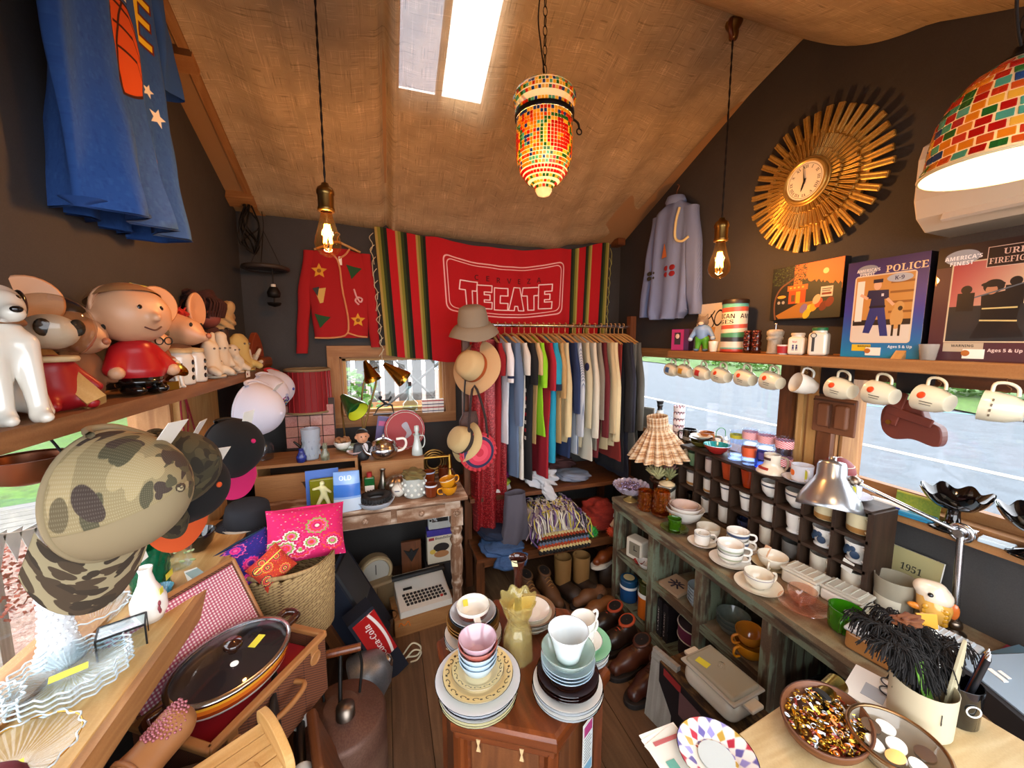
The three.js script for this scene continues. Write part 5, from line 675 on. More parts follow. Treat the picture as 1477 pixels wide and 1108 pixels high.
// ---------- inside the unit ----------
{
const S2=0.346,S1=0.061;
const fc=T('flip_clock','cream radio clock on the far bay shelf','clock',[1.35,S2,-1.76],{ry:-1.3});P(fc,'case',RB(0.11,0.12,0.08,0.012,[0,0.06,0]),offw);P(fc,'dial',B(0.07,0.075,0.004,[0.008,0.066,0.041]),M(0x8c8470,0.5));P(fc,'hand',[B(0.003,0.03,0.002,[0.008,0.075,0.044]),B(0.022,0.003,0.002,[0.016,0.064,0.044])],black);
const rd=T('red_dish','small red dish in front of the radio clock','dish',[1.32,S2,-1.705]);P(rd,'bowl',bowlGeo([[0.018,0],[0.03,0.02]],20),gloss(0xa81c1c));
const tT=canTex(128,192,(c)=>{c.fillStyle='#ecebe4';c.fillRect(0,0,128,192);c.fillStyle='#222';c.font='bold 30px sans-serif';c.fillText('10',22,44);c.fillText('9',26,104);c.fillText('8',70,160);c.fillRect(86,20,6,60);c.lineWidth=3;c.strokeRect(4,4,120,184);});
const wt=T('timer_card','white square dial face standing on the far bay shelf','clock face',[1.325,S2,-1.625],{ry:-1.35,rx:-0.12});P(wt,'panel',B(0.075,0.1,0.008,[0,0.05,0]),white);P(wt,'dial_print',X(new THREE.BoxGeometry(0.073,0.098,0.001),[0,0.05,0.005]),M(0xffffff,0.6,{map:tT}));
const bb=BOWL('white pudding bowl in front of the dial face',[1.345,S2,-1.64 + 0.0],0.045,0.035,white);bb.position.set(1.33,S2,-1.66);wt.position.x=1.395;wt.position.z=-1.64;
const jarF=(label,pos,r,h,c1,c2)=>{const g=T('vacuum_jar',label,'food jar',pos);P(g,'body',L([[0.001,0],[r*0.95,0],[r,0.006],[r,h*0.62]],28),gloss(c1));P(g,'white_band',L([[r,h*0.6],[r*1.02,h*0.62],[r*1.02,h*0.7],[r,h*0.72]],28),white);P(g,'lid',L([[r,h*0.72],[r,h*0.96],[r*0.9,h],[0.001,h]],28),gloss(c2));P(g,'lid_label',L([[0.001,h + 0.001],[r*0.62,h + 0.001]],24),M(0xd8c890,0.5));};
jarF('blue vacuum food jar on the far bay floor',[1.335,S1,-1.81],0.052,0.135,0x1c4a7c,0x1c4a6c);jarF('olive and orange vacuum food jar on the far bay floor',[1.345,S1,-1.655],0.05,0.205,0xc8641c,0x3a401c);
const tray=T('picture_tray','flat tan tile with a dark starburst on the middle bay shelf','tile',[1.36,S2,-1.455],{ry:0.1});P(tray,'slab',B(0.12,0.016,0.12,[0,0.022,0],[0,0,0.1]),M(0xa88a6c,0.6));P(tray,'starburst',Array.from({length:8},(_,i)=>X(B(0.008,0.002,0.035),[Math.cos(i*0.785)*0.024,0.0315,Math.sin(i*0.785)*0.024],[0,-i*0.785 + 1.57,0])),M(0x2a2030,0.6));
for(let i=0;i<5;i++)BOWL('pale blue bowl in the middle bay stack, ' +['lowest','second up','third up','fourth up','topmost'][i],[1.365,S2 + i*0.016,-1.315],0.054,0.044,gloss(0xb4c4cc));
const tea=T('fabric_box','dark box with a plum trimmed lid on the middle bay floor','box',[1.4,S1,-1.36],{ry:0.2});P(tea,'box',L([[0.001,0],[0.075,0],[0.08,0.16],[0.001,0.16]],24),M(0x241418,0.8));P(tea,'plum_band',L([[0.0805,0.09],[0.0815,0.155]],24),M(0x6a2440,0.8));P(tea,'cord_trim',[TO(0.081,0.003,[0,0.09,0],[1.57,0,0],30),TO(0.082,0.003,[0,0.155,0],[1.57,0,0],30)],M(0xc8bca8,0.8));
const cdT=canTex(128,256,(c)=>{c.fillStyle='#16141a';c.fillRect(0,0,128,256);c.fillStyle='#d8d0c4';c.font='bold 40px serif';c.save();c.translate(50,230);c.rotate(-1.57);c.fillText('CLASSIC',0,0);c.restore();});
for(const[z,l]of[[-1.515,'black slip-cased book beside the middle bay post'],[-1.47,'black spined book next to the plum-lidded box']]){const g=T('black_book',l,'book',[1.36,S1,z]);P(g,'block',B(0.13,0.2,0.034,[0.02,0.1,0]),M(0x1a1418,0.6));P(g,'spine',X(new THREE.BoxGeometry(0.003,0.2,0.035),[-0.046,0.1,0]),M(0xffffff,0.6,{map:cdT}));}
const gm=M(0xaeb8ac,0.08,{transmission:0.75,thickness:0});for(let i=0;i<3;i++)BOWL('clear glass bowl stacked in the third bay, ' +['lowest','middle','topmost'][i],[1.38,S2 + i*0.018,-1.145],0.066,0.05,gm);
const or=gloss(0xb06a1c),ori=M(0xa8a49a,0.4);CUP('upper orange cup with a grey inside tilted in the third bay',[1.34,S2 + 0.055,-1.03],{name:'soup_cup',cat:'cup',m:or,r:0.05,h:0.06,style:'round',ha:2.9,rz:0.15});CUP('lower yellow-orange cup in the third bay',[1.34,S2,-1.03],{name:'soup_cup',cat:'cup',m:gloss(0xc07a14),r:0.056,h:0.062,style:'round',ha:3.1});
const smg=T('small_glass','small clear glass behind the orange cups','tumbler',[1.44,S2,-0.985]);P(smg,'glass',bowlGeo([[0.026,0],[0.03,0.075]],20,0.002),gm);
for(let i=0;i<5;i++){const g=T('record_sleeve',['black record sleeve nearest the third bay','white edged record sleeve in the fourth bay','brown record sleeve in the fourth bay','blue-grey record sleeve in the fourth bay','dark flowered record sleeve leaning in the fourth bay'][i],'record',[1.55,0.061,-0.88 + i*0.022],{rx:0.06});P(g,'sleeve',B(0.31,0.31,0.006,[-0.02,0.157,0]),M([0x17151a,0xd6d0c4,0x6c4a30,0x5c6878,0x2a2430][i],0.6));P(g,'disc_edge',B(0.002,0.29,0.002,[-0.176,0.157,0]),M(0xc9c4ba,0.7));}
const bag=T('brown_bag','brown canvas bag slumped in the fourth bay','bag',[1.5,0.061,-0.62]);P(bag,'sack',LOFT([[0.45,-0.06,0.07,0.1],[0.3,-0.1,0.12,0.2],[0.1,-0.14,0.14,0.26],[0,-0.12,0.13,0.22]],30,0.25),M(0x4a2c18,0.9));
}
// ---------- hexagonal cabinet with crockery ----------
const HX=0.385,HZ=-1.08,HY=0.58;
{
const g=T('hexagonal_cabinet','hexagonal oak side cabinet stacked with plates','cabinet',[HX,0,HZ]);
const hexP=(r)=>Array.from({length:6},(_,i)=>[Math.sin(i*Math.PI / 3)*r,Math.cos(i*Math.PI / 3)*r]),up=[Math.PI / 2,0,0];
P(g,'top',EX(hexP(0.272),0.022,0.014,[0,HY - 0.012,0],up),wRed);P(g,'top_moulding',EX(hexP(0.268),0.02,0.004,[0,HY - 0.05,0],up),wRed);
P(g,'carcass',EX(hexP(0.25),0.46,0,[0,HY - 0.06,0],up),wRed);P(g,'plinth',EX(hexP(0.266),0.07,0.004,[0,0.075,0],up),wRed);
for(let i=0;i<6;i++){const a=i*Math.PI / 3;P(g,'corner_post',B(0.03,0.45,0.03),wRed,[Math.sin(a)*0.252,0.29,Math.cos(a)*0.252],{ry:a});const b=a + Math.PI / 6;if(i>2||i===0||i===5)g.userData.last=P(g,i===5?'door':'side_panel',RB(0.19,0.4,0.014,0.004),wMid,[Math.sin(b)*0.22,0.3,Math.cos(b)*0.22],{ry:b});}
const b=-Math.PI / 6;P(g.userData.last,'ring_pull',[TO(0.022,0.003,[0,-0.02,0.012]),C(0.007,0.007,0.016,[0,0.002,0.006],[Math.PI / 2,0,0])],brassA,[0,0.12,0.008]);delete g.userData.last;
for(const[x,y,z,ry,rx]of[[0.21,HY + 0.003,0.0,0.3,0],[0.1,HY + 0.003,0.17,1.2,0],[-0.21,HY + 0.003,-0.08,0.6,0]])P(g,'inlay_key',EX([[-0.006,-0.018],[0.006,-0.018],[0.002,0],[0.006,0.018],[-0.006,0.018],[-0.002,0]],0.003),M(0xc8a878,0.6),[x,y,z],{ry,rx:-Math.PI / 2});for(const t of[-0.07,0.05])P(g,'inlay_key',EX([[-0.006,-0.018],[0.006,-0.018],[0.002,0],[0.006,0.018],[-0.006,0.018],[-0.002,0]],0.003),M(0xc8a878,0.6),[Math.sin(b)*0.235 + Math.cos(b)*t,0.5,Math.cos(b)*0.235 - Math.sin(b)*t],{ry:b});
const tagT=canTex(128,256,(c)=>{c.fillStyle='#dfe6e4';c.fillRect(0,0,128,256);c.fillStyle='#b03a78';c.fillRect(8,8,112,50);c.fillStyle='#7ab0cc';c.fillRect(8,200,112,48);c.fillStyle='#444';for(let i=0;i<9;i++)c.fillRect(14,70 + i*14,rr(60,100),4);});
P(ONE('paper_tag','long printed paper tag hanging on the hexagonal cabinet','tag',B(0.05,0.17,0.002),paper,[HX + Math.sin(Math.PI / 6)*0.256,0.44,HZ + Math.cos(Math.PI / 6)*0.256],{ry:Math.PI / 6}),'print',X(new THREE.BoxGeometry(0.049,0.168,0.001),[0,0,0.0018]),M(0xffffff,0.6,{map:tagT}));
const pile=(px,py,items)=>{const p=atY(px,py,HY);let y=HY + 0.003;for(const[k,r,h,m,label,step,fn]of items){const q=[p.x,y,p.z],o=k==='p'?PLATE(label,q,r,m):k==='s'?SAUCER(label,q,r,m):BOWL(label,q,r,h,m);if(fn)fn(o);y +=step;}return[p.x,y,p.z];};
const ivory=gloss(0xe4dcae),grey=gloss(0xd6dce2),dk=gloss(0x241a22),brn=gloss(0x2a100c,0.1),lt=gloss(0xbcd0dc),jade=gloss(0x8cc8a0),amb=gloss(0xa8783c),black2=gloss(0x18161a);
const scr=(r)=>M(0xffffff,0.3,{map:canTex(512,32,(c)=>{c.fillStyle='#dcc890';c.fillRect(0,0,512,32);c.strokeStyle='#3a3020';c.lineWidth=3;for(let i=0;i<16;i++){c.beginPath();c.arc(i*32 + 8,16,7,0,4.4);c.stroke();c.fillStyle='#3a3020';c.fillRect(i*32 + 18,10,6,8);}})});
const rim=(o,r)=>{o.name&&P(o,'scroll_border',L([[r*0.76,0.0175],[r*0.985,0.0248]],48),scr());};
const a=pile(690,1006,[['p',0.112,0,ivory,'lowest ivory plate under the pale pink bowl stack',0.008],['p',0.113,0,ivory,'second ivory plate under the pale pink bowl stack',0.008],['p',0.112,0,white,'white plate above the two ivory plates',0.008],['p',0.111,0,dk,'dark-edged plate in the tall front stack',0.007],['p',0.114,0,grey,'lower blue-white plate in the tall front stack',0.008],['p',0.115,0,grey,'middle blue-white plate in the tall front stack',0.008],['p',0.122,0,grey,'wide blue-white plate under the scroll-bordered plate',0.012],['p',0.1,0,cream,'tan plate with a black scroll border',0.012,(o)=>rim(o,0.1)],['p',0.074,0,cream,'small tan plate with a black scroll border',0.008,(o)=>rim(o,0.074)],['b',0.054,0.044,lt,'lowest pale blue bowl on the scroll-bordered plates',0.016],['b',0.055,0.044,lt,'middle pale blue bowl on the scroll-bordered plates',0.016],['b',0.056,0.044,lt,'upper pale blue bowl on the scroll-bordered plates',0.016],['b',0.056,0.044,gloss(0xb05a4a),'coral rimmed bowl under the pink bowl',0.014],['b',0.054,0.046,gloss(0xc8a8b4),'lustrous pink bowl topmost on the front stack',0.02]]);
const p2=pile(818,1004,[['p',0.1,0,grey,'lowest white plate under the dark brown plates',0.009],['p',0.102,0,white,'second white plate under the dark brown plates',0.009],['p',0.1,0,grey,'third white plate under the dark brown plates',0.009],['p',0.1,0,white,'fourth white plate under the dark brown plates',0.014],['p',0.087,0,brn,'lowest dark brown glass plate',0.009],['p',0.088,0,brn,'middle dark brown glass plate',0.009],['p',0.088,0,brn,'upper dark brown glass plate',0.012],['b',0.075,0.03,lt,'lowest pale blue dish under the glass bowl',0.011],['b',0.076,0.03,lt,'middle pale blue dish under the glass bowl',0.011],['b',0.077,0.03,lt,'upper pale blue dish under the glass bowl',0.012],['b',0.076,0.045,M(0xd4e4dc,0.08,{transmission:0.6,thickness:0}),'ribbed clear glass bowl under the big white cup',0.018]]);
const wc=CUP('big handleless milk-white cup topmost on the dark plates',p2,{name:'flared_cup',cat:'cup',r:0.058,h:0.082,style:'flare',handle:false,m:gloss(0xdfe8ea)});P(wc,'sticker',X(new THREE.CylinderGeometry(0.0535,0.05,0.02,6,1,true,2.8,0.5),[0,0.062,0]),stickerM);
const p3=pile(683,925,[['p',0.098,0,white,'white plate lowest under the amber-brown bowls',0.009],['p',0.098,0,grey,'pale plate second under the amber-brown bowls',0.009],['p',0.097,0,white,'white plate third under the amber-brown bowls',0.009],['b',0.088,0.04,amb,'lowest amber-brown dish in the rear stack',0.012],['b',0.089,0.04,amb,'middle amber-brown dish in the rear stack',0.012],['b',0.09,0.04,amb,'upper amber-brown dish in the rear stack',0.014],['b',0.082,0.04,black2,'black-rimmed dish above the amber-brown ones',0.012],['b',0.078,0.034,grey,'silver-white dish under the brown gravy cup',0.012]]);
const gc=CUP('brown-backed white soup cup with a stub handle',p3,{name:'soup_cup',cat:'cup',r:0.056,h:0.045,style:'round',handle:false,m:white});P(gc,'brown_glaze',L([[0.03,0.001],[0.0505,0.016],[0.056,0.034]],28),gloss(0x7a3420));P(gc,'stub_handle',RB(0.022,0.012,0.04,0.005,[0.0,0.03,0.068]),white);P(gc,'sticker',B(0.02,0.001,0.02,[-0.02,0.032,-0.03],[0.9,0,-0.5]),stickerM);
pile(766,902,[['b',0.088,0.04,white,'lowest white dish in the stack behind the yellow vase',0.016],['b',0.088,0.04,white,'second white dish in the stack behind the yellow vase',0.02],['p',0.088,0,offw,'brown-bordered plate behind the yellow vase',0.01,(o)=>P(o,'brown_border',L([[0.074,0.0178],[0.086,0.0243]],40),M(0x8c6a4c,0.4))],['s',0.068,0,white,'saucer with a grey sprig behind the yellow vase',0.01]]);
const p6=pile(842,948,[['p',0.08,0,grey,'lowest white plate under the jade green plate',0.012],['p',0.081,0,white,'middle white plate under the jade green plate',0.012],['p',0.081,0,grey,'upper white plate under the jade green plate',0.012],['p',0.086,0,jade,'jade green glass plate',0.01],['s',0.058,0,white,'white saucer on the jade green plate',0.008]]);
CUP('lower white cup on the jade green plate',p6,{name:'tea_cup',cat:'cup',r:0.036,h:0.056,style:'foot',ha:0.3});CUP('upper tilted white cup stacked above the jade green plate',[p6[0],p6[1]+ 0.034,p6[2]],{name:'tea_cup',cat:'cup',r:0.04,h:0.05,style:'round',ha:0.3,rz:0.12});
const yg=M(0xf0e4a8,0.06,{transmission:0.82,thickness:0});
const vz=T('yellow_vase','fluted pale yellow glass vase amid the plate stacks','vase',[0.378,HY + 0.003,-1.075]);P(vz,'vase',CLOTH(60,24,(u,v)=>{const a=u*6.2832,k=lerpTab([[0,0.048],[0.35,0.044],[0.62,0.03],[0.8,0.042],[1,0.056]],v),r=k*(1 + 0.05*Math.cos(a*8)*(v>0.75?1.4:0.8));return[Math.cos(a)*r,v*0.2 +(v>0.85?0.006*Math.cos(a*8):0),Math.sin(a)*r];},0.003),yg);P(vz,'base',C(0.047,0.048,0.012,[0,0.006,0]),yg);
const bv=T('brown_bud_vase','tall flared brown glass vase behind the yellow one','vase',[0.415,HY + 0.003,-1.21 + 0.03]);P(bv,'vase',L([[0.001,0],[0.03,0],[0.028,0.01],[0.014,0.04],[0.012,0.12],[0.015,0.22],[0.024,0.258],[0.033,0.27],[0.03,0.269],[0.02,0.256],[0.01,0.2]],26),gloss(0x3c1a12,0.08));P(bv,'sticker',B(0.02,0.02,0.001,[-0.02,0.262,0.02],[0,-0.7,0.2]),M(0xd8d2a0,0.7));
}
// ---------- clothes rack with shelves ----------
const RZ0=-2.35,RAILY=1.69;
function lump(w,h,d,s,n=0.25,seg=26){const g=new THREE.SphereGeometry(1,seg,seg);const p=g.attributes.position;for(let i=0;i<p.count;i++){const x=p.getX(i),y=p.getY(i),z=p.getZ(i),k=1 + n*(Math.sin(x*5 + s)*Math.cos(z*6 + s*2)+ 0.5*Math.sin(y*9 + x*7 + s*3)+ 0.35*Math.sin(z*13 + s));const q=(v)=>Math.sign(v)*Math.abs(v)**0.75;p.setXYZ(i,q(x)*k*w / 2,Math.max(q(y)*k,-0.98)*h / 2 + h / 2*0.98,q(z)*k*d / 2);}g.computeVertexNormals();return g;}
{
const g=T('clothes_rack','timber clothes rack with a steel rail and two plank shelves','clothes rack',[0,0,0]);
P(g,'rail',C(0.012,0.012,1.2,[1.06,RAILY,RZ0],[0,0,Math.PI / 2],14),steel);for(const x of[0.475,1.66])for(const z of[-2.3,-2.64])P(g,'post',B(0.045,z===-2.3?1.76:0.62,0.045,[x,z===-2.3?0.88:0.31,z - 0.03]),wMid);
P(g,'shelf',B(1.19,0.026,0.46,[1.067,0.61,-2.46]),wMid);P(g,'shelf',B(1.19,0.026,0.6,[1.067,0.312,-2.36]),wMid);P(g,'cross_rail',B(1.1,0.05,0.025,[1.067,0.29,-2.08]),wMid);for(const x of[0.5,1.63])P(g,'front_leg',B(0.05,0.3,0.05,[x,0.15,-2.12]),wMid);
const stripe=canTex(128,64,(c)=>{c.fillStyle='#b4b8bc';c.fillRect(0,0,128,64);c.fillStyle='#5a6478';for(let i=0;i<16;i++)c.fillRect(i*8,0,2.5,64);},[2,1]);
const seq=canTex(256,256,(c)=>{c.fillStyle='#7c0c12';c.fillRect(0,0,256,256);for(let i=0;i<40;i++)for(let j=0;j<64;j++){c.fillStyle=['#d83038','#f08078','#5c060a','#a8161e'][Math.floor(hash(i,j,3)*4)];c.fillRect(i*6.4 +(j % 2)*1.5,j*4,2.6,2.4);}},[1.5,3]);
const hangM=wPale;
const rows=[['dark red cotton dress next to the sequinned gown',0x8c0c14,706,700,0.05,0x8c0c14,0.2],['white sports tee with navy sleeve stripes',0xd8d8dc,717,640,0.045,0xe2e2e4,0.24,1],['slate blue denim shirt hanging on the rail',0x5c6e88,728,690,0.06,0x5c6e88,0.5],['white tee behind the black printed tee',0xd0ccc0,738,690,0.04,0xd0ccc0,0.2],['black tee with red lettering down the side',0x131214,748,692,0.05,0x131214,0.26,2],['mustard patterned top beside the lime tee',0xb08a54,756,640,0.035,0xc8a878,0.2],['lime green tee hanging on the rail',0x8cc81c,765,630,0.045,0x8cc81c,0.28],['crimson top beside the turquoise tee',0x9c1424,774,690,0.04,0x9c1424,0.3],['turquoise tee with a dark collar band',0x1c8ca8,783,668,0.06,0x1c8ca8,0.3,3],['camel coloured shirt hanging on the rail',0xb08c58,791,640,0.04,0xb08c58,0.35],['pale sand long-sleeved shirt hanging on the rail',0xcdb98a,798,640,0.045,0xcdb98a,0.6],['navy blue shirt hanging on the rail',0x1c2c50,806,660,0.04,0x1c2c50,0.45],['grey pin-striped shirt hanging on the rail',stripe,815,655,0.05,stripe,0.6],['khaki shirt with a round dark badge',0xb4a888,826,645,0.045,0xb4a888,0.55,4],['off-white long-sleeved shirt hanging on the rail',0xc8c0ac,835,665,0.045,0xc8c0ac,0.62],['grey-brown linen shirt hanging on the rail',0x7a7264,842,650,0.035,0x7a7264,0.5],['dark maroon shirt hanging on the rail',0x5c1418,849,660,0.045,0x5c1418,0.62],['beige jacket hanging on the rail',0xb8a47c,857,650,0.05,0xb8a47c,0.6],['heavy cream cotton jacket hanging on the rail',0xd0bc90,866,645,0.055,0xd0bc90,0.66],['brick red flowered scarf hanging beside the cream jacket',0x8a2c24,874,665,0.025,0x8a2c24,0.1],['black jacket hanging on the rail',0x16161a,880,680,0.045,0x16161a,0.6],['dark navy coat hanging on the rail',0x20202c,886,690,0.045,0x20202c,0.6],['faded grey trousers folded on a hanger',0x6c6c66,892,660,0.04,0x6c6c66,0.1],['olive grey work coat at the end of the rail',0x54524a,898,660,0.05,0x54524a,0.6]];
rows.forEach(([label,col,px,py,th,sc,sl,extra],i)=>{
const x=atZ(px,480,RZ0).x,y1=RAILY - 0.1,yb=atZ(px,py,-2.2).y,h=y1 - yb,w=0.17 + hash(i,3,5)*0.03;
th*=0.8;const m=typeof col==='number'?M(col,0.92):M(0xffffff,0.92,{map:col}),sm=typeof sc==='number'?M(sc,0.92):m;
const o=T(/dress/.test(label)?'dress':/tee/.test(label)?'tee_shirt':/jacket|coat/.test(label)?'jacket':/trousers/.test(label)?'trousers':/scarf/.test(label)?'scarf':'shirt',label,/dress/.test(label)?'dress':/jacket|coat/.test(label)?'jacket':/trousers/.test(label)?'trousers':/scarf/.test(label)?'scarf':'shirt',[x,y1,RZ0],{ry:-Math.PI / 2 + rr(0.02,0.14),group:'garments on the rail'});
const fl=1 + hash(i,1,2)*0.15,sk2=(hash(i,4,7)- 0.5)*0.05;
P(o,'body',LOFT([[0.03,-0.05,0.05,th*0.5],[-0.02,-w,w,th*0.7],[-h*0.4,-w,w*0.98,th],[-h*0.7,-w*fl,w*0.93,th*1.15,sk2*0.6],[-h,-w*fl,w*(0.86 + hash(i,6,8)*0.2),th,sk2]],36,0.28,6 +(i % 4)),m);
if(sl>0.15)P(o,'sleeve',LOFT([[-0.01,w*0.75,w*1.05,th*0.8],[-sl*0.5,w*0.95,w*1.28,th],[-sl,w*1.02,w*1.3,th*0.9]],16,0.2),sm);
P(o,'hanger',[TU([[-w*0.95,-0.025,0],[-0.05,0.035,0],[0,0.045,0],[0.05,0.035,0],[w*0.98,-0.022,0]],0.008,16,6),TU([[0,0.045,0],[0,0.085,0],[0.014,0.104,0],[0.012,0.118,0],[-0.004,0.118,0]],0.0025,12,5)],hangM);
if(extra===1)P(o,'sleeve_stripe',LOFT([[-sl + 0.04,w*1.0,w*1.31,th*1.04],[-sl + 0.025,w*1.0,w*1.31,th*1.04]],16),M(0x1c2848,0.9));
if(extra===2)for(let k=0;k<7;k++)P(o,'lettering',B(0.022,0.022,0.002,[w*0.75,-0.3 - k*0.05,th*0.6]),k % 2?M(0xb01c24,0.9):M(0xd8d0c8,0.9));
if(extra===3)P(o,'collar_band',LOFT([[-0.3,w*0.8,w*1.32,th*1.05],[-0.26,w*0.8,w*1.32,th*1.05]],16),M(0x0c1c34,0.9));
if(extra===4)P(o,'badge',SP(0.026,[w*1.15,-0.16,th*0.5],[1,1,0.2],14),M(0x28284c,0.8));
});
const d=T('sequin_gown','long red sequinned gown hanging at the near end of the rail','dress',[0.6,1.57,-2.27],{ry:0.25});
P(d,'gown',LOFT([[0.03,-0.1,0.1,0.05],[-0.08,-0.13,0.13,0.1],[-0.45,-0.12,0.12,0.11],[-0.85,-0.11,0.11,0.12],[-1.16,-0.1,0.1,0.12]],44,0.5,9),M(0xffffff,0.45,{map:seq,metalness:0.2}));P(d,'strap',[TU([[-0.09,0.02,0],[-0.05,0.08,0],[0,0.1,0]],0.008),TU([[0.09,0.02,0],[0.05,0.08,0],[0,0.1,0]],0.008)],M(0x8c0c14,0.6));P(d,'hanger',TU([[0,0.09,0],[0,0.115,0.0],[0.012,0.14,0]],0.003),steel);
const hat=(name,label,cat,pos,r,brim,ch,m,o={})=>{const q=T(name,label,cat,pos,o);P(q,'crown',L([[0.001,ch],[r*0.55,ch*0.98],[r*0.86,ch*0.84],[r,ch*0.3],[r*1.02,0]],30),m);P(q,'brim',CLOTH(48,6,(u,v)=>{const a=u*6.2832,k=r +(brim - r)*v;return[Math.cos(a)*k,-0.02*v*v*(o.droop||1)+ 0.008*v*Math.sin(a*3),Math.sin(a)*k];},0.003),o.bm||m);if(o.band)P(q,'hat_band',L([[r*1.03,0.004],[r*1.02,0.03]],30),o.band);return q;};
const straw=(a,b)=>M(0xffffff,0.85,{map:canTex(128,128,(c)=>{c.fillStyle=a;c.fillRect(0,0,128,128);c.fillStyle=b;for(let j=0;j<16;j++)for(let i=0;i<16;i++)if((i + j)% 2)c.fillRect(i*8,j*8,7,3);},[6,3])});
hat('bucket_hat','beige cotton bucket hat perched above the gown','hat',[0.505,1.69,-2.24],0.09,0.15,0.11,M(0x8c8270,0.95),{rz:0.12,rx:0.25,droop:3});
hat('straw_hat','straw sun hat with an orange woven band','hat',[0.5,1.44,-2.2],0.09,0.165,0.1,straw('#cdb484','#b0905c'),{rz:1.25,ry:0.7,band:M(0xa8501c,0.9),bm:straw('#cdaa7c','#b07c4c')});
hat('straw_boater','cream straw hat with a dark band below the sun hat','hat',[0.42,1.02,-2.14],0.08,0.12,0.08,straw('#c0a878','#9c8450'),{rz:1.1,ry:0.5,band:M(0x2c2420,0.9)});
const fanM=M(0xffffff,0.85,{map:canTex(64,256,(c)=>{['#4c3478','#6a3c8c','#c83c5c','#3c3470','#d04a58','#2c2c4c','#c8344c','#d84a5c','#c02c40'].forEach((k,i)=>{c.fillStyle=k;c.fillRect(0,i*29,64,30);});},[1,1])});
const bag=T('woven_bag','round coral and purple woven bag hanging in front of the gown','bag',[0.495,1.06,-2.1],{ry:0.15});P(bag,'disc',L([[0.001,0.024],[0.05,0.022],[0.09,0.014],[0.1,0.0],[0.09,-0.014],[0.001,-0.02]],40,[0,-0.1,0],[Math.PI / 2,0,0]),fanM);P(bag,'frill',CLOTH(90,3,(u,v)=>{const a=u*6.2832,r=0.088 + 0.026*v;return[Math.cos(a)*r,-0.1 + Math.sin(a)*r,0.012*Math.sin(a*24)*v];},0.002),M(0xb83038,0.9));P(bag,'strap',TU([[-0.06,-0.04,0],[-0.05,0.12,0],[-0.01,0.28,-0.03],[0.04,0.12,0],[0.06,-0.04,0]],0.007,24),M(0x2a1a18,0.8));
const pch=T('beaded_purse','dark beaded purse with thin straps behind the woven bag','purse',[0.475,1.1,-2.2],{ry:0.3});P(pch,'pouch',LOFT([[0.08,-0.05,0.05,0.03],[0.02,-0.075,0.075,0.05],[-0.06,-0.06,0.06,0.04]],24,0.1),M(0xffffff,0.6,{map:speck(0x6a3c2c,0x1c1414,30,85)}));P(pch,'strap',TU([[-0.045,0.07,0],[-0.03,0.25,-0.01],[0.0,0.36,-0.03],[0.03,0.25,0],[0.045,0.07,0]],0.005,24),black);
const tn=(nm,label,cat,geo,m,pos,o)=>ONE(nm,label,cat,geo,m,pos,o);
const s1=0.623,s2=0.325;
tn('folded_shirts','folded white shirt at the bottom of the bright stack','shirt',lump(0.2,0.04,0.18,1,0.08),M(0xcfd4d0,0.9),[0.66,s1,-2.34]);tn('folded_shirts','folded lime shirt in the bright stack','shirt',lump(0.19,0.035,0.17,2,0.08),M(0xb0c43c,0.9),[0.665,s1 + 0.034,-2.35]);tn('folded_shirts','folded magenta tie-dyed shirt on the bright stack','shirt',lump(0.19,0.06,0.17,3,0.1),M(0xffffff,0.9,{map:speck(0xa81c7c,0x5c1c6c,6,86)}),[0.66,s1 + 0.062,-2.36]);
tn('crumpled_blouse','crumpled white blouse hanging over the upper shelf edge','blouse',MG([lump(0.2,0.1,0.15,5,0.35),X(lump(0.07,0.16,0.05,6,0.2),[0.06,-0.1,0.1],[0,0,0.5])]),M(0xc9c9cc,0.9),[0.98,s1,-2.33]);tn('cloth_heap','grey folded top beside the white blouse','top',lump(0.24,0.06,0.2,7,0.12),M(0x7c8494,0.9),[1.23,s1,-2.36]);tn('cloth_heap','dark brown crumpled cloth behind the blouse','cloth',lump(0.3,0.09,0.12,8,0.25),M(0x2c2220,0.9),[0.92,s1,-2.56]);tn('cloth_heap','dark flowered scarf heap at the back of the upper shelf','scarf',lump(0.22,0.1,0.14,9,0.25),M(0x4c2a28,0.9),[1.22,s1,-2.56]);
tn('grey_trousers','grey trousers draped over the lower shelf','trousers',LOFT([[0.3,-0.06,0.07,0.08],[0.15,-0.07,0.085,0.1],[0,-0.09,0.09,0.1]],26,0.3),M(0x54505a,0.92),[0.72,s2 + 0.055,-2.12],{ry:0.2});tn('folded_jeans','folded blue jeans slipping off the lower shelf','jeans',MG([lump(0.26,0.06,0.22,11,0.1),X(lump(0.2,0.06,0.1,12,0.12),[0.03,-0.04,0.08],[0.9,0,0])]),M(0xffffff,0.9,{map:speck(0x4c6c98,0x24406a,40,87)}),[0.64,s2,-2.13]);tn('folded_jeans','dark navy jeans under the grey trousers','jeans',lump(0.2,0.06,0.2,13,0.1),M(0x16243c,0.9),[0.62,s2 + 0.055,-2.2]);
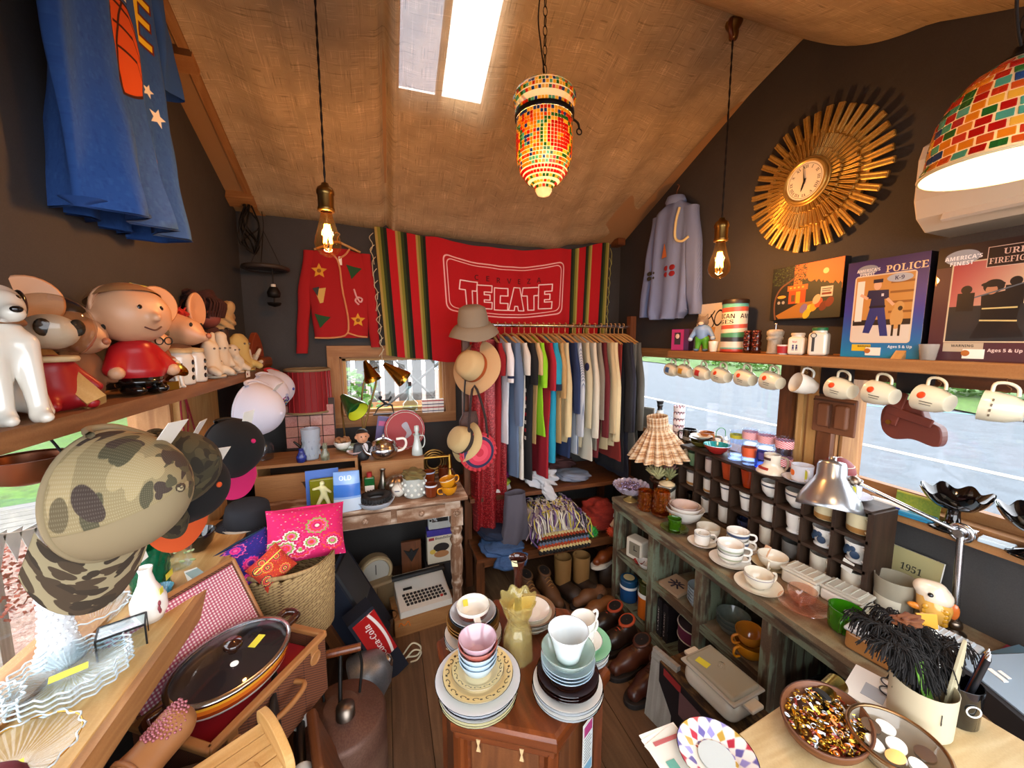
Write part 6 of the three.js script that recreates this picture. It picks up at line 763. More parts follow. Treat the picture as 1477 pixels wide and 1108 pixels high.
const fr=T('fringed_blanket','heap of pale multicoloured fringed wool','blanket',[1.0,s2,-2.2]);P(fr,'heap',lump(0.42,0.22,0.3,15,0.06),M(0xa89c98,0.95));const yc=[0xd8d0bc,0x6a4c80,0x2c2838,0xc8b84c,0xb8a8b0,0xe0dccc].map((c)=>M(c,0.95));const yb=yc.map(()=>[]);for(let i=0;i<330;i++){const x=rr(-0.2,0.2),z=rr(-0.13,0.13),y=0.222 - 1.1*Math.max(0,Math.abs(x)- 0.12)- 0.25*z*z;yb[i % 6].push(TU([[x,y,z],[x + rr(-0.02,0.02),y + 0.008,z + 0.03],[x + rr(-0.03,0.03),y - 0.03,z + 0.06],[x + rr(-0.03,0.03),y - 0.09,z + 0.075]],0.0042,6,4));}yb.forEach((l,i)=>P(fr,'fringe',l,yc[i],null,{kind:'stuff'}));
const cb=T('crochet_blanket','folded striped crochet blanket in black, orange and cream','blanket',[1.0,s2,-2.06]);['#1a1818','#c8b47c','#9c3c1c','#5c6c84','#1a1818','#9c3c1c','#c8b47c'].forEach((c,r)=>{const l=[];for(let i=0;i<16;i++)l.push(SP(0.013,[-0.16 + i*0.0213 +(r % 2)*0.01,0.014 + r*0.0125,0.072 - r*0.01],[1,1,1.2],7));P(cb,'stitch_row',l,M(new THREE.Color(c).getHex(),0.95));});P(cb,'fold',RB(0.36,0.075,0.12,0.03,[0,0.04,-0.02],[-0.25,0,0]),M(0x1c1a1a,0.95));
const rh=T('red_knit_hat','red knitted hat with a white fabric label','hat',[1.35,s2,-2.18]);P(rh,'knit',lump(0.24,0.2,0.2,17,0.14),M(0xffffff,0.95,{map:speck(0xa8341c,0x6c140c,40,88)}));P(rh,'label_patch',B(0.05,0.06,0.003,[0.08,0.13,0.09],[-0.3,0,-0.4]),paper);P(rh,'pompom',SP(0.03,[0.05,0.07,0.1],1,10),M(0xd8b08c,0.95));
const spiky=(label,pos,r,c)=>{const l=[SP(r*0.8,[0,r*0.8,0],1,12)];for(let i=0;i<70;i++){const y=1 - 2*(i + 0.5)/ 70,a=i*2.4,q=Math.sqrt(1 - y*y),v=V(q*Math.cos(a),y,q*Math.sin(a));const k=new THREE.ConeGeometry(r*0.1,r*0.4,5);k.applyQuaternion(qt.setFromUnitVectors(V(0,1,0),v));k.translate(v.x*r*0.9,v.y*r*0.9 + r*0.8,v.z*r*0.9);l.push(k);}ONE('spiky_ball',label,'ball',l,M(c,0.5),pos);};
spiky('bright green spiky rubber ball',[1.24,s2,-2.09],0.045,0x2c9c3c);spiky('orange spiky rubber ball',[1.37,s2,-2.06],0.035,0xd84a24);
}
// ---------- footwear ----------
function SHOE(label,pos,ry,o={}){
const Ls=o.len||0.28,w=Ls*0.17,hgt=o.h||0.1,m=o.m,g=T(o.name||'leather_boot',label,'shoe',pos,{ry,rz:o.rz||0});
const foot=SPL([[-Ls*0.5,0],[-Ls*0.42,w*0.8],[-Ls*0.1,w*0.75],[Ls*0.22,w],[Ls*0.46,w*0.55],[Ls*0.5,0],[Ls*0.44,-w*0.6],[Ls*0.2,-w],[-Ls*0.1,-w*0.75],[-Ls*0.42,-w*0.8]],44);
P(g,'sole',EX(foot,0.018,0.003,[0,0.021,0],[Math.PI / 2,0,0]),o.sole||M(0x1c1410,0.7));
const r=w*0.82;P(g,'upper',BLOB([[[-Ls*0.34,0.05,0,r],[Ls*0.05,0.05,0,r*0.95]],[[Ls*0.05,0.05,0,r*0.95],[Ls*0.34,0.04,0,r*0.8]],[[-Ls*0.3,0.05,0,r],[-Ls*0.27,hgt,0,r*0.85]],[[-Ls*0.16,hgt*0.8,0,r*0.7],[Ls*0.1,0.055,0,r*0.8]]],34,0.03),m);
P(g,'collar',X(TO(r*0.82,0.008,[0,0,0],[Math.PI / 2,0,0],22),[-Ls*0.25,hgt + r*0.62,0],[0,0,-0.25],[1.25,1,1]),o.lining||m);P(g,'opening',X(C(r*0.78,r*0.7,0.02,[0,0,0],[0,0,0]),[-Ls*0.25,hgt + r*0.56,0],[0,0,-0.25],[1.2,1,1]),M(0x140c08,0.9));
if(o.laces!==false)for(let i=0;i<5;i++){const t=i / 4,x=-Ls*0.1 + t*Ls*0.24,y=hgt*0.85 + r*0.62 - t*(hgt*0.85 - 0.06);P(g,'lace',TU([[x,y - 0.012,r*0.55],[x + 0.004,y + 0.004,0],[x,y - 0.012,-r*0.55]],0.003,8,5),o.lace||M(0x3c2414,0.9));}
return g;
}
{
const br=(c,r=0.35)=>M(c,r),tanM=M(0x7a4c24,0.55);
const f=(px,py,y=0)=>{const p=atY(px,py,y);return[p.x,0.001,p.z];};
SHOE('glossy dark brown ankle boot nearest the casserole',[1.09,0.001,-1.31],Math.PI + 0.25,{m:br(0x3c1a10),h:0.11});SHOE('brown lace-up boot with pale eyelets behind the glossy one',[1.09,0.001,-1.44],Math.PI + 0.15,{m:br(0x4a2414),h:0.1});SHOE('black-brown boot with a bright orange lining',[1.1,0.001,-1.575],Math.PI + 0.2,{m:br(0x2a1a12),lining:M(0xb0441c,0.7),lace:M(0xa84020,0.9),h:0.1});SHOE('black-brown boot with orange laces behind its twin',[1.11,0.001,-1.7],Math.PI + 0.2,{m:br(0x241610),lining:M(0xa8401c,0.7),lace:M(0xa84020,0.9),h:0.09});SHOE('tan suede moccasin with a dark inside',[1.13,0.001,-1.81],Math.PI + 0.1,{name:'moccasin',m:tanM,h:0.05,laces:false,len:0.26});SHOE('brown suede moccasin behind its twin',[1.13,0.001,-1.915],Math.PI + 0.15,{name:'moccasin',m:M(0x6a4426,0.6),h:0.05,laces:false,len:0.26});
const st=T('shoe_stump','dark round wooden stump under the big tan shoe','stool',[1.36,0,-2.05]);P(st,'drum',L([[0.001,0],[0.08,0],[0.075,0.14],[0.001,0.14]],24),wDark).geometry.scale(1,1.0,0.6);SHOE('big chestnut leather shoe with a white sole on the stump',[1.33,0.141,-2.06],Math.PI + 0.3,{m:br(0x7c3a14),sole:M(0xd8cdb8,0.6),h:0.06,len:0.24});
const bt=(label,x,z)=>{const g=T('duck_boot',label,'boot',[x,0.001,z],{ry:-1.3});P(g,'shaft',L([[0.05,0.07],[0.052,0.12],[0.056,0.24],[0.052,0.24],[0.045,0.1]],22,[-0.05,0,0]),M(0x8a6434,0.6));P(g,'foot',BLOB([[[-0.06,0.05,0,0.05],[0.06,0.045,0,0.045]],[[0.06,0.045,0,0.045],[0.11,0.035,0,0.034]]],30,0.02),M(0x2c2018,0.5));P(g,'sole',RB(0.28,0.022,0.095,0.01,[0.015,0.011,0]),black);P(g,'pull_loop',TU([[-0.1,0.22,0],[-0.11,0.255,0],[-0.095,0.26,0]],0.004),M(0x6a4820,0.8));};
bt('tan and dark rubber boot beside the chestnut shoe',1.16,-2.0);bt('tan and dark rubber boot beside the laced boots',1.04,-2.02);for(const[x,l]of[[0.92,'brown laced work boot next to the tan boots'],[0.8,'brown laced work boot under the jeans']])SHOE(l,[x,0.001,-2.02],-1.4,{m:M(0x5c3c20,0.6),h:0.13,lace:M(0xa07844,0.9)});
}
// ---------- console table in the back left ----------
const TY=0.75;
{
const washT=dataTex(512,512,(u,v,x,y)=>{const n=fbm(u,v,6,30,121,4),m=fbm(u,v,14,14,122,4);const c=mixc([124,88,62],[196,176,156],cl((n + m - 0.9)*2.2));const s=(hash(x,y,14)- 0.5)*16;return[c[0]+ s,c[1]+ s,c[2]+ s];});
const wash=M(0xffffff,0.75,{map:washT});
const g=T('console_table','whitewashed carved console table with turned legs','table',[-0.1,0,-2.25]);
P(g,'top',RB(1.02,0.022,0.52,0.006,[0,TY - 0.011,0]),wash);P(g,'apron',B(0.94,0.085,0.02,[0,TY - 0.068,0.225]),wash);P(g,'apron',B(0.94,0.085,0.02,[0,TY - 0.068,-0.225]),wash);
for(const x of[-0.3,-0.02,0.26]){const d=P(g,'drawer',B(0.25,0.066,0.012,[0,0,0]),wash,[x,TY - 0.068,0.241]);P(d,'knob',L([[0.001,0.016],[0.012,0.014],[0.016,0.006],[0.012,0]],12,[0,0,0.006],[Math.PI / 2,0,0]),wash);}
const leg=L([[0.024,0],[0.03,0.01],[0.02,0.03],[0.022,0.05],[0.034,0.08],[0.026,0.12],[0.026,0.2],[0.034,0.23],[0.028,0.26],[0.034,0.3],[0.036,0.42],[0.026,0.46],[0.038,0.49],[0.024,0.52],[0.034,0.55],[0.03,0.58]],16);
for(const x of[-0.45,0.45])for(const z of[-0.21,0.21]){P(g,'leg',leg,wash,[x,0,z]);P(g,'leg_block',B(0.065,0.1,0.065),wash,[x,0.63,z]);P(g,'carved_rosette',[TO(0.018,0.004,[0,0,0.034]),SP(0.009,[0,0,0.034])],wash,[x,0.655,z + 0.002]);}
const on=(px,py)=>{const p=atY(px,py,TY);return[p.x,TY + 0.0005,p.z];};
const crT=canTex(256,96,(c)=>{c.fillStyle='#a87848';c.fillRect(0,0,256,96);c.fillStyle='#3c2410';c.font='bold 40px serif';c.fillText('WINE',110,62);for(let i=0;i<300;i++){c.fillStyle='rgba(80,45,20,.12)';c.fillRect(rnd()*256,rnd()*96,30,1);}});
const cr=T('wooden_crate','low wooden crate on the console holding cut glass','crate',[-0.41,TY,-2.36]);P(cr,'top_board',B(0.5,0.016,0.25,[0,0.192,0]),wPine);P(cr,'front_board',X(new THREE.BoxGeometry(0.5,0.14,0.014),[0,0.07,0.11]),M(0xffffff,0.7,{map:crT}));P(cr,'side_board',B(0.014,0.184,0.23,[-0.24,0.092,0]),wPine);P(cr,'side_board',B(0.014,0.184,0.23,[0.243,0.092,0]),wPine);P(cr,'back_board',B(0.5,0.184,0.012,[0,0.092,-0.115]),wDark);
const K=TY + 0.2005,cx=(px,py)=>{const p=atY(px,py,K);return[p.x,K,Math.min(Math.max(p.z,-2.46),-2.25)];};
const bb=T('blue_bottle','small cobalt-tinted bottle on the crate','bottle',cx(434,668));P(bb,'flask',L([[0.001,0],[0.024,0],[0.026,0.03],[0.014,0.05],[0.012,0.065],[0.017,0.07]],20),M(0x4a5cc8,0.05,{transmission:0.75,thickness:0}));
const cutM=M(0xe0e8f0,0.06,{transmission:0.7,thickness:0,metalness:0.1});const cv=T('cut_glass_vase','tall cut-crystal vase on the crate','vase',cx(450,662));P(cv,'vase',bowlGeo([[0.036,0],[0.038,0.01],[0.044,0.08],[0.05,0.17]],12,0.004),cutM);P(cv,'cut_facets',Array.from({length:36},(_,i)=>X(new THREE.OctahedronGeometry(0.011),[Math.cos((i % 12 + Math.floor(i / 12)/ 2)/ 12*6.283)*0.042,0.035 + Math.floor(i / 12)*0.036,Math.sin((i % 12 + Math.floor(i / 12)/ 2)/ 12*6.283)*0.042],[0,0,0],[0.6,1.5,0.6])),cutM);
const sb=T('glass_vial','small clear vial beside the cut-crystal vase','bottle',cx(467,668));P(sb,'flask',L([[0.001,0],[0.022,0],[0.023,0.03],[0.012,0.05],[0.011,0.085],[0.015,0.09]],18),M(0xc8d0b8,0.05,{transmission:0.8,thickness:0}));
const pp=cx(502,652);SAUCER('green-rimmed plate under the potpourri cup',[pp[0]+ 0.01,K,pp[2]- 0.05],0.08,gloss(0x8ca088));const pc=CUP('white cup heaped with dried flowers',[pp[0]- 0.03,K + 0.007,pp[2]- 0.05],{name:'potpourri_cup',cat:'cup',r:0.045,h:0.045,style:'round',ha:2.4});P(pc,'dried_flowers',Array.from({length:24},(_,i)=>SP(0.012,[Math.cos(i*2.4)*0.038*Math.sqrt(i / 24),0.045 + rr(0,0.02),Math.sin(i*2.4)*0.038*Math.sqrt(i / 24)],1,6)),M(0x9c6c44,0.9),null,{kind:'stuff'});SAUCER('white ashtray with red lettering at the crate corner',[pp[0]+ 0.04,K,pp[2]+ 0.055],0.045,gloss(0xd8c0c0),{name:'ashtray',cat:'ashtray'});
const tileB=T('pink_tile_panel','panel of pink marbled tiles standing behind the crate','tile panel',[-0.43,K - 0.2,-2.53]);P(tileB,'backing',B(0.27,0.5,0.012,[0,0.25,0]),wDark);const pk=[M(0xffffff,0.4,{map:speck(0xd8a89c,0x8c4c44,8,131)}),M(0xffffff,0.4,{map:speck(0xc89888,0x9c6454,8,132)})];for(let r=0;r<4;r++)for(let c=0;c<4;c++)P(tileB,'tile',RB(0.062,0.06,0.008,0.002),pk[(r*3 + c)% 2],[-0.1 + c*0.066 - 0.0,0.24 + r*0.064,0.01]);
const ir=T('black_cat_figure','small black cat figure in front of the pink tiles','figurine',[-0.45,K,-2.44]);P(ir,'body',BLOB([[[0,0.02,0,0.022],[0,0.07,0,0.02]],[[0,0.07,0,0.02],[0.012,0.12,0.01,0.018]],[[0.006,0.13,0.01,0.008],[0.002,0.155,0.01,0.002]],[[0.02,0.13,0.01,0.008],[0.026,0.155,0.01,0.002]],[[-0.02,0.02,-0.02,0.01],[-0.06,0.06,-0.02,0.006]]],34,0.015),blackG);
const rl=T('red_fringed_lamp','table lamp with a dark red fringed shade in the corner','lamp',[-0.44,TY,-2.585]);P(rl,'shade',L([[0.125,0.42],[0.122,0.55],[0.118,0.67]],40),M(0x8c0c14,0.7,{transmission:0.25,thickness:0}));P(rl,'trim',[TO(0.12,0.008,[0,0.67,0],[1.57,0,0],36),TO(0.127,0.007,[0,0.42,0],[1.57,0,0],36)],M(0x8c7a58,0.9));for(let i=0;i<24;i++)P(rl,'pleat',TU([[Math.cos(i / 24*6.283)*0.127,0.425,Math.sin(i / 24*6.283)*0.127],[Math.cos(i / 24*6.283)*0.121,0.665,Math.sin(i / 24*6.283)*0.121]],0.003,4,5),M(0x9c141c,0.7));P(rl,'stem',L([[0.05,0],[0.05,0.01],[0.012,0.03],[0.012,0.3],[0.02,0.33],[0.01,0.44]],18),brassA);
const gj=T('glass_jar','large clear glass jar beneath the hanging caps','jar',[-0.64,K,-2.36]);P(gj,'jar',bowlGeo([[0.045,0],[0.05,0.01],[0.05,0.07],[0.04,0.09]],24,0.003),glass);
const bag=T('packaged_figure','cream karate figure in a yellow-green blister pack','toy',on(467,735),{ry:0.1});P(bag,'card',B(0.15,0.2,0.006,[0,0.1,-0.02],[-0.06,0,0]),M(0x3c64b0,0.5));P(bag,'blister',RB(0.125,0.16,0.02,0.008,[0.005,0.082,-0.004]),M(0x8c8a20,0.15,{transmission:0.35,thickness:0}));P(bag,'figure',BLOB([[[0.005,0.085,0.012,0.012],[0.0,0.115,0.012,0.014]],[[0,0.14,0.012,0.011],[0,0.142,0.012,0.011]],[[-0.005,0.12,0.012,0.008],[-0.04,0.115,0.012,0.006]],[[0.01,0.115,0.012,0.008],[0.035,0.09,0.012,0.006]],[[0.0,0.08,0.012,0.011],[-0.03,0.02,0.012,0.008]],[[0.01,0.08,0.012,0.011],[0.03,0.02,0.012,0.008]]],34,0.008),M(0xdcd8a0,0.6));
const gbT=canTex(128,192,(c)=>{c.fillStyle='#7ea4d8';c.fillRect(0,0,128,192);c.fillStyle='#3c70c0';c.fillRect(0,60,128,60);c.fillStyle='#dce6f0';c.font='30px sans-serif';c.fillText('OLD',30,40);c.fillStyle='#b8c8d8';c.fillRect(0,130,128,62);});
const gb=T('plastic_packet','blue plastic-wrapped packet standing on the console','packet',on(502,736));P(gb,'packet',LOFT([[0.2,-0.06,0.06,0.012],[0.1,-0.062,0.062,0.03],[0,-0.066,0.066,0.04]],22,0.15),M(0xffffff,0.2,{map:gbT,clearcoat:0.6}));
const at2=on(543,728),as=T('tyre_ashtray','rubber tyre set in a cut-glass ashtray','ashtray',at2);P(as,'glass_dish',bowlGeo([[0.07,0],[0.08,0.006],[0.092,0.03]],32,0.01),cutM);P(as,'tyre',X(TO(0.056,0.02,[0,0,0],[Math.PI / 2,0,0],32),[0,0.042,0],[0,0,0],[1,0.8,1]),black);for(let i=0;i<32;i++){const a=i / 32*6.283;P(as,'tread',RB(0.006,0.026,0.008,0.002),black,[Math.cos(a)*0.075,0.042,Math.sin(a)*0.075],{ry:-a});}
const bsp=on(575,716),bs=T('baseball','white signed baseball with red stitching','ball',[bsp[0],TY + 0.036,bsp[2]]);P(bs,'cover',SP(0.036,[0,0,0],1,24),M(0xd8d2c4,0.5));P(bs,'stitching',TU(Array.from({length:24},(_,i)=>{const t=i / 24*6.283,a=0.44;const x=Math.cos(t)+ a*Math.cos(3*t)*0.5,y=Math.sin(t)- a*Math.sin(3*t)*0.5,z=1.1*Math.sin(2*t);return V(x,y,z).normalize().multiplyScalar(0.0362).toArray();}),0.0008,80,4,true),M(0x9c2c2c,0.6));P(bs,'lettering',B(0.026,0.005,0.001,[-0.008,0.006,0.0352],[-0.15,-0.2,0]),M(0x2c2c4c,0.6));
const mb=on(598,715),mbw=T('pressed_glass_bowl','scalloped pressed-glass bowl full of dried moss','bowl',mb);P(mbw,'bowl',bowlGeo([[0.045,0],[0.055,0.006],[0.062,0.05],[0.058,0.095],[0.064,0.11]],30,0.004),M(0xc8ccc4,0.15,{transmission:0.3,thickness:0}));P(mbw,'relief',Array.from({length:30},(_,i)=>SP(0.009,[Math.cos((i % 10 + Math.floor(i / 10)/ 2)/ 10*6.283)*0.06,0.025 + Math.floor(i / 10)*0.026,Math.sin((i % 10 + Math.floor(i / 10)/ 2)/ 10*6.283)*0.06],1,7)),M(0xd4d8d0,0.15));P(mbw,'dried_moss',lump(0.11,0.05,0.11,21,0.25),M(0x6a5a30,0.95),[0,0.095,0],{kind:'stuff'});
const mugO=(l,px,py,c,o={})=>CUP(l,on(px,py),{m:gloss(c),r:0.034,h:0.07,ha:2.8,...o});
mugO('brown glazed mug beside the pressed-glass bowl',622,716,0x6a2c12,{bands:[[0.06,0.009,gloss(0xc8d0d8)]]});const m2=on(619,697);CUP('brown mug with a pale blue inside behind its twin',[m2[0],TY,m2[2]],{m:gloss(0x7a3414),r:0.036,h:0.075,ha:1.2,bands:[[0.066,0.008,gloss(0xb8c8e8)]]});const m3=on(640,690);CUP('brown mug half hidden behind the yellow cups',[m3[0],TY,m3[2]],{m:gloss(0x602810),r:0.034,h:0.075,ha:-0.5});const yp=on(648,713),yl=gloss(0xc88414);CUP('lower yellow coffee cup at the table corner',yp,{m:yl,r:0.044,h:0.05,style:'round',ha:3.4});CUP('upper yellow coffee cup with a cream inside',[yp[0],TY + 0.04,yp[2]],{m:yl,r:0.044,h:0.055,style:'round',ha:0.3,rz:0.22,bands:[[0.05,0.004,cream]]});
const wb=T('wooden_box','plain pine box carrying the silver teapot','box',[0.03,TY,-2.36]);P(wb,'body',B(0.34,0.15,0.22,[0,0.075,0]),wPine);P(wb,'lid',B(0.35,0.012,0.23,[0,0.156,0]),wPine);const W2=TY + 0.1625;
const tp=T('silver_teapot','round silver teapot with a white handle','teapot',[-0.02,W2,-2.31],{ry:0.1});P(tp,'body',L([[0.03,0],[0.05,0.004],[0.075,0.03],[0.082,0.055],[0.074,0.07],[0.07,0.074]],32),steel);const tpl=P(tp,'lid',L([[0.074,0.074],[0.062,0.1],[0.03,0.118],[0.001,0.122]],32),steel);P(tpl,'knob',SP(0.01,[0,0.13,0]),steel);P(tp,'handle',X(handleGeo(0.078,0.11,0.05,0.008,0.3,0.95),[0,0,0],[0,0,0]),white);P(tp,'spout',TU([[-0.07,0.03,0.01],[-0.1,0.05,0.01],[-0.115,0.09,0.01]],0.011,12),steel);
const dl=T('head_vase','ceramic boy doll with black hair and a dark waistcoat','figurine',[-0.135,W2,-2.32],{ry:0.3});P(dl,'torso',BLOB([[[0,0.02,0,0.035],[0,0.08,0,0.03]],[[-0.035,0.085,0,0.014],[-0.05,0.03,0.02,0.01]],[[0.035,0.085,0,0.014],[0.05,0.05,0.01,0.01]]],30,0.02),M(0x16181c,0.5));P(dl,'shirt_front',SP(0.022,[0.008,0.07,0.024],[0.8,1.4,0.5],10),M(0xd0d4dc,0.6));P(dl,'head',BLOB([[[0,0.125,0.004,0.03],[0,0.14,0.002,0.033]],[[0,0.126,0.034,0.006],[0,0.132,0.03,0.004]],[[-0.034,0.13,0,0.007],[-0.034,0.136,0,0.007]],[[0.034,0.13,0,0.007],[0.034,0.136,0,0.007]]],34,0.008),M(0xc8906c,0.45));P(dl,'hair',X(new THREE.SphereGeometry(0.0365,20,10,0,6.283,0,1.35),[0,0.144,-0.004],[-0.25,0,0]),M(0x17120e,0.6));P(dl,'eye',[SP(0.004,[-0.012,0.14,0.032],1,8),SP(0.004,[0.012,0.14,0.032],1,8)],black);P(dl,'mouth',SP(0.006,[0,0.114,0.031],[1.2,0.4,0.4],8),M(0x8c3c30,0.5));P(dl,'hand',SP(0.012,[-0.05,0.022,0.024],1,8),M(0xc8906c,0.45));
const rt=T('red_tray','round red tin tray with a white rim line leaning at the back','tray',[0.11,W2,-2.46],{rx:-0.2});P(rt,'disc',C(0.12,0.12,0.008,[0,0.12,0],[Math.PI / 2,0,0],44),M(0x9c0c10,0.5));P(rt,'rim',[TO(0.12,0.006,[0,0.12,0.004],[0,0,0],44)],gloss(0x9c0c10));P(rt,'rim_line',TO(0.112,0.0016,[0,0.12,0.006],[0,0,0],44),paper);P(rt,'painted_motif',EX(SPL([[-0.02,-0.06],[0,-0.02],[-0.03,0.03],[0.0,0.05],[0.02,0.01],[0.03,-0.03]],24),0.001,0,[0.01,0.12,0.0045]),M(0xa8a8b4,0.5));
const mg=T('magazine','purple paperback standing behind the red tray','book',[-0.02,W2,-2.5],{rx:-0.12,rz:-0.15});P(mg,'cover',B(0.12,0.19,0.012,[0,0.11,0]),M(0x54487c,0.5));P(mg,'title_band',B(0.1,0.03,0.001,[0,0.16,0.007]),M(0xb0447c,0.5));
const dc=T('milk_glass_cruet','tall white milk-glass cruet with a stopper','cruet',[0.17,W2,-2.32]);P(dc,'flask',L([[0.001,0],[0.035,0],[0.03,0.04],[0.018,0.085],[0.016,0.11],[0.024,0.125]],20),gloss(0xc4d0cc));P(dc,'stopper',L([[0.012,0.122],[0.01,0.14],[0.016,0.145],[0.014,0.175],[0.001,0.178]],14),gloss(0xc4d0cc));P(dc,'handle',handleGeo(0.018,0.12,0.028,0.004,0.3,0.95),gloss(0xc4d0cc));
const gbt=T('green_bottle','green bottle with a white label and red cap','bottle',[-0.1,TY,-2.19]);P(gbt,'flask',RB(0.055,0.1,0.03,0.008,[0,0.05,0],[0,0,0],3),gloss(0x1c5c2c,0.15));P(gbt,'label',B(0.048,0.04,0.001,[0,0.034,0.0158]),paper);P(gbt,'cap',C(0.014,0.014,0.024,[0,0.112,0]),M(0x9c1c1c,0.5));
const bp=T('pewter_bud_vase','slim pewter bud vase before the pine box','vase',[-0.03,TY,-2.2]);P(bp,'vase',L([[0.001,0],[0.026,0],[0.03,0.03],[0.014,0.08],[0.012,0.12],[0.017,0.13]],18),metal(0x8c8478,0.3));const sbv=T('silver_melon_box','ribbed silver melon-shaped box','box',[0.05,TY,-2.17]);P(sbv,'shell',CLOTH(60,14,(u,v)=>{const a=u*6.2832,f=v*3.1416,r=0.062*Math.sin(f)*(1 + 0.05*Math.cos(a*14));return[Math.cos(a)*r*1.15,0.05 - 0.05*Math.cos(f),Math.sin(a)*r];},0.002),metal(0xa89c8c,0.3));
const bc=T('brass_bell_lamp','brass hanging lamp arm with bell cups lying on the console','lamp part',[0.27,TY,-2.3]);P(bc,'arm',C(0.008,0.008,0.2,[0,0.14,0],[0,0,Math.PI / 2]),brass);for(const x of[-0.09,0.09])P(bc,'bell',L([[0.008,0.15],[0.014,0.1],[0.018,0.05],[0.034,0]],20,[x,0.0,0]),brass);P(bc,'coil',[0.045,0.06,0.075].map((r)=>TO(r,0.006,[0,0.1,-0.04],[0,0,0],30)),brassA);
const WS=1.1;
const rn=T('runner_sculpture','black wire-thin sculpture of two runners on the ledge','sculpture',[0.0,WS,-2.68]);P(rn,'base',B(0.16,0.008,0.035,[0,0.004,0]),wDark);P(rn,'runners',BLOB([[[-0.03,0.1,0,0.007],[0.0,0.075,0,0.007]],[[0,0.075,0,0.007],[-0.05,0.045,0,0.004]],[[-0.05,0.045,0,0.004],[-0.07,0.008,0,0.003]],[[0,0.075,0,0.007],[0.04,0.06,0,0.005]],[[0.04,0.06,0,0.005],[0.05,0.008,0,0.003]],[[-0.035,0.115,0,0.011],[-0.03,0.118,0,0.011]],[[0.02,0.09,0,0.006],[0.035,0.115,0,0.008]],[[-0.02,0.095,0,0.004],[0.03,0.1,0,0.004]]],40,0.006),black);
const cb=T('clear_bottle','clear glass decanter standing in the back window','bottle',[0.16,WS,-2.68]);P(cb,'flask',L([[0.001,0],[0.04,0],[0.052,0.03],[0.05,0.07],[0.02,0.1],[0.014,0.13],[0.014,0.18],[0.018,0.185]],24),glassM(0xdfeef0));P(cb,'stopper',C(0.012,0.01,0.03,[0,0.2,0]),wDark);
for(let r=0;r<2;r++)for(let c=0;c<4;c++){const q=T('film_box','small white carton with red and navy print on the window ledge','carton',[0.255 + c*0.037,WS + r*0.046,-2.67],{group:'cartons in the back window'});P(q,'carton',B(0.035,0.045,0.035,[0,0.0225,0]),paper);P(q,'red_band',B(0.0352,0.008,0.0352,[0,0.036,0]),M(0xa82c2c,0.5));P(q,'navy_band',B(0.0352,0.006,0.0352,[0,0.012,0]),M(0x24305c,0.5));}
const cone=(parent,nm,pos,d,l,r,m,im)=>{const gq=L([[r*0.22,0],[r*0.3,0.012],[r*0.98,l*0.9],[r,l],[r*0.96,l],[r*0.26,0.02]],26);gq.applyQuaternion(qt.setFromUnitVectors(V(0,1,0),V(...d).normalize()));P(parent,nm,gq,m,pos);if(im){const h=L([[r*0.25,0.016],[r*0.95,l*0.995]],26);h.applyQuaternion(qt.setFromUnitVectors(V(0,1,0),V(...d).normalize()));P(parent,nm + '_lining',h,im,pos);}};
const gl=T('gold_cone_lamp','brass two-cone gooseneck lamp before the back window','lamp',[-0.13,TY,-2.52]);P(gl,'base',L([[0.001,0.02],[0.06,0.018],[0.065,0]],24),brassA);P(gl,'gooseneck',[TU([[0,0.02,0],[-0.01,0.3,0],[0.0,0.55,0],[0.04,0.66,0],[0.09,0.68,0.02]],0.006,30),TU([[0,0.3,0],[0.04,0.45,0],[0.08,0.6,0],[0.06,0.68,0.02]],0.006,30)],brassA);cone(gl,'cone_shade',[0.05,0.71,0.02],[0.35,-0.9,0.3],0.13,0.05,metal(0x9c7428,0.25));cone(gl,'cone_shade',[0.13,0.7,0.02],[0.8,-0.65,0.3],0.16,0.055,metal(0xb08838,0.25));gl.children[2].position.set(0.02,0.72,0.02);
const gr=T('green_desk_lamp','green cone desk lamp with a pale yellow inside','lamp',[-0.24,TY,-2.5]);P(gr,'base',L([[0.001,0.02],[0.055,0.018],[0.06,0]],24),brassA);P(gr,'gooseneck',TU([[0,0.02,0],[-0.005,0.3,0],[-0.01,0.45,0.02],[0.0,0.52,0.06]],0.006,24),brassA);cone(gr,'shade',[0.0,0.52,0.06],[0.55,-0.5,0.62],0.16,0.065,gloss(0x1c5424,0.25),M(0xc8d024,0.6));
const ch=T('iron_chandelier','dark wrought-iron candle hanger in the back left corner','chandelier',[-0.6,1.99,-2.5]);P(ch,'ring',[TO(0.105,0.012,[0,0,0],[1.57,0,0],30),C(0.1,0.105,0.008,[0,0.004,0],[0,0,0],30)],M(0x2a221c,0.6));P(ch,'hanging_wire',[TU([[-0.08,0,0],[0,0.2,0],[0,0.3,0]],0.002),TU([[0.08,0,0],[0,0.2,0]],0.002),TU([[0,0,0.09],[0,0.2,0]],0.002)],iron);P(ch,'candle_cup',[L([[0.001,-0.16],[0.03,-0.155],[0.034,-0.13],[0.02,-0.1]],16),L([[0.001,-0.21],[0.03,-0.2],[0.036,-0.185]],16),C(0.004,0.004,0.2,[0,-0.1,0])],iron,[0.03,0,0]);P(ch,'candle',C(0.012,0.012,0.03,[0.03,-0.1,0]),M(0xcfc9bc,0.6));
const nt=T('black_net_hanger','tangle of black chains hanging from the rafter','chains',[-0.68,2.33,-2.55]);P(nt,'chains',Array.from({length:9},(_,i)=>TU([[Math.cos(i)*0.02,0,Math.sin(i)*0.02],[Math.cos(i*2)*0.05,-0.1,Math.sin(i*2)*0.05],[Math.cos(i*3)*0.04,-0.2,Math.sin(i)*0.05],[0.02,-0.26,0]],0.004,16,4)),iron);
}
